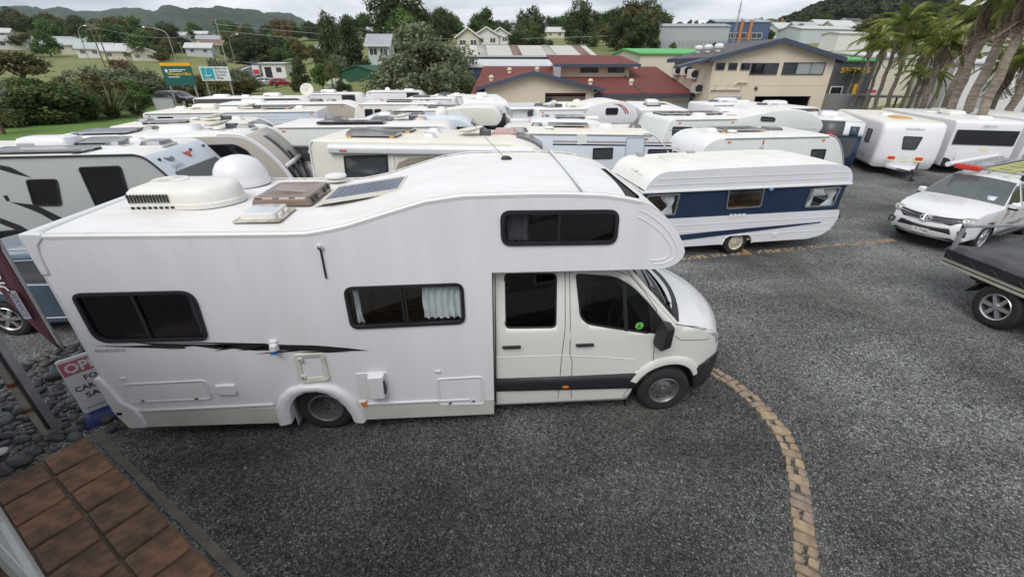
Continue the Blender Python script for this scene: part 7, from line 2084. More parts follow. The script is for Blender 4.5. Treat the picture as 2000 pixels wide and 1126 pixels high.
def gable_roof(parent,x0,x1,y0,y1,z,rh,m,fascia=None,over=0.35,axis='x',th=0.14):
 f = (lambda a,b,c: (a,b,c)) if axis == 'x' else (lambda a,b,c: (b,a,c))
 if axis == 'y': x0,x1,y0,y1 = y0,y1,x0,x1
 ym = (y0 + y1) / 2
 sl = rh / (ym - y0)
 for s,ye in ((-1,y0),(1,y1)):
  yo = ye + s * over
  zo = z - sl * over
  mb = MB()
  v = [f(a,b,c) for a,b,c in ((x0 - over,yo,zo),(x1 + over,yo,zo),(x1 + over,ym,z + rh),(x0 - over,ym,z + rh))]
  v += [(q[0],q[1],q[2] + th) for q in v]
  mb.add(v,[(0,1,2,3),(4,5,6,7),(0,1,5,4),(1,2,6,5),(2,3,7,6),(3,0,4,7)])
  o = mb.build('roof',m,parent,smooth=0)
  if fascia:
   mb = MB()
   for xe in (x0 - over - 0.03,x1 + over + 0.005):
    q = [f(a,b,c) for a in (xe,xe + 0.03) for b,c in ((yo,zo - 0.1),(ym,z + rh - 0.1),(ym,z + rh + th + 0.02),(yo,zo + th + 0.02))]
    mb.add(q,[(0,1,2,3),(4,5,6,7),(0,1,5,4),(1,2,6,5),(2,3,7,6),(3,0,4,7)])
   yb = yo + s * 0.03
   q = [f(a,b,c) for a in (x0 - over,x1 + over) for b,c in ((yo,zo - 0.1),(yb,zo - 0.1),(yb,zo + th + 0.02),(yo,zo + th + 0.02))]
   mb.add(q,[(0,1,2,3),(4,5,6,7),(0,1,5,4),(1,2,6,5),(2,3,7,6),(3,0,4,7)])
   mb.build('fascia',fascia,o,smooth=0,split=True)
def gable_walls(parent,x0,x1,y0,y1,z0,z,rh,m,axis='x',name='wall'):
 f = (lambda a,b,c: (a,b,c)) if axis == 'x' else (lambda a,b,c: (b,a,c))
 if axis == 'y': x0,x1,y0,y1 = y0,y1,x0,x1
 ym = (y0 + y1) / 2
 v = [f(a,b,c) for a in (x0,x1) for b,c in ((y0,z0),(y1,z0),(y1,z),(ym,z + rh),(y0,z))]
 mb = MB(); mb.add(v,[(0,1,2,3,4),(9,8,7,6,5),(0,5,6,1),(1,6,7,2),(2,7,8,3),(3,8,9,4),(4,9,5,0)])
 return mb.build(name,m,parent,smooth=0)
# ---- the building the picture was taken from (its wall shows in the lower left corner)
def home_building():
 R = thing('building','white building wall with rough grey render at the lower left corner','building',(*alpe(0,-0.29),0),math.atan2(AL.y,AL.x))
 fr = Fr((0,0,0),(1,0,0),(0,0,1),(0,1,0))
 holes = [rrect(a,a + 2.2,1.0,2.5,0.01,1) for a in (-4.4,-1.4,1.6,4.6)]
 plate(R,'plinth',[(-8.5,0),(9,0),(9,0.86),(-8.5,0.86)],fr,-0.25,0.0,'render_white')
 mb = MB(); sheet(mb,[(-8.5,0.86),(9,0.86),(9,3.3),(-8.5,3.3)],holes,lambda a,b: fr(a,b,-0.03)); mb.build('wall','render_grey',R,smooth=0,fix=False,solid=0.05)
 for h in holes:
  a0,a1,b0,b1 = min(q[0] for q in h),max(q[0] for q in h),min(q[1] for q in h),max(q[1] for q in h)
  win_box(R,fr,a0 + 0.001,a1 - 0.001,b0,b1,2,'render_white','dark_glass',0.09)
 mb = MB(); mb.box(-8.5,9,-6,-0.25,0,3.29); mb.build('inner_block','render_white',R)
 mb = MB(); mb.box(-8.5,9,-6,-0.03,3.3,3.36); mb.build('deck_roof','roof_grey',R)
 mb = MB(); mb.box(-8.5,9,-6,-2.6,3.36,6.0); mb.build('unseen_shade_wall','render_white',R)  # set-back upper storey out of view, added to shade the foreground
home_building()
# ---- two storey tan building
def tan_building():
 Y = 30.0
 x0,x1 = 15.0,23.15
 R = thing('building','two storey tan building with shallow gable, upstairs windows and garage doorways','building',((x0 + x1) / 2,Y,0),0.0)
 hw = (x1 - x0) / 2
 z,rh,D = 4.62,0.98,6
 f = Fr((0,-0.062,0),(1,0,0),(0,0,1),(0,-1,0))
 xc = -(x0 + x1) / 2
 door = [(15.55,30.0,2.411),(17.35,30.0,2.407),(18.31,30.0,2.374),(22.21,30.0,2.27)]
 d1 = (door[0][0] + xc,door[1][0] + xc); d2 = (door[2][0] + xc,door[3][0] + xc)
 outer = [(-hw,0),(hw,0),(hw,z),(0,z + rh),(-hw,z)]
 h2 = [(d2[0],0.02),(d2[1],0.02),(d2[1],2.40),(d2[0],2.40)]
 mb = MB(); sheet(mb,outer,[h2],lambda a,b: f(a,b,-0.062)); mb.build('front_wall','render_tan',R,smooth=0,fix=False,solid=0.12)
 mb = MB(); mb.box(-hw,-hw + 0.15,0.06,D,0,z); mb.build('side_wall','render_tan',R); mb = MB(); mb.box(hw - 0.15,hw,0.06,D,0,z); mb.build('side_wall','render_tan',R)
 mb = MB(); mb.add([(-hw,D,0),(hw,D,0),(hw,D,z),(0,D,z + rh),(-hw,D,z)],[(0,1,2,3,4)]); mb.build('rear_wall','render_tan',R,solid=0.1)
 gable_roof(R,-hw,hw,0,D,z,rh,'roof_dark','fascia_navy',0.45,'y')
 sl = rh / hw
 mb = MB(); v = [(-hw - 2.4,-0.45,z - 2.4 * sl),(-hw - 0.45,-0.45,z - 0.45 * sl),(-hw - 0.45,0.4,z - 0.45 * sl),(-hw - 2.4,0.4,z - 2.4 * sl)]; v += [(a,b,c + 0.14) for a,b,c in v]
 mb.add(v,[(0,1,2,3),(4,5,6,7),(0,1,5,4),(1,2,6,5),(2,3,7,6),(3,0,4,7)]); mb.build('eave_extension','fascia_navy',R,smooth=0)
 mb = MB(); mb.box(d2[0],d2[1],4,4.1,0,2.6); mb.box(d2[0] - 0.1,d2[0],0.1,4,0,2.6); mb.box(d2[1],d2[1] + 0.1,0.1,4,0,2.6); mb.box(d2[0],d2[1],0.1,4.1,2.6,2.7); mb.build('garage_inside','inside_dark',R,split=True)
 mb = MB(); mb.box(d2[0] + 0.4,d2[0] + 1.4,2.2,3.2,0,1.5); mb.box(d2[1] - 1.5,d2[1] - 0.5,2.5,3.5,0,1.8); mb.build('garage_shelf','wood_inside',R,split=True)
 po = [(d1[0],0.05),(d1[1],0.05),(d1[1],2.40),(d1[0],2.40)]
 mb = MB(); mb.slab(po,f,0.02,0.075)
 rd = mb.build('roller_door','trim_grey',R)
 mb = MB()
 for k in range(14): mb.box(d1[0] + 0.03,d1[1] - 0.03,0.1 + k * 0.165,0.115 + k * 0.165,0.075,0.085,fr=f)
 mb.build('door_rib','trim_grey',rd,split=True)
 for q in [[(15.21,30.0,4.362),(15.78,30.0,3.953)],[(16.02,30.0,4.364),(16.6,30.0,3.954)],[(16.84,30.0,4.366),(17.47,30.0,3.955)],[(17.53,30.0,4.367),(19.38,30.0,3.689)],[(19.69,30.0,4.401),(22.55,30.0,3.691)]]:
  a0,a1,b1,b0 = q[0][0] + xc,q[1][0] + xc,q[0][2],q[1][2]
  w = a1 - a0
  win_box(R,f,a0,a1,b0,b1,1 if w < 0.7 else (2 if w < 2 else 3),'fascia_navy',['dark_glass','grey_glass'] if w < 2 else ['grey_glass','blind_glass','blind_glass'],0.05)
 mb = MB(); mb.box(-hw + 0.02,hw - 0.02,0.058,0.068,3.04,3.06); o = mb.build('control_joint','render_tan',R); o.location.y = -0.13
 pp = [[(15.09,29.85,4.706),(14.97,29.85,4.62),(15.0,29.85,2.819),(15.11,29.85,1.671)],[(15.01,29.85,2.605),(15.11,29.85,2.819),(17.12,29.85,2.816),(17.11,29.85,3.15)],[(15.38,29.85,3.151),(15.36,29.85,2.909),(15.17,29.85,2.849)],[(16.2,29.85,3.151),(16.19,29.85,2.909),(16.0,29.85,2.848)],[(17.5,29.85,3.241),(16.81,29.85,3.241),(16.67,29.85,3.09)]]
 for k in pp:
  mb = MB(); mb.tube([(a + xc,b - Y,c) for a,b,c in k],0.045,6); mb.build('drain_pipe','house_cream',R,smooth=60)
 for y,zz in ((0.8,2.55),(1.8,3.4),(3.0,3.6),(4.6,3.6)):
  mb = MB(); mb.box(-hw - 0.42,-hw - 0.08,y,y + 0.85,zz,zz + 0.6); u = mb.build('heat_pump','rv_cream',R,bevel=0.02)
  mb = MB(); mb.lathe([(0.24,0),(0.22,0.02),(0.001,0.01)],Fr((-hw - 0.25,y,zz + 0.3),(1,0,0),(0,0,1),(0,-1,0)),18); mb.build('fan_guard','dark_plastic',u)
  mb = MB(); mb.box(-hw - 0.40,-hw,y + 0.1,y + 0.14,zz - 0.1,zz); mb.build('pump_bracket','galvanised',u)
 for y in (2.0,3.5,5.0):
  mb = MB(); mb.lathe([(0.18,0),(0.18,0.2),(0.30,0.22),(0.32,0.35),(0.2,0.48),(0.001,0.5)],Fr((-hw + 1.2,y,z + 0.42),(1,0,0),(0,1,0),(0,0,1)),16); mb.build('roof_vent','house_white',R,smooth=45)
 mb = MB(); q = (18.22,29.9,2.874); mb.lathe([(0.12,0),(0.09,0.10),(0.03,0.16)],Fr((q[0] + xc,-0.06,q[2]),(1,0,0),(0,0,1),(0,-1,0)),12); mb.build('wall_lamp','charcoal',R)
mat('blind_glass',(0.34,0.36,0.35),0.3,var=0.1)
tan_building()
# ---- low red roofed building
def red_building():
 Y = 31.5
 R = thing('building','low tan building with red tiled roofs and a projecting gable porch','building',(0,Y,0),0.0)
 f = Fr((0,0,0),(1,0,0),(0,0,1),(0,-1,0))
 xe = 14.85
 mb = MB(); mb.box(8.0,xe,0.6,0.8,0,2.36); mb.build('front_wall','render_tan',R)
 mb = MB(); mb.box(-0.2,xe,0.8,14,0,2.3); mb.build('inner_block','render_tan',R)
 def slope(name,xa,xb,xc_,xd,y0,z0,y1,z1,m='red_tile',th=0.1):
  mb = MB(); v = [(xa,y0,z0),(xb,y0,z0),(xc_,y1,z1),(xd,y1,z1)]; v += [(a,b,c + th) for a,b,c in v]
  mb.add(v,[(0,1,2,3),(4,5,6,7),(0,1,5,4),(1,2,6,5),(2,3,7,6),(3,0,4,7)]); return mb.build(name,m,R,smooth=0)
 slope('roof',-0.6,xe + 0.1,xe + 0.1,0.4,0.2,2.40,8.2,4.05)
 slope('roof',0.4,xe,xe,-0.6,8.2,4.05,14.5,2.6)
 mb = MB(); mb.box(7.7,xe + 0.15,0.12,0.2,2.26,2.44); mb.build('fascia','fascia_navy',R)
 mb = MB(); mb.tube([(xe - 3.6,0.16,2.52),(xe - 3.55,4,3.34),(xe - 3.5,8.1,4.18)],0.05,5); mb.build('roof_gully','roof_dark',R)
 gx0,gx1,za,rh = 0.0,8.0,2.72,0.98
 ym = 0
 outer = [(0.35,0),(7.75,0),(7.75,2.78),(3.55,3.70),(0.35,2.90)]
 porch = [(4.425,31.5,2.824),(7.224,31.5,2.79)]
 px0,px1,pz = porch[0][0],porch[1][0],2.55
 hole = [(px0,0.02),(px1,0.02),(px1,pz),(px0,pz)]
 mb = MB(); sheet(mb,outer,[hole],lambda a,b: f(a,b)); mb.build('gable_wall','render_tan',R,smooth=0,fix=False,solid=0.15)
 mb = MB(); mb.box(px0 - 0.1,px1 + 0.1,2.2,2.35,0,2.7); mb.build('porch_wall','render_tan',R); mb = MB(); mb.box(px0 - 0.1,px0,0.1,2.2,0,2.7); mb.build('porch_wall','render_tan',R); mb = MB(); mb.box(px0 - 0.1,px1 + 0.1,0.1,2.3,2.62,2.7); mb.build('porch_ceiling','house_cream',R)
 fp = Fr((0,2.2,0),(1,0,0),(0,0,1),(0,-1,0))
 win_box(R,fp,px0 + 1.2,px0 + 2.1,0.8,1.75,1); win_box(R,fp,px0 + 2.2,px0 + 3.0,0.8,1.75,1)
 plate(R,'porch_door',[(px0 + 0.02,0),(px0 + 0.55,0),(px0 + 0.55,2.2),(px0 + 0.02,2.2)],Fr((0,0.6,0),(1,0,0),(0,0,1),(0,-1,0)),0,0.05,'fascia_navy')
 mb = MB(); mb.cyl((px1 + 0.25,-0.15,0),(px1 + 0.25,-0.15,2.6),0.06,n=10); mb.tube([(px1 + 0.25,-0.15,2.45),(px1 + 0.7,-0.15,2.6),(px1 + 0.85,-0.15,2.75)],0.05,6); mb.build('drain_pipe','house_cream',R,split=True)
 ap = (3.55,3.78)
 for xa,zz in ((-0.25,2.80),(8.35,2.72)):
  mb = MB(); v = [(xa,-0.5,zz),(ap[0],-0.5,ap[1]),(ap[0],5.5,ap[1]),(xa,5.5,zz)]; v += [(a,b,c + 0.1) for a,b,c in v]
  mb.add(v,[(0,1,2,3),(4,5,6,7),(0,1,5,4),(1,2,6,5),(2,3,7,6),(3,0,4,7)]); rf = mb.build('roof','red_tile_turned',R,smooth=0)
  mb = MB(); v = [(xa,-0.56,zz - 0.1),(ap[0],-0.56,ap[1] - 0.1),(ap[0],-0.56,ap[1] + 0.12),(xa,-0.56,zz + 0.12)]; v += [(a,-0.502,c) for a,b,c in v]
  mb.add(v,[(0,1,2,3),(4,5,6,7),(0,1,5,4),(1,2,6,5),(2,3,7,6),(3,0,4,7)]); mb.build('fascia','fascia_navy',rf,smooth=0)
 c0,c1,cy = 6.1,11.6,4.8
 mb = MB(); mb.box(c0,c1,cy,cy + 4,3.2,4.28); mb.build('clerestory_wall','render_tan',R)
 fc = Fr((0,cy,0),(1,0,0),(0,0,1),(0,-1,0))
 win_box(R,fc,7.75,9.15,3.72,4.06,2,glass='dark_glass'); win_box(R,fc,9.9,11.2,3.72,4.06,2,glass=['dark_glass','grey_glass'])
 s_ = slope('clerestory_roof',c0 - 0.5,c1 + 0.6,c1 + 0.6,c0 - 0.3,cy - 0.7,4.20,cy + 5,4.92)
 mb = MB(); mb.box(c0 - 0.5,c1 + 0.6,cy - 0.76,cy - 0.7,4.12,4.32); mb.build('fascia','fascia_navy',s_)
 fm = Fr((0,0.6,0),(1,0,0),(0,0,1),(0,-1,0))
 for q in [[(8.144,32.1,2.081),(9.984,32.1,1.645)],[(10.706,32.1,2.041),(12.69,32.1,1.635)],[(13.56,32.1,2.0),(15.75,32.1,1.352)]]:
  win_box(R,fm,q[0][0],q[1][0],q[1][2] - 0.3,q[0][2],3,'trim_grey',['dark_glass','grey_glass','grey_glass'] if q[0][0] < 11 else 'blind_glass',0.06)
 for a,b in ((0.9,3.6),(2.4,6.0),(4.6,6.2),(8.1,2.6),(11.1,2.5),(13.0,7.6)):
  zb = 2.5 + 1.65 * (b - 0.2) / 8.0
  mb = MB(); mb.lathe([(0.16,-0.1),(0.16,0.12),(0.09,0.14),(0.09,0.18),(0.20,0.2),(0.17,0.32),(0.001,0.40)],Fr((a,b,zb),(1,0,0),(0,1,0),(0,0,1)),14); mb.build('roof_vent','house_cream',R,smooth=45)
 mb = MB(); mb.box(5.55,6.05,3.6,4.3,3.3,4.1); mb.build('heat_pump','trim_grey',R,bevel=0.03)
pattern_mat('red_tile_turned','tile',(0.27,0.075,0.06),(0.19,0.062,0.052),2.2)
red_building()
# ---- sheds and warehouses behind
def shed(name,label,c,rz,w,d,h,rh,wall,roof,fascia=None,strips=0,cat='shed',wins=(),axis='x',over=0.2,group=None):
 R = thing(name,label,cat,c,rz,group)
 gable_walls(R,-w / 2,w / 2,-d / 2,d / 2,-1.5,h,rh,wall,axis)
 gable_roof(R,-w / 2,w / 2,-d / 2,d / 2,h,rh,roof,fascia,over,axis)
 f = Fr((0,-d / 2,0),(1,0,0),(0,0,1),(0,-1,0))
 for k in range(strips):
  x = -w / 2 + w * (k + 0.6) / strips
  mb = MB(); sl = rh / (d / 2)
  mb.add([(x,-d / 2 - over,h - sl * over + 0.16),(x + 0.9,-d / 2 - over,h - sl * over + 0.16),(x + 0.9,0,h + rh + 0.16),(x,0,h + rh + 0.16)],[(0,1,2,3)]); mb.build('roof_sheet','roof_brown' if k % 2 else 'concrete',R,solid=0.03)
 for a0,a1,b0,b1,n in wins:
  win_box(R,f,a0,a1,b0,b1,n,'house_white','grey_glass',0.08)
 return R
shed('shed','long blue walled shed with weathered corrugated roof behind red building',(4.588,52.0,0),0.02,13.5,10,5.0,1.0,'corrugated_blue','corrugated',None,4)
shed('shed','narrow blue walled shed with pale roof in front of the long shed',(2.388,45.0,0),0.02,8.6,4,4.1,0.5,'corrugated_blue','roof_pale')
R = shed('building','cream flat walled building with bright green roof edge behind red roof',(23.99,56.0,0),0.0,14,12,5.3,0.6,'house_cream','green_roof',cat='building')
shed('building','cream building with pale roof standing between tan building and palms',(41.85,51.0,0),0.1,6,9,5.0,0.5,'house_cream','roof_pale',cat='building')
shed('warehouse','long pale grey warehouse on the grass bank',(48.8,113.7,8.25),-0.1,17,8,4.0,0.7,'corrugated_grey','roof_grey',cat='warehouse')
R = shed('warehouse','blue warehouse with two orange pillars right of the grey warehouse',(64.4,120.6,9.117),-0.1,13,8,4.6,0.8,'corrugated_blue','roof_grey',cat='warehouse',wins=[(-5,5,1.2,2.4,8)])
for a in (-0.8,1.4):
 mb = MB(); mb.box(a,a + 0.6,-4.6,-4.05,0,5.0); mb.build('pillar','brick_orange',R)
R = shed('school_building','dark flat roofed building with orange capped bays high on the hill',(125.8,219.5,17.74),-0.05,22,10,5.0,0.3,'house_white','roof_dark',cat='building',over=1.0,wins=[(-10,10,2.4,4.2,8)])
for k in range(4):
 mb = MB(); mb.box(-9.5 + k * 6,-8.9 + k * 6,-6.3,-5.2,3.8,5.4); mb.build('bay_cap','brick_orange',R)
R = shed('shed','pale roofed low shed behind the tan building ridge',(81.7,115.5,9.433),0.1,14,8,2.6,0.8,'house_blue','roof_pale')
R = shed('shed','white container shed beyond the tan building eave',(67.1,86.5,7.055),0.1,6,4,2.4,0.3,'house_white','roof_pale')
R = shed('shed','dark green garage shed with roller door left of big tree',(-18.4,80.1,0),-0.25,5.6,6.2,3.4,0.8,'corrugated_green','corrugated_green',axis='y')
f = Fr((0,-3.1,0),(1,0,0),(0,0,1),(0,-1,0)); plate(R,'roller_door',[(0.0,0),(2.3,0),(2.3,2.6),(0.0,2.6)],f,0.0,0.06,'corrugated_green')
R = shed('kiosk','small white flat roofed office with black door by the far car park',(-50.4,125.5,1.64),-0.2,6.2,5,3.1,0.15,'house_white','roof_pale',cat='building',over=0.5,wins=[(0.6,2.2,1.1,2.3,1)])
f = Fr((0,-2.5,0),(1,0,0),(0,0,1),(0,-1,0)); plate(R,'door',[(-2.4,0),(-0.6,0),(-0.6,2.3),(-2.4,2.3)],f,0.0,0.06,'black_plastic')
R = thing('water_tank','pale green round water tank in front of green shed','water tank',(-22.5,77.3,0))
mb = MB(); mb.lathe([(2.1,0),(2.1,1.6),(2.15,1.65),(1.4,2.2),(0.4,2.45),(0.001,2.5)],Fr((0,0,0),(1,0,0),(0,1,0),(0,0,1)),32); mb.build('tank',mat('tank_green',(0.38,0.46,0.32),0.6,var=0.1),R,smooth=40)
for k in range(8):
 t = k * math.pi / 4; mb = MB(); mb.tube([(2.15 * math.cos(t),2.15 * math.sin(t),1.65),(1.4 * math.cos(t),1.4 * math.sin(t),2.22),(0.4 * math.cos(t),0.4 * math.sin(t),2.47)],0.05,5); mb.build('tank_rib','tank_green',R)
R = shed('shop','black fronted sign shop with yellow letters right of the tan building',(33.92,44.56,0),-0.1,3.4,8,4.6,0.3,'charcoal','green_roof',cat='shop')
f = Fr((0,-4.0,0),(1,0,0),(0,0,1),(0,-1,0)); text('SIGNS',Fr(f(0.0,3.9,0.02),f.u,f.v,f.n),0.45,'sign_yellow',R,width=2.6,bold=0.02)
win_box(R,f,-1.7,-0.6,0.2,2.6,1,'house_white','dark_glass',0.08)
plate(R,'yellow_panel',[(0.3,0),(0.8,0),(0.8,2.8),(0.3,2.8)],f,0,0.04,'sign_yellow')
R = shed('shop','white walled shop behind the nearer palms with tall grey doors',(44,36,0),-0.5,11,8,4.4,0.4,'house_white','roof_pale',cat='shop')
f = Fr((0,-4.0,0),(1,0,0),(0,0,1),(0,-1,0))
for a in (-4,-0.5): plate(R,'door',[(a,0),(a + 1.6,0),(a + 1.6,3.2),(a,3.2)],f,0,0.05,'trim_grey')
for a,b,m in ((1.8,1.6,'decal_red'),(2.0,0.9,'decal_green'),(3.6,1.5,'sign_yellow')): plate(R,'poster',rrect(a,a + 0.8,b,b + 0.6,0.05,2),f,0,0.04,m)
R = shed('shop','white shop with big blue sign panels behind the tallest palms',(50,28,0),-0.75,13,8,4.8,0.4,'house_white','roof_pale',cat='shop')
f = Fr((0,-4.0,0),(1,0,0),(0,0,1),(0,-1,0))
for a in (-4.5,0.2,4.2): plate(R,'blue_sign',[(a,3.0),(a + 3.2,3.0),(a + 3.6,4.5),(a,4.5)],f,0,0.08,'sign_blue')
mb = MB(); mb.box(-6,6,-4.4,-4.3,0,2.3); mb.build('shop_window','grey_glass',R)
R = thing('shipping_container','grey steel container beside the tan building corner','container',(32.73,39.59,0),-0.35)
mb = MB(); mb.box(-1.5,1.5,-1.0,1.0,0,2.0)
for k in range(14): mb.box(-1.42 + k * 0.21,-1.33 + k * 0.21,-1.03,-1.0,0.1,1.9)
mb.build('container_body','galvanised',R,split=True)
R = thing('carport','low dark carport with sagging roof under the palms','carport',(34.08,37.44,0),-0.3)
mb = MB(); mb.box(-1.8,1.8,-1.2,1.2,1.9,2.0); mb.build('roof','roof_dark',R)
mb = MB()
for a in (-1.7,1.7):
 for b in (-1.1,1.1): mb.box(a - 0.06,a + 0.06,b - 0.06,b + 0.06,0,1.9)
mb.build('post','old_wood',R,split=True)
for lab,px,m in (('left square yellow sign on a post by the palms',(36.36,43.73),0),('right square yellow sign on a post by the palms',(36.88,43.7),0),('round yellow sign on a post by the palms',(37.4,43.68),1)):
 R = thing('yard_sign',lab,'sign',(*px,0),-0.4,'yellow signs under the palms')
 f = Fr((0,0,1.95),(1,0,0),(0,0,1),(0,-1,0))
 po = [(0.5 * math.cos(t * 0.393),0.5 * math.sin(t * 0.393)) for t in range(16)] if m else rrect(-0.42,0.42,-0.48,0.48,0.08,3)
 b = plate(R,'sign_face',po,f,0,0.06,'sign_yellow'); plate(R,'sign_print',shrink(po,0.16) if m else rrect(-0.3,0.3,0.05,0.25,0.05,2),f,0.06,0.07,'decal_black')
 mb = MB(); mb.box(-0.05,0.05,0.06,0.14,0,2.2); mb.build('post','galvanised',R)
R = thing('yard_sign','white notice board with pink print behind carport','sign',(35.85,40.78,0),-0.4)
f = Fr((0,0,0),(1,0,0),(0,0,1),(0,-1,0)); b = plate(R,'sign_face',rrect(-0.7,0.7,1.5,2.5,0.03,2),f,0,0.06,'house_white'); plate(R,'sign_print',rrect(-0.5,0.4,2.05,2.3,0.03,2),f,0.06,0.07,'decal_red'); mb = MB(); mb.box(-0.05,0.05,0.06,0.14,0,2.2); mb.build('post','galvanised',R)
# ---- billboards
def billboard(label,Y,tl,tr,bl,cat='billboard',face='sign_white'):
 w = tr[0] - tl[0]; h = tl[2] - bl[2]
 R = thing('billboard',label,cat,(tl[0],Y,0),0)
 f = Fr((0,0,bl[2]),(1,0,0),(0,0,1),(0,-1,0))
 b = plate(R,'sign_face',[(0,0),(w,0),(w,h),(0,h)],f,0,0.08,face,smooth=0)
 for a in (0.25,w - 0.25):
  mb = MB(); mb.box(a - 0.07,a + 0.07,0.02,0.14,0,tl[2] - 0.1); mb.build('post','galvanised',R)
 return R,f,w,h
R,f,w,h = billboard('dark green billboard with yellow top stripe reading Whangarei Office',50,(-31.46,50.0,4.132),(-28.59,50.0,4.092),(-31.52,50.0,2.389),face='sign_green')
plate(R,'stripe',[(0,h),(w,h),(w,h + 0.28),(0,h + 0.28)],f,0.0,0.085,'sign_yellow')
text('Whangarei Office',Fr(f(w * 0.56,h * 0.58,0.08),f.u,f.v,f.n),0.34,'sign_yellow',R,width=w * 0.78,bold=0.02)
plate(R,'crest',rpoly([(0.32,h - 0.3),(0.55,h - 0.3),(0.55,h - 0.48),(0.435,h - 0.62),(0.32,h - 0.48)],0.02,2),f,0.08,0.09,'decal_white')
for a,b,l in ((0.7,h - 0.36,1.6),(0.7,h - 0.5,1.2),(0.45,h * 0.42,1.1)): plate(R,'small_print',[(a,b),(a + l,b),(a + l,b + 0.06),(a,b + 0.06)],f,0.08,0.088,'decal_white')
R,f,w,h = billboard('white and teal billboard reading Bathroom and Kitchen Factory Shop',53,(-29.52,53.0,4.091),(-26.55,53.0,4.096),(-29.59,53.0,2.728))
plate(R,'teal_panel',[(0.15,0.12),(w * 0.47,0.12),(w * 0.47,h - 0.12),(0.15,h - 0.12)],f,0.08,0.09,'sign_teal')
for k,(t,hh) in enumerate((('Bathroom',0.22),('& Kitchen',0.22),('Factory',0.32),('Shop',0.34))):
 text(t,Fr(f(w * 0.52,h * (0.86 - k * 0.225),0.08),f.u,f.v,f.n),hh,'decal_black',R,align='LEFT',bold=0.015)
mb = MB(); mb.tube([f(w * 0.2,h * 0.4,0.1),f(w * 0.24,h * 0.85,0.1),f(w * 0.27,h * 0.9,0.1)],0.04,6); mb.tube([f(w * 0.15,h * 0.38,0.1),f(w * 0.25,h * 0.3,0.1),f(w * 0.38,h * 0.38,0.1)],0.06,6); mb.build('tap_drawing','sign_white',R,split=True)
text('Plumbing',Fr(f(w * 0.26,h * 0.14,0.08),f.u,f.v,f.n),0.2,'decal_white',R,c=0.012)
R,f,w,h = billboard('white and red roadside sign on a white post by far car park',95,(-43.22,95.0,4.254),(-41.9,95.0,4.256),(-43.36,95.0,2.683),cat='sign',face='house_white')
plate(R,'red_panel',[(0.1,0.1),(w - 0.1,0.1),(w - 0.1,h * 0.55),(0.1,h * 0.55)],f,0.08,0.1,'sign_red')
R = thing('notice_board','grey framed board leaning beside black four wheel drive','board',(-27.37,42.34,0),-0.1)
f = Fr((0,0,0.4),(1,0,0),(0,0,1),(0,-1,0)); mb = MB(); po = [(-0.9,0),(0.9,0),(0.9,1.3),(-0.9,1.3)]; mb.ring(po,offset(po,-0.06),f,0,0.06); mb.build('frame','aluminium',R); plate(R,'panel',offset(po,-0.05),f,0.0,0.03,'trim_grey')
mb = MB(); mb.box(-0.85,-0.75,0.06,0.12,0,1.2); mb.box(0.75,0.85,0.06,0.12,0,1.2); mb.build('post','aluminium',R,split=True)
# ---- roads, guard rail, poles, lamps, wires
def ribbon(name,pts,w,m,lift):
 P = [Vector((a,b)) for a,b in curve([q[:2] for q in pts],8)]
 lf,rt = [],[]
 for i,q in enumerate(P):
  d = (P[min(i + 1,len(P) - 1)] - P[max(0,i - 1)]).normalized(); n = Vector((-d.y,d.x)) * w / 2
  for s,l in ((1,lf),(-1,rt)):
   x,y = q.x + n.x * s,q.y + n.y * s
   l.append((x,y,max(terrain(x,y),terrain(q.x,q.y)) + lift))
 mb = MB(); mb.grid([lf,rt]); return mb.build(name,m,smooth=60,solid=0.0)
tag(ribbon('road',[(-52.4,97.3,0.025),(-62.1,129.1,1.69),(-70.2,156.8,3.352),(-73.7,173.0,4.38),(-89.8,189.6,5.766),(-96.1,191.2,6.1)],9,'asphalt',0.45),kind='structure')
tag(ribbon('road',[(-75,58,0),(-52,66,0),(-45,90,0)],8,'asphalt',0.1),kind='structure')
tag(ribbon('lane_mark',[(-67.1,140.0,2.39),(-70.7,151.6,3.09),(-72.4,158.2,3.483)],0.5,'decal_white',0.6),kind='structure')
def rail_fence(name,label,pts,h,m,cat='guard rail'):
 R = thing(name,label,cat,pts[0])
 P = [Vector(q) - Vector(pts[0]) for q in pts]
 mb = MB(); mb.grid([[(q.x,q.y,q.z + h + dz) for q in P] for dz in (-0.16,-0.06,0.06,0.16)]); mb.build('rail',m,R,solid=0.06)
 for q in P:
  mb = MB(); mb.box(q.x - 0.07,q.x + 0.07,q.y + 0.05,q.y + 0.2,q.z - 0.5,q.z + h + 0.1); mb.build('post','galvanised',R)
rail_fence('guard_rail','galvanised guard rail beside the road at the left edge',[(-33.78,34.1,2.355),(-34.64,36.05,2.352),(-35.54,37.96,2.327),(-36.26,40.01,2.339),(-36.92,42.11,2.322)],0.0,'galvanised')
rail_fence('guard_rail','distant guard rail along the curving road above the car park',[(-84.4,172.2,4.519),(-86.0,181.1,5.039),(-86.6,188.6,5.589),(-86.2,194.2,5.983),(-85.5,199.5,6.398)],0.7,'concrete')
def pole(name,label,base,top,r,arms,cat='power pole',m='concrete',group=None):
 R = thing(name,label,cat,base,0,group)
 h = top - base[2]
 mb = MB(); mb.cyl((0,0,-0.5),(0,0,h),r,r * 0.6,n=10); mb.build('pole',m,R)
 for z,l,rot in arms:
  mb = MB(); c_,s_ = math.cos(rot),math.sin(rot)
  mb.box(-l / 2,l / 2,-0.05,0.05,h - z - 0.06,h - z + 0.06,fr=Fr((0,0,0),(c_,s_,0),(-s_,c_,0),(0,0,1))); a = mb.build('cross_arm','old_wood',R)
  for k in (-0.45,-0.15,0.15,0.45):
   mb = MB(); mb.cyl((k * l * c_,k * l * s_,h - z + 0.06),(k * l * c_,k * l * s_,h - z + 0.22),0.05,n=8); mb.build('insulator','house_white',a)
 return R
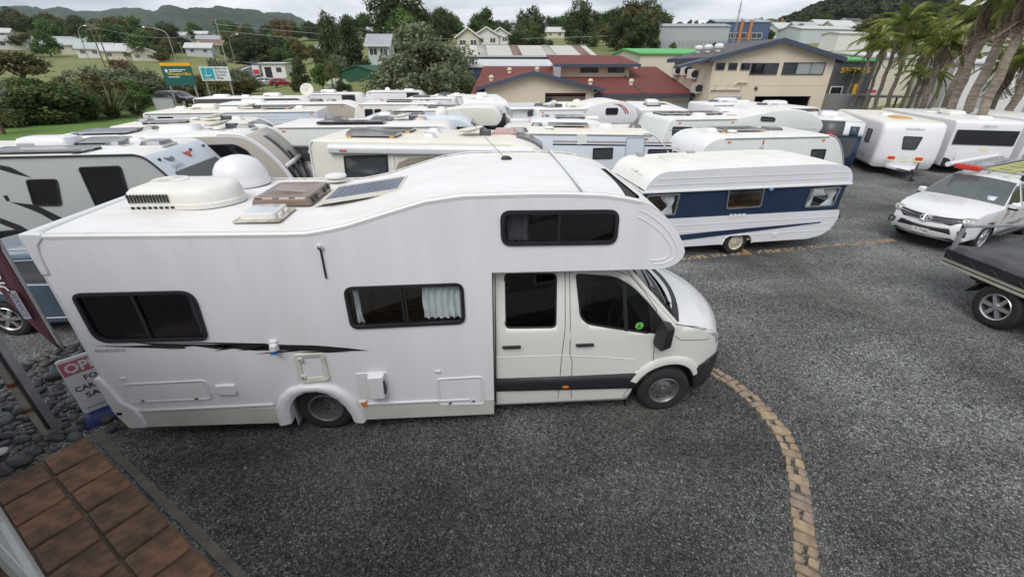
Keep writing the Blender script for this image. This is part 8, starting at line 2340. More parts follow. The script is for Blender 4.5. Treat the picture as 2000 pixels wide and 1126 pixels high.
def street_lamp(label,base,top,side,reach):
 R = thing('street_lamp',label,'street lamp',base)
 h = top - base[2]
 mb = MB(); mb.tube([(0,0,-0.3),(0,0,h * 0.8)] + [(side * reach * (1 - math.cos(t)),0,h * 0.8 + h * 0.2 * math.sin(t)) for t in (0.4,0.8,1.2,1.5)],[0.12,0.1,0.09,0.08,0.07,0.06],8); mb.build('pole','galvanised',R,smooth=60)
 mb = MB(); mb.slab(rrect(-0.15,0.75,-0.14,0.14,0.1,3),Fr((side * reach * 0.93,0,h),(side,0,0),(0,1,0),(0,0,1)),-0.08,0.08,inset=0.05); mb.build('lamp_head','aluminium',R)
for lab,base,tp in [('pale concrete power pole left of the dark timber one',(-103.1,140.5,3.498),14.131),('dark timber power pole beside the pale concrete one',(-101.0,139.5,3.381),14.193),('concrete power pole right of the billboards',(-91.6,182.8,5.354),18.697),('thin power pole among houses left of the billboards',(-106.7,184.1,6.002),11.811)]:
 pole('power_pole',lab,base,tp,0.19 if 'thin' not in lab else 0.1,[(0.4,2.2,0.4),(1.4,2.0,0.4)] if 'thin' not in lab else [(0.3,1.4,0.3)],m='old_wood' if 'timber' in lab else 'concrete')
for lab,base,tp,s,rc in [('curved street lamp behind the power poles on the left',(-116.0,153.0,4.533),14.46,1,2.4),('tall curved street lamp above the green billboard',(-95.2,159.5,4.169),14.68,-1,6.5),('street lamp beside the concrete pole on the curving road',(-86.2,177.7,4.854),13.948,1,3.0),('street lamp by the car park trees',(-91.8,218.0,7.998),16.051,-1,2.0)]:
 street_lamp(lab,base,tp,s,rc)
for i,(a,b,lab) in enumerate([((-73.7,147.6,14.63),(42.23,112.3,10.965),'upper'),((-74.0,147.5,13.12),(42.46,112.2,9.316),'lower'),((-73.5,147.7,15.13),(-9.884,299.8,27.2),'far'),((-96.6,131.3,13.04),(-74.0,147.5,13.12),'left')]):
 A,B = Vector(a),Vector(b)
 pts = [A.lerp(B,t / 14) - Vector((0,0,2.2 * math.sin(math.pi * t / 14))) for t in range(15)]
 mb = MB(); mb.tube([q - A for q in pts],0.05,4); o = mb.build('power_line','trim_grey',smooth=0); o.location = A
 tag(o,{'upper': 'upper overhead wire crossing in front of the town','lower': 'lower overhead wire crossing in front of the town','far': 'faint overhead wire running towards the hill houses','left': 'overhead wire between the left power poles'}[lab],'wire')
x,y,z = (58.1,108.7,8.217)
R = thing('radio_mast','slender lattice radio mast above the blue warehouse','mast',(x,y,z))
mb = MB(); h = 16.769 - z
for k in range(3):
 t = k * 2.094; mb.tube([(0.35 * math.cos(t),0.35 * math.sin(t),0),(0.10 * math.cos(t),0.10 * math.sin(t),h)],0.045,5)
for k in range(24):
 t0,t1 = k * 2.094,(k + 1) * 2.094; r0,r1 = 0.35 - 0.25 * k / 24,0.35 - 0.25 * (k + 1) / 24
 mb.tube([(r0 * math.cos(t0),r0 * math.sin(t0),h * k / 24),(r1 * math.cos(t1),r1 * math.sin(t1),h * (k + 1) / 24)],0.03,4)
mb.build('lattice','galvanised',R)['kind'] = 'stuff'
mb = MB(); mb.cyl((0,0,h - 0.2),(0,0,h + 1.6),0.05,n=6); mb.box(-0.5,0.5,-0.03,0.03,h - 1.6,h - 1.5); mb.build('antenna','galvanised',R,split=True)
# ---- houses on the hillsides
WALLS = ['house_white','house_cream','house_blue','house_white','house_brown']
ROOFS = ['roof_grey','roof_pale','roof_dark','roof_brown','roof_teal']
def house(label,base,w,rz,wall,roof,d=8,h=2.7,rh=1.6,group='houses on the hillside',axis='x'):
 R = thing('house',label,'house',base,rz,group)
 gable_walls(R,-w / 2,w / 2,-d / 2,d / 2,-1.5,h,rh,wall,axis)
 gable_roof(R,-w / 2,w / 2,-d / 2,d / 2,h,rh,roof,'house_white',0.5,axis,0.2)
 f = Fr((0,-d / 2,0),(1,0,0),(0,0,1),(0,-1,0))
 n = max(2,int(w / 3.2))
 for k in range(n):
  a = -w / 2 + w * (k + 0.5) / n
  win_box(R,f,a - 0.75,a + 0.75,0.9,2.1,2,'house_white','grey_glass',0.1)
 return R
for lab,b,w,rz,wi,ri,ax in [('white house with grey roof at the left edge of the grassy slope',(-167.9,195.9,9.557),15.31,0.5,0,0,'x'),('long white house with grey roof above the grassy slope',(-163.6,203.7,9.812),19.17,0.4,0,0,'x'),('low house foundation wing below the long white house',(-150.1,189.2,8.261),10.42,0.4,1,4,'x'),('white house beside the leaning looking poles',(-132.4,179.7,6.827),9.63,0.4,0,4,'x'),('cream house right of the poles',(-121.7,174.5,6.002),8.72,0.4,1,1,'x'),('white house with pale roof above cream house',(-123.5,185.4,6.787),9.62,0.3,0,1,'x'),('small cream gabled house near green billboard',(-112.9,173.5,5.55),6.7,0.4,1,4,'y'),('blue grey house behind the tall street lamp',(-174.5,298.8,17.15),12.7,0.2,2,4,'x'),('white house high among the left trees',(-185.2,344.4,20.37),10.97,0.2,0,1,'x'),('pale blue house right of the tall lamp',(-114.8,211.4,8.182),9.35,0.2,2,1,'x'),('grey roofed house under the white one',(-145.7,279.3,14.44),10.88,0.3,1,0,'x'),('brown roofed house by the concrete pole',(-123.6,238.9,10.421),8.71,0.2,4,3,'x'),('white flat house left of the tall lamp top',(-214.4,343.6,21.35),13.11,0.3,0,1,'x'),('house roof glimpsed on the far left ridge',(-333.0,379.7,28.07),23.98,0.5,4,2,'x'),('pale house below the left ridge trees',(-329.2,383.0,28.07),21.8,0.4,1,0,'x'),('house at left picture edge below trees',(-210.2,233.3,14.35),8.81,0.4,0,1,'x'),('pale blue house left of the dark conifer',(-44.43,231.8,15.66),11.21,0.1,2,0,'x'),('grey roofed house behind the water tank trees',(-40.28,132.0,4.594),3.87,0.1,2,0,'x'),('white house right of dark conifer',(-18.2,93.7,4.998),3.71,0,2,0,'x'),('cream house with brown roof right of big tree',(-1.888,112.0,7.28),4.84,-0.1,1,2,'y'),('white gabled house with teal roof',(2.553,128.7,8.583),6.11,-0.1,0,4,'y'),('white steep gabled house with dark roof',(6.685,145.3,9.7),5.34,-0.1,0,2,'y'),('brown house behind the steep gabled one',(24.99,426.3,30.07),18.43,0,4,2,'x'),('grey house on the skyline over the town',(21.8,504.5,35.07),19.62,0,2,1,'x'),('cream house below the tall hill trees',(34.09,218.6,15.2),8.12,-0.1,1,1,'x'),('white house under the skyline palms',(85.4,470.3,33.52),13.41,-0.1,0,2,'y'),('brown roofed house on the skyline',(86.0,497.6,35.07),16.35,0,1,0,'x'),('pale garage at the foot of tall dark trees',(36.88,165.2,11.348),2.92,0,0,1,'x'),('white house below the wooded hill',(149.1,208.7,18.02),8.3,0.1,0,1,'x'),('pale roofed house left under the wooded hill',(105.1,165.1,13.2),8.45,0.1,0,1,'x'),('green roofed house under the wooded hill',(100.3,148.3,12.03),6.96,0.1,0,4,'x'),('white house right under the wooded hill',(115.5,153.0,12.92),7.45,0.1,0,1,'x'),('small house at wooded hill foot',(158.3,203.1,18.1),6.67,0.1,1,2,'x'),('pale house behind the big palms at right',(71.7,60.0,5.192),4.04,0.1,0,1,'x')]:
 house(lab,b,w,rz,WALLS[wi],ROOFS[ri],axis=ax,d=min(9,max(6,w * 0.7)))
rail_fence('boundary_fence','orange timber fence on the grassy slope beside long white house',[(-146.9,189.2,8.104),(-141.7,183.7,7.514),(-138.1,180.5,7.141),(-134.7,177.4,6.787)],0.8,'cobble_tan','fence')
R = thing('retaining_wall','dark timber retaining wall under the gabled houses','wall',(1.185,105.7,6.718))
mb = MB(); mb.box(-6.5,5.5,-0.2,0.2,-1,1.6); mb.build('wall_face','old_wood',R)
R = thing('picket_fence','long grey mesh fence along the top of the grass bank','fence',(41.88,110.1,7.798))
mb = MB()
for k in range(24): mb.box(-1 + k,-0.95 + k,-0.03 - k * 0.09,0.03 - k * 0.09,-0.3,1.7)
mb.build('post','galvanised',R,split=True)
for z in (0.2,0.9,1.65):
 mb = MB(); mb.tube([(-1,0,z),(22,-2.1,z)],0.03,4); mb.build('rail','galvanised',R)
# ================================================================ VEGETATION, HILLS
leaf_mat('leaf_grey',[(0.075,0.10,0.05),(0.17,0.20,0.11),(0.34,0.35,0.25)])
leaf_mat('leaf_dark',[(0.025,0.040,0.016),(0.060,0.085,0.030),(0.142,0.151,0.051)])
leaf_mat('leaf_mid',[(0.035,0.070,0.020),(0.086,0.148,0.035),(0.174,0.227,0.061)])
leaf_mat('leaf_bright',[(0.04,0.07,0.02),(0.085,0.125,0.035),(0.15,0.185,0.06)])
leaf_mat('leaf_olive',[(0.049,0.049,0.020),(0.133,0.117,0.041),(0.283,0.233,0.075)])
leaf_mat('leaf_brown',[(0.087,0.058,0.029),(0.189,0.123,0.065),(0.246,0.189,0.102)])
leaf_mat('leaf_wood',[(0.014,0.022,0.011),(0.034,0.044,0.02),(0.07,0.075,0.035)])
leaf_mat('flax',[(0.029,0.051,0.017),(0.102,0.123,0.043),(0.377,0.348,0.174)])
leaf_mat('palm_leaf',[(0.06,0.10,0.03),(0.16,0.21,0.05),(0.36,0.34,0.08)],0.5,0.35)
leaf_mat('palm_dead',[(0.12,0.09,0.065),(0.26,0.2,0.15),(0.40,0.33,0.26)],0.9,0.1)
mat('bark',(0.13,0.105,0.08),0.9,var=0.4,vscale=4,bump=0.6,bscale=12)
mat('palm_bark',(0.30,0.25,0.20),0.95,col2=(0.15,0.12,0.10),vscale=2.5,stretch=(1,1,5),bump=0.9,bscale=6)
mat('forest_far',(0.013,0.024,0.017),0.95,col2=(0.05,0.06,0.03),vscale=0.02,detail=12,bump=1.0,bscale=0.05)
from mathutils import noise
def quad_mesh(name,co,m,uvn=4):
 n = len(co)
 me = bpy.data.meshes.new(name)
 me.vertices.add(n * 4); me.vertices.foreach_set('co',co.reshape(-1))
 me.loops.add(n * 4); me.loops.foreach_set('vertex_index',np.arange(n * 4))
 me.polygons.add(n); me.polygons.foreach_set('loop_start',np.arange(n) * 4)
 me.materials.append(MATS[m]); me.update(); me.validate()
 return me
def crown_mesh(name,m,n,leaf,blobs,seed,elong=1.6,droop=0.0):
 g = np.random.default_rng(seed)
 B = np.array(blobs)
 wgt = B[:,3] ** 2 * B[:,4]; wgt /= wgt.sum()
 nc = n // 14
 bi = g.choice(len(B),nc,p=wgt)
 d = g.normal(size=(nc,3)); d /= np.linalg.norm(d,axis=1)[:,None]
 rad = g.uniform(0.55,1.06,nc) ** 0.7
 cc = B[bi,:3] + d * np.stack([B[bi,3],B[bi,3],B[bi,4]],1) * rad[:,None]
 cen = np.repeat(cc,14,0) + g.normal(size=(nc * 14,3)) * leaf * 1.25
 nn = len(cen)
 nrm = np.repeat(d,14,0) + g.normal(size=(nn,3)) * 0.75 + np.array([0,0,0.35])
 nrm /= np.linalg.norm(nrm,axis=1)[:,None]
 a = np.cross(nrm,g.normal(size=(nn,3))); a /= np.linalg.norm(a,axis=1)[:,None]
 b = np.cross(nrm,a)
 s = leaf * g.uniform(0.6,1.4,nn)[:,None]
 a,b = a * s * elong * 0.5,b * s * 0.5
 co = np.stack([cen - a * 0.9,cen - b,cen + a * 1.1 - nrm * s * 0.15,cen + b],1)
 return quad_mesh(name,co,m)
def blobs_round(seed,k=16,spread=0.34,z0=0.3,flat=0.75):
 r = random.Random(seed); out = []
 for _ in range(k):
  t,q = r.uniform(0,6.28),r.random() ** 0.6 * spread
  z = r.uniform(z0,0.86)
  q *= 1 - 0.55 * max(0,(z - 0.55) / 0.4)
  s = r.uniform(0.10,0.19)
  out.append((q * math.cos(t),q * math.sin(t),z,s,s * flat))
 return out
def blobs_cone(seed,k=18):
 r = random.Random(seed); out = []
 for i in range(k):
  z = 0.14 + 0.8 * i / k
  t,q = r.uniform(0,6.28),0.33 * (1.05 - z) * r.uniform(0.3,1.1)
  s = 0.09 + 0.14 * (1 - z)
  out.append((q * math.cos(t),q * math.sin(t),z,s,s * 0.6))
 return out
CROWN = {
 'grey': crown_mesh('crown','leaf_grey',15000,0.021,blobs_round(3,30,0.40,0.10),1),
 'dark': crown_mesh('crown','leaf_dark',9000,0.026,blobs_round(5,22,0.36,0.16),2),
 'conifer': crown_mesh('crown','leaf_dark',9000,0.028,blobs_cone(6,26),3,2.2),
 'mid': crown_mesh('crown','leaf_mid',5000,0.034,blobs_round(7,16),4),
 'mid2': crown_mesh('crown','leaf_mid',5000,0.034,blobs_round(17,14,0.36,0.2),14),
 'bright': crown_mesh('crown','leaf_bright',6000,0.034,blobs_round(8,16,0.36,0.12),5),
 'olive': crown_mesh('crown','leaf_olive',5000,0.034,blobs_round(9,14,0.38,0.3),6),
 'brown': crown_mesh('crown','leaf_brown',3600,0.026,blobs_round(10,18,0.36,0.35),7),
 'flat': crown_mesh('crown','leaf_olive',6000,0.026,[(x,y,z,s,s * 0.45) for x,y,z,s,_ in blobs_round(11,22,0.42,0.45)],8),
 'gum': crown_mesh('crown','leaf_dark',3000,0.026,blobs_round(12,9,0.30,0.55),9),
 'shrub': crown_mesh('crown','leaf_bright',7000,0.034,blobs_round(13,18,0.38,0.05),10),
 'shrub2': crown_mesh('crown','leaf_grey',6000,0.034,blobs_round(14,18,0.38,0.05),11),
}
def trunk_mesh(seed,r0=0.035,fork=0.28,limbs=6):
 r = random.Random(seed); mb = MB()
 mb.tube([(0,0,-0.05),(0.01,0,fork * 0.6),(0.0,0.01,fork),(0.02,0,0.6)],[r0,r0 * 0.8,r0 * 0.66,r0 * 0.25],8)
 for i in range(limbs):
  t = i * 6.28 / limbs + r.uniform(-0.3,0.3); l = r.uniform(0.2,0.34)
  z = fork * r.uniform(0.75,1.15)
  mb.tube([(0,0,z),(l * 0.5 * math.cos(t),l * 0.5 * math.sin(t),z + 0.14),(l * math.cos(t),l * math.sin(t),z + r.uniform(0.25,0.42))],[r0 * 0.5,r0 * 0.34,r0 * 0.12],6)
 o = mb.build('trunk','bark',smooth=60); me = o.data; bpy.data.objects.remove(o)
 return me
TRUNK = [trunk_mesh(1),trunk_mesh(2,0.03,0.4),trunk_mesh(3,0.022,0.5,4)]
def tree(label,x,y,z,h,w,kind,trunk=0,group='trees of the town',name='tree',cat='tree'):
 R = thing(name,label,cat,(x,y,z),random.uniform(0,6.3),group)
 c = bpy.data.objects.new('crown',CROWN[kind]); link(c,R)
 c.scale = (w,w,h)
 t = bpy.data.objects.new('trunk' if name == 'tree' else 'stem',TRUNK[trunk]); link(t,R)
 t.scale = (w * 0.8,w * 0.8,h)
 return R
TREES = [('dark bushy evergreen with rounded top behind the car park',-26.52,90.2,2.444,10.265,5.873,'dark',0),('tall dark conifer with layered sprays right of rounded evergreen',-21.2,82.8,2.576,8.673,6.626,'conifer',0),('brown leaved bare looking tree on the skyline',-78.3,205.6,7.435,14.38,12.22,'brown',1),('bright green round tree right of the conifer',-29.64,149.1,9.292,6.151,5.21,'bright',0),('olive tree under the brown tree',-54.8,154.0,4.369,7.997,8.283,'olive',0),('olive flowering tree below the rounded evergreen',-39.17,120.3,3.208,6.104,5.013,'olive',0),('dark tree left of the white office',-85.1,197.2,6.2,8.056,5.249,'dark',0),('tall dark macrocarpa with spreading top in the middle of the town',35.12,105.8,7.235,7.275,8.831,'dark',0),('narrow dark tree at the right of the macrocarpa',39.2,107.6,7.505,6.835,2.997,'conifer',0),('dark tree at the left of the macrocarpa',31.43,109.1,7.415,6.8,6.05,'dark',0),('tall green tree behind the macrocarpa',41.9,162.7,11.26,9.28,7.22,'mid',0),('round clipped green tree on the grass bank',19.95,101.3,6.492,2.233,3.232,'bright',0),('small dark conifer beside the street',15.62,106.6,6.898,2.525,3.384,'dark',0),('bushy green tree left of macrocarpa foot',27.51,116.0,7.933,2.957,2.954,'mid',0),('dark tree beside the gabled houses',9.338,117.4,7.798,3.903,4.932,'dark',0),('dark round tree on the middle skyline',42.53,503.2,35.07,12.56,12.49,'dark',0),('green tree beside skyline round tree',46.4,427.5,30.27,8.292,11.515,'mid',1),('brownish tree in the middle houses',32.34,249.7,17.64,6.2,8.321,'olive',0),('green tree under the skyline palms',39.18,248.2,17.6,5.736,7.769,'mid2',0),('conifer on the skyline left of macrocarpa',87.5,497.4,35.07,12.84,10.35,'conifer',0),('dark tree on skyline right of the palms',97.2,495.6,35.07,11.463,11.358,'dark',0),('spiky pine on the middle skyline',108.7,493.2,35.07,13.51,10.292,'conifer',0),('green tree above the gabled houses',6.013,268.4,18.98,3.556,8.316,'bright',0),('skyline tree left of middle houses',-1.3,412.0,29.06,3.982,7.624,'dark',1),('low tree on the skyline over big tree',-8.261,285.6,20.36,4.012,8.809,'mid',0),('skyline tree above the big grey tree',-14.84,283.1,20.18,4.957,8.718,'dark',0),('thin forked gum on the right skyline',143.6,330.1,25.55,7.735,4.89,'gum',2),('thin gum beside the forked gum',143.1,319.4,24.88,7.208,4.736,'gum',2),('rounded tree left of the thin gums',143.6,347.5,26.63,6.58,7.343,'mid',0),('olive shrubby tree at the warehouse roof',105.1,264.4,20.26,3.833,9.506,'olive',0),('dark flat topped tree right of the gums',176.2,374.6,29.2,4.75,12.7,'dark',0),('round bush in front of the grey warehouse',43.44,107.0,7.595,1.496,1.609,'mid2',0),('dark bush at blue warehouse end',50.7,102.4,7.482,1.344,1.327,'dark',0),('olive bush at blue warehouse foot',57.5,101.0,7.662,1.61,2.848,'olive',0),('bush under tan building ridge line',55.2,100.9,7.55,0.948,1.968,'mid',0),('green tree right of dark school building',129.6,206.1,16.98,3.233,6.197,'mid',0),('shrub below wooded hill houses',115.2,157.3,13.15,2.208,4.435,'bright',0),('dark red tree near wooded hill houses',113.4,167.1,13.66,2.337,3.972,'olive',0),('spreading dark tree with flat layered crown at the left road edge',-78.3,87.6,0.375,6.291,10.711,'flat',0),('bright yellow flowering tree by the left houses',-168.4,194.8,9.518,5.839,13.78,'olive',0),('large dark tree on the left ridge end',-330.0,382.2,28.07,13.03,13.99,'dark',0),('round green tree on the left ridge',-294.2,372.9,26.25,8.749,15.2,'mid',0),('dark tree on the left ridge',-250.9,308.9,20.86,6.757,10.203,'dark',0),('round dark tree above the left lamp',-206.1,269.2,16.54,7.281,10.546,'dark',0),('tall dark tree beside the tall lamp',-151.4,217.2,10.087,6.015,9.507,'dark',0),('dark rounded tree left of the tall lamp',-146.1,224.4,10.323,5.453,8.959,'dark',0),('green tree behind the power poles',-184.2,248.1,13.91,4.643,9.773,'mid',0),('dark bush tree by the left poles',-187.3,240.8,13.56,2.465,7.096,'dark',0),('shrubby tree beside the green billboard top',-105.0,168.5,4.912,3.897,5.802,'olive',0),('grey green tree right of the teal billboard',-43.98,84.2,0.0,5.456,4.951,'shrub2',0),('dark tree on the skyline by the concrete pole',-187.1,337.6,20.02,5.226,8.73,'dark',0),('yellow flowered tree by curving road',-130.3,272.4,13.3,3.77,6.038,'olive',0),('dark trees edge above the curving road',-92.4,199.6,6.571,7.779,12.22,'dark',0),('roadside tree above the white office',-71.9,179.6,5.049,5.167,7.393,'mid',0),('olive tree left of white office roof',-76.2,178.1,4.704,3.539,6.225,'olive',0),('dark slender tree right of white office',-34.02,93.5,0.961,4.675,3.939,'dark',0),('dark tree beside the far red car',-29.16,78.0,0.441,2.501,2.48,'dark',1),('leafy tree between office and water tank',-23.51,72.8,0.833,3.945,3.404,'mid',0),('cabbage shaped green tree by the tank',-23.12,77.9,1.482,3.915,2.968,'bright',0),('grey leaved tree behind the tank',-22.63,80.1,1.88,3.992,4.23,'shrub2',0),('bushy green tree in front of the green shed',-18.67,67.2,0.823,2.034,3.015,'bright',0)]
for lab,x,y,z,h,w,k,t in TREES: tree(lab,x,y,z,h,w,k,t)
g = random.Random(21)
HOUSES = [o.location.copy() for o in bpy.data.objects if o.get('category') in ('house','warehouse','building','shed') and o.parent is None]
for az0,az1,d0,d1,n,lab,grp,kinds in ((-44,-20,200,470,92,'one of the %s trees scattered between houses on the left slope','scattered trees on the left slope',['dark','mid','mid2','olive','dark']),
          (-20,22,108,470,105,'one of the %s trees scattered between houses in the middle of the town','scattered trees in the middle of town',['dark','mid','mid2','olive','bright','dark']),
          (22,44,130,430,34,'one of the %s trees scattered between houses below the wooded hill','scattered trees below the wooded hill',['dark','mid','mid2','olive'])):
 k = 0
 while k < n:
  az,d = math.radians(g.uniform(az0,az1)),g.uniform(d0,d1)
  x,y = d * math.sin(az),d * math.cos(az)
  if any(abs(math.atan2(q.x,q.y) - az) < 6.0 / d + 0.002 and -10 < q.length - d < 70 for q in HOUSES if q.length > 100) and g.random() < 0.8: continue
  h = g.uniform(6,13) * (0.6 if az0 > 0 else 1)
  kd = g.choice(kinds)
  tree(lab % {'dark': 'dark green','mid': 'mid green','mid2': 'leafy green','olive': 'olive brown','bright': 'bright green'}[kd],x,y,terrain(x,y) - 0.4,h,h * g.uniform(0.9,1.5),kd,0,grp); k += 1
tree('big spreading grey leaved tree behind the white campers',-4.9,41.5,0,7.6,9.2,'grey',0,None)
tree('lower left mass of the big grey leaved tree',-6.9,41.6,0,5.0,4.6,'grey',0,None)
tree('lower right mass of the big grey leaved tree',-2.6,40.6,0,4.6,5.0,'grey',0,None)
for i,(x,y,z,h,w) in enumerate([(71.4,499.9,35.07,15.96,7.265),(77.5,499.0,35.07,15.5,4.666)]):
 tree(['taller skyline palm in the middle of town','shorter skyline palm in the middle of town'][i],x,y,z,h,w * 1.3,'gum',2)
for lab,px,h,w,k in [('bright leafy shrub at the left end of the lawn',(-34.32,39.61),3.4,6.0,'shrub'),('bright shrub at the far left beyond the cabbage tree',(-35.5,37.63),2.2,4.0,'shrub'),('rough green shrub left of the flax',(-33.46,41.05),2.6,3.4,'mid'),('grey green shrub behind the flax',(-44.05,58.5),4.2,6.5,'shrub2'),('grey green shrub beside green billboard post',(-40.61,59.9),4.0,6.0,'shrub2'),('dull shrub under the green billboard',(-38.78,62.4),2.8,4.5,'olive'),('dark purple shrub above the flax',(-53.1,75.8),5.4,5,'brown'),('olive shrub at the lawn corner',(-33.07,47.3),2.2,3.4,'mid'),('tangled shrub between the billboards',(-37.89,66.1),3.4,5.5,'olive'),('yellowish shrub under the teal billboard',(-37.38,70.4),3.0,4.5,'olive'),('low shrub behind the back row caravans',(-38.26,77.9),2.4,4.0,'shrub2')]:
 tree(lab,*px,0,h,w,k,0,'shrubs along the lawn','shrub','shrub')
for k in range(34):
 az,d = math.radians(g.uniform(-45,-24)),g.uniform(64,112)
 if az > -0.58 and d < 80 or d < 75 and az < -0.72: d += 22
 h = g.uniform(1.8,4.2)
 tree('one of the dull scrub bushes between the lawn and the grassy slope',d * math.sin(az),d * math.cos(az),-0.1,h,h * g.uniform(1.3,2),g.choice(['shrub2','olive','mid','dark','shrub2']),0,'scrub below the grassy slope','shrub','shrub')
def blades(R,name,n,ln,wd,m,seed,up=0.9,z0=0.0):
 r = random.Random(seed); mb = MB()
 for i in range(n):
  t = r.uniform(0,6.28); e = r.uniform(0.25,1.25) if up else r.uniform(-0.6,1.4)
  l = ln * r.uniform(0.6,1.1); w = wd * r.uniform(0.7,1.2)
  dx,dy = math.cos(t),math.sin(t)
  P = []
  for k in range(4):
   s = k / 3; rad = l * s * math.cos(e) * (1 + 0.25 * s); zz = z0 + l * s * math.sin(e) - 0.55 * l * s * s * (1.35 - e) * 0.6
   ww = w * (1 - s) ** 0.6
   P.append([(dx * rad - dy * ww,dy * rad + dx * ww,zz),(dx * rad + dy * ww,dy * rad - dx * ww,zz)])
  mb.add([q for p_ in P for q in p_],[(k * 2,k * 2 + 1,k * 2 + 3,k * 2 + 2) for k in range(3)])
 o = mb.build(name,m,R,smooth=0,fix=False); o['kind'] = 'stuff'
 return o
for i,(lab,px,s) in enumerate((('large flax clump with pale drooping leaves on the lawn edge',(-32.73,43.47),1.15),('flax clump left of the large pale one',(-33.76,42.26),0.85),('flax clump right of the large pale one',(-32.71,46.2),0.8),('flax clump under the teal billboard',(-31.4,57.9),0.8))):
 R = thing('flax_bush',lab,'flax',(*px,0),i,'flax clumps'); blades(R,'leaves',150,3.1 * s,0.07,'flax',i)
for i,(lab,px,h) in enumerate((('cabbage tree with drooping head at the left picture edge',(-32.35,32.92),1.5),('cabbage tree behind the bright shrub',(-38.07,45.6),2.2),('cabbage tree beside the water tank',(-19.75,65.3),3.6))):
 R = thing('cabbage_tree',lab,'tree',(*px,0),i)
 mb = MB(); mb.tube([(0,0,-0.1),(0.05,0,h * 0.5),(0,0.02,h)],[0.13,0.1,0.09],8); mb.build('trunk','bark',R,smooth=60)
 blades(R,'leaf_head',190,1.35,0.035,'leaf_olive',i + 7,up=0,z0=h)
# ---- palms along the right
def frond_mesh(m,ln,seed,droop,leaflet=0.55,n=26):
 r = random.Random(seed); mb = MB()
 pts = []
 for k in range(n + 1):
  s = k / n; pts.append(Vector((ln * (s - 0.12 * droop * s * s),0,ln * (0.42 * s - droop * s * s))))
 mb.tube(pts[::4],[0.035,0.03,0.025,0.02,0.015,0.01,0.008][:len(pts[::4])],4)
 for k in range(3,n + 1):
  d = (pts[k] - pts[k - 1]).normalized(); s = k / n
  l = leaflet * (1.1 - 0.6 * s) * r.uniform(0.8,1.15)
  for sd in (-1,1):
   for q in (0,0.5):
    a = pts[k] - d * q * ln / n; tip = a + Vector((d.x * 0.45,sd * 0.75,-0.45 - 0.25 * droop + r.uniform(-0.15,0.2))) * l
    w = Vector((0.019,0,0.008))
    mb.add([a - w,a + w,a.lerp(tip,0.55) + w * 1.1 + Vector((0,0,0.05)),tip],[(0,1,2,3)])
 o = mb.build('frond',m,smooth=0,fix=False); me = o.data; bpy.data.objects.remove(o)
 return me
FROND = [frond_mesh('palm_leaf',2.6,k,d) for k,d in ((1,0.5),(2,0.75),(3,1.0))]
DEAD = [frond_mesh('palm_dead',2.2,k,d,0.7,18) for k,d in ((4,1.1),(5,1.3))]
def palm(label,base,h,r,dead=6,green=16,sc_=1.0):
 R = thing('palm_tree',label,'palm tree',(*base,0),random.uniform(0,6),'palms along the right side')
 mb = MB(); N = 18
 mb.tube([(0.04 * math.sin(k),0.03 * math.cos(k * 1.7),-0.1 + (h + 0.1) * k / N) for k in range(N + 1)],[r * 0.85 * (1.15 if k == 0 else 1.0 - 0.25 * k / N + (0.05 if k % 2 else 0)) for k in range(N + 1)],12); mb.build('trunk','palm_bark',R,smooth=50)
 for k in range(green):
  f = bpy.data.objects.new('frond',FROND[k % 3]); link(f,R)
  f.location = (0,0,h - 0.1); f.scale = (sc_ * 0.88,) * 3
  f.rotation_euler = (0,-random.uniform(-0.25,0.85) + 0.1,k * 2.4 + random.uniform(-0.2,0.2))
 for k in range(dead):
  f = bpy.data.objects.new('dead_frond',DEAD[k % 2]); link(f,R)
  f.location = (0,0,h - 0.2); f.scale = (sc_ * 0.75,) * 3; f.rotation_euler = (0,random.uniform(0.8,1.25),k * 2.4 + 1)
for lab,b,h,r,dd,gg,s in [('tall palm with ringed trunk left of the pale trunked palm',(27.06,25.23),6.63,0.22,10,14,0.95),('tall palm with pale lower trunk and hanging dead fronds',(23.58,21.63),7.15,0.23,16,14,0.95),('tallest ringed palm with shaggy dead skirt',(23.26,20.49),7.35,0.25,16,14,1.0),('tall palm nearest the right picture edge',(22.84,19.46),7.31,0.23,16,14,1.0),('palm with wide green head over the oval fronted caravan',(27.1,26.64),5.4,0.2,6,15,0.85),('yellow green palm in front of the white shop',(29.97,32.22),5.9,0.17,3,16,0.9),('highest yellow green palm before the wooded hill',(30.78,34.18),7.05,0.17,3,18,1.05),('palm between the white shop doors',(30.17,30.64),5.16,0.16,4,13,0.8),('dark headed palm behind the tan building corner',(32.36,38.11),6.36,0.16,4,14,0.8),('leaning headed palm right of the dark headed one',(30.99,35.33),5.66,0.15,4,16,0.85),('short palm with brown skirt behind wide fronted caravan',(27.56,23.16),4.41,0.22,16,16,0.8),('short bushy palm at the right edge',(26.48,21.33),4.74,0.22,8,20,0.9),('green palm crowded between the wide headed and the shop palms',(31.98,33.06),6.09,0.16,4,14,0.8),('palm in the dense row over the white shop roof',(31.71,30.5),6.0,0.17,6,14,0.9),('low palm at the foot of the row near the white shop',(29.71,29.68),3.94,0.15,4,16,0.8),('small palm beside the sign shop',(33.11,40.09),3.79,0.1,2,10,0.5)]:
 palm(lab,b,h,r,dd,gg,s)
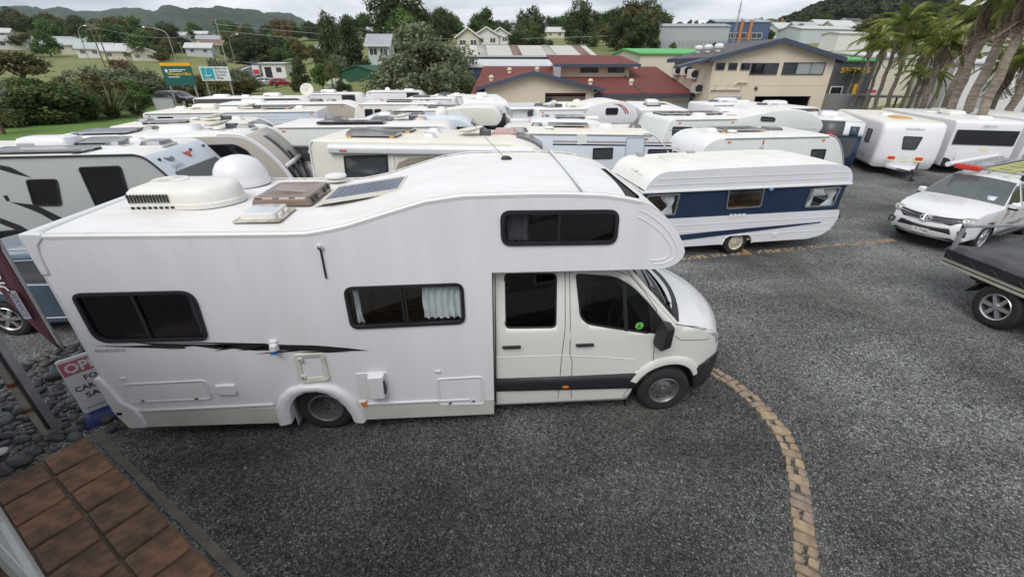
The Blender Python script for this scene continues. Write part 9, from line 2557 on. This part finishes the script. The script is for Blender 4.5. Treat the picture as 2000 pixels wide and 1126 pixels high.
# ---- hills
def ridge(name,pts,lo,m,bump,scale,step):
 P = []
 for i in range(len(pts) - 1):
  for k in range(step): P.append(Vector(pts[i]).lerp(Vector(pts[i + 1]),k / step))
 P.append(Vector(pts[-1]))
 rows = []
 for t in (0,0.1,0.2,0.3,0.4,0.48,0.56,0.64,0.71,0.78,0.84,0.89,0.94,0.97,1.0,1.05,1.2,1.6,2.2):
  f = lo + (1 - lo) * t
  row = []
  for q in P:
   x,y = q.x * f,q.y * f
   z0 = terrain(x,y) - 2
   zf = (t * t * (3 - 2 * t)) ** 0.9 if t < 1 else max(0,1 - (t - 1) * 0.9)
   k = noise.fractal(Vector((x,y,0)) * scale,0.9,2.1,6) * bump
   sp = noise.fractal(Vector((x,y,5)) * scale * 9,0.7,2.2,3) * bump * 0.16
   e = math.sin(math.pi * min(1,t)) if t < 1 else 0
   row.append((x,y,z0 + (q.z - z0) * zf + k * e + sp * (0.35 + e)))
  rows.append(row)
 mb = MB(); mb.grid(rows)
 return tag(mb.build(name,m,smooth=80,fix=False),kind='structure')
ridge('hills',[(-2181.4,2059.5,172.6),(-2046.8,2193.3,199.7),(-1982.1,2251.9,205.9),(-1914.5,2309.7,223.1),(-1879.7,2338.1,217.0),(-1839.5,2369.8,233.7),(-1794.6,2404.0,218.3),(-1710.6,2464.5,222.8),(-1641.0,2511.4,242.0),(-1608.4,2532.4,244.4),(-1562.1,2561.2,231.0),(-1529.0,2581.1,239.5),(-1473.2,2613.4,228.0),(-1413.1,2646.4,207.4),(-1330.2,2689.0,224.8),(-1222.9,2739.4,239.1),(-1114.2,2785.4,241.7),(-1008.3,2825.5,246.1),(-942.3,2848.2,210.1),(-791.1,2893.8,197.2),(-654.4,2927.8,210.5),(-613.9,2936.5,203.8),(-504.9,2957.2,218.7),(-461.8,2964.2,219.5),(-399.3,2973.3,207.7),(-323.7,2982.5,198.4),(-193.2,2993.8,178.9),(-11.045,3000.0,142.9)],0.45,'forest_far',75,0.0016,12)
WH = [(286.8,481.0,32.24),(303.1,470.9,37.85),(310.6,466.0,43.52),(322.8,457.6,50.4),(334.7,449.0,54.8),(346.4,440.0,56.7),(363.5,426.0,56.0),(379.9,411.4,52.3),(390.6,401.3,47.7),(400.2,391.7,36.05),(421.8,368.4,23.21),(445.0,340.0,25.32)]
ridge('wooded_hill',WH,0.72,'forest_far',5,0.02,14)
def wood():
 g = np.random.default_rng(5)
 P = np.array(WH); n = 620
 idx = g.uniform(0.6,len(P) - 2.4,n); i0 = idx.astype(int); fr_ = (idx - i0)[:,None]
 q = P[i0] * (1 - fr_) + P[i0 + 1] * fr_
 f = g.uniform(0.80,1.0,n)
 t = (f - 0.72) / 0.28
 zf = (t * t * (3 - 2 * t)) ** 0.9
 x,y = q[:,0] * f,q[:,1] * f
 z0 = np.array([terrain(a,b) for a,b in zip(x,y)]) - 2
 z = z0 + (q[:,2] - z0) * zf - 1
 m = 70
 h = g.uniform(7,12,n); w = g.uniform(4,7,n)
 d = g.normal(size=(n,m,3)); d /= np.linalg.norm(d,axis=2)[:,:,None]; d[:,:,2] = np.abs(d[:,:,2]) * 1.0 - 0.25
 cen = np.stack([x,y,z + h * 0.55],1)[:,None,:] + d * np.stack([w,w,h * 0.5],1)[:,None,:] * g.uniform(0.6,1,(n,m,1)) * 0.6
 cen = cen.reshape(-1,3); nrm = d.reshape(-1,3) + g.normal(size=(n * m,3)) * 0.5; nrm /= np.linalg.norm(nrm,axis=1)[:,None]
 a = np.cross(nrm,g.normal(size=(n * m,3))); a /= np.linalg.norm(a,axis=1)[:,None]; b = np.cross(nrm,a)
 s = g.uniform(0.7,1.5,(n * m,1))
 co = np.stack([cen - a * s,cen - b * s,cen + a * s,cen + b * s],1)
 o = bpy.data.objects.new('woodland',quad_mesh('woodland',co,'leaf_wood')); link(o)
 tag(o,'dense dark woodland covering the hill at the right','woodland',kind='stuff')
wood()
# ================================================================ SMALL THINGS BY THE PAVERS
def flag():
 bx,by = (-6.757,6.099)
 R = thing('feather_flag','maroon feather flag lettered SERVICE beside the motorhome tail','flag',(bx,by,0),0)
 Y = 0.0
 e = [(-6.758,6.099,-0.0),(-6.866,6.099,0.879),(-6.903,6.099,1.681),(-6.885,6.099,2.466),(-7.351,6.099,0.808),(-7.435,6.099,1.577)]
 q = [Vector((a - bx,0,c)) for a,b,c in e]
 hz = 3.2
 pole_ = [Vector((0,0,0)),Vector((-0.02,0,1.2)),Vector((-0.03,0,2.4)),Vector((-0.25,0,3.1)),Vector((-0.6,0,3.3))]
 mb = MB(); mb.tube(curve([(p.x,p.z) for p in pole_],6) and [(a,0,b) for a,b in curve([(p.x,p.z) for p in pole_],6)],0.016,8); mb.build('pole','galvanised',R,smooth=60)
 rows = []
 for i in range(22):
  t = i / 21; z = 0.12 + 3.0 * t
  xr = -0.02 if z < 2.4 else -0.03 - 0.42 * ((z - 2.4) / 0.75) ** 2
  w = 0.62 * min(1,(t / 0.55)) ** 0.8 + 0.0
  if z > 2.5: w *= max(0.05,1 - ((z - 2.5) / 0.65) ** 2)
  rows.append([(xr - w * u,0.03 * math.sin(5 * u + 6 * t),z) for u in (0,0.25,0.5,0.75,1)])
 mb = MB(); mb.grid(rows); c = mb.build('banner',mat('flag_maroon',(0.12,0.045,0.06),0.7,var=0.15,vscale=3),R,smooth=80,solid=0.004)
 mb = MB(); mb.grid([[(r_[0][0] - 0.02,-0.006,r_[0][2]),(r_[0][0] + 0.03,-0.006,r_[0][2])] for r_ in rows]); mb.build('pole_sleeve','trim_grey',R,solid=0.012)
 up = Fr((-0.20,-0.045,0.95),(0,0,-1),(1,0,0),(0,-1,0))
 plate(R,'label_band',rrect(-0.24,0.24,-0.055,0.055,0.01,2),up,0,0.004,mat('flag_label',(0.42,0.40,0.48),0.6)); text('SERVICE',up,0.075,'navy_dark',R,width=0.40,c=0.006)
 text('ELECTRIC',Fr((-0.30,-0.045,1.62),(0,0,-1),(1,0,0),(0,-1,0)),0.16,'decal_white',R,width=0.95,c=0.004,bold=0.02)
flag()
def open_sign():
 bx,by = (-5.155,4.623)
 R = thing('pavement_sign','white OPEN pavement sign on a blue base behind the motorhome tail','sign',(bx + 0.12,by + 0.08,0),0.75)
 R.scale = (0.84,) * 3
 f = Fr((0,0,0.16),(1,0,0),(0,0.05,1),(0,-1,0.05))
 po = rrect(-0.31,0.31,0,0.95,0.03,3)
 b = plate(R,'sign_panel',po,f,-0.015,0.015,'sign_white2',inset=0.004)
 plate(R,'red_panel',rrect(-0.29,0.29,0.68,0.90,0.005,2),f,0.015,0.018,'sign_faded_red')
 text('OPEN',Fr(f(0,0.79,0),f.u,f.v,f.n),0.16,'sign_white2',R,width=0.5,c=0.021,bold=0.03)
 for z,t in ((0.58,'FOR'),(0.43,'CARAVAN'),(0.29,'SALES')): text(t,Fr(f(0,z,0),f.u,f.v,f.n),0.09,'decal_black',R,width=min(0.52,0.075 * len(t)),c=0.018,bold=0.02)
 text('www.caravans.co.nz',Fr(f(0,0.08,0),f.u,f.v,f.n),0.03,'navy',R,width=0.5,c=0.018)
 mb = MB(); rows = [[(a,b_,h) for a,b_ in rrect(-0.36 + k,0.36 - k,-0.24 + k,0.24 - k,0.06,3)] for k,h in ((0,0),(0,0.05),(0.06,0.13),(0.1,0.16))]
 n = len(rows[0]); mb.add([q for r_ in rows for q in r_],[(i * n + j,i * n + (j + 1) % n,(i + 1) * n + (j + 1) % n,(i + 1) * n + j) for i in range(3) for j in range(n)] + [tuple(range(3 * n,4 * n))]); mb.build('base',mat('base_blue',(0.02,0.035,0.15),0.5),R,smooth=40)
mat('sign_white2',(0.68,0.69,0.72),0.5,var=0.05)
mat('sign_faded_red',(0.48,0.13,0.15),0.6,var=0.1)
open_sign()
bx,by = (-5.554,4.328)
R = thing('sign_post','rusty white steel post with black channel bolted on, standing in river stones','post',(bx,by,0))
mb = MB(); mb.cyl((0,0,-0.1),(0,0,4.6),0.052,n=20); mb.build('pole',mat('rusty_paint',(0.44,0.42,0.37),0.6,col2=(0.30,0.25,0.19),vscale=5,detail=9),R,smooth=60)
for z in (0.42,0.80): mb = MB(); mb.cyl((0,0,z),(0,0,z + 0.05),0.062,n=20); mb.box(-0.02,0.11,-0.03,0.03,z,z + 0.05); mb.build('pole_clamp',mat('rust',(0.19,0.075,0.035),0.9,var=0.4,vscale=20),R,split=True)
mb = MB(); mb.box(0.075,0.135,-0.04,0.04,0.12,4.6); mb.build('channel','black_plastic',R,bevel=0.006)
mb = MB(); mb.box(0.137,0.15,-0.045,0.045,0.12,4.6); mb.build('channel_edge','galvanised',R)
# ================================================================ AIR
mb = MB(); mb.box(-3600,3600,-400,4600,-3,460)
haze = mb.build('haze','rv_white',smooth=0)
haze.data.materials.clear()
hm = bpy.data.materials.new('haze_air'); hm.use_nodes = True
hm.node_tree.nodes.clear()
ho = hm.node_tree.nodes.new('ShaderNodeOutputMaterial'); hv = hm.node_tree.nodes.new('ShaderNodeVolumePrincipled')
hv.inputs['Color'].default_value = (0.72,0.83,1.0,1); hv.inputs['Density'].default_value = 0.00006; hv.inputs['Anisotropy'].default_value = 0.2
hm.node_tree.links.new(hv.outputs[0],ho.inputs['Volume'])
haze.data.materials.append(hm)
tag(haze,'thin pale haze in the air over the town','haze',kind='stuff')
SC.cycles.volume_bounces = 1
SC.cycles.volume_step_rate = 5
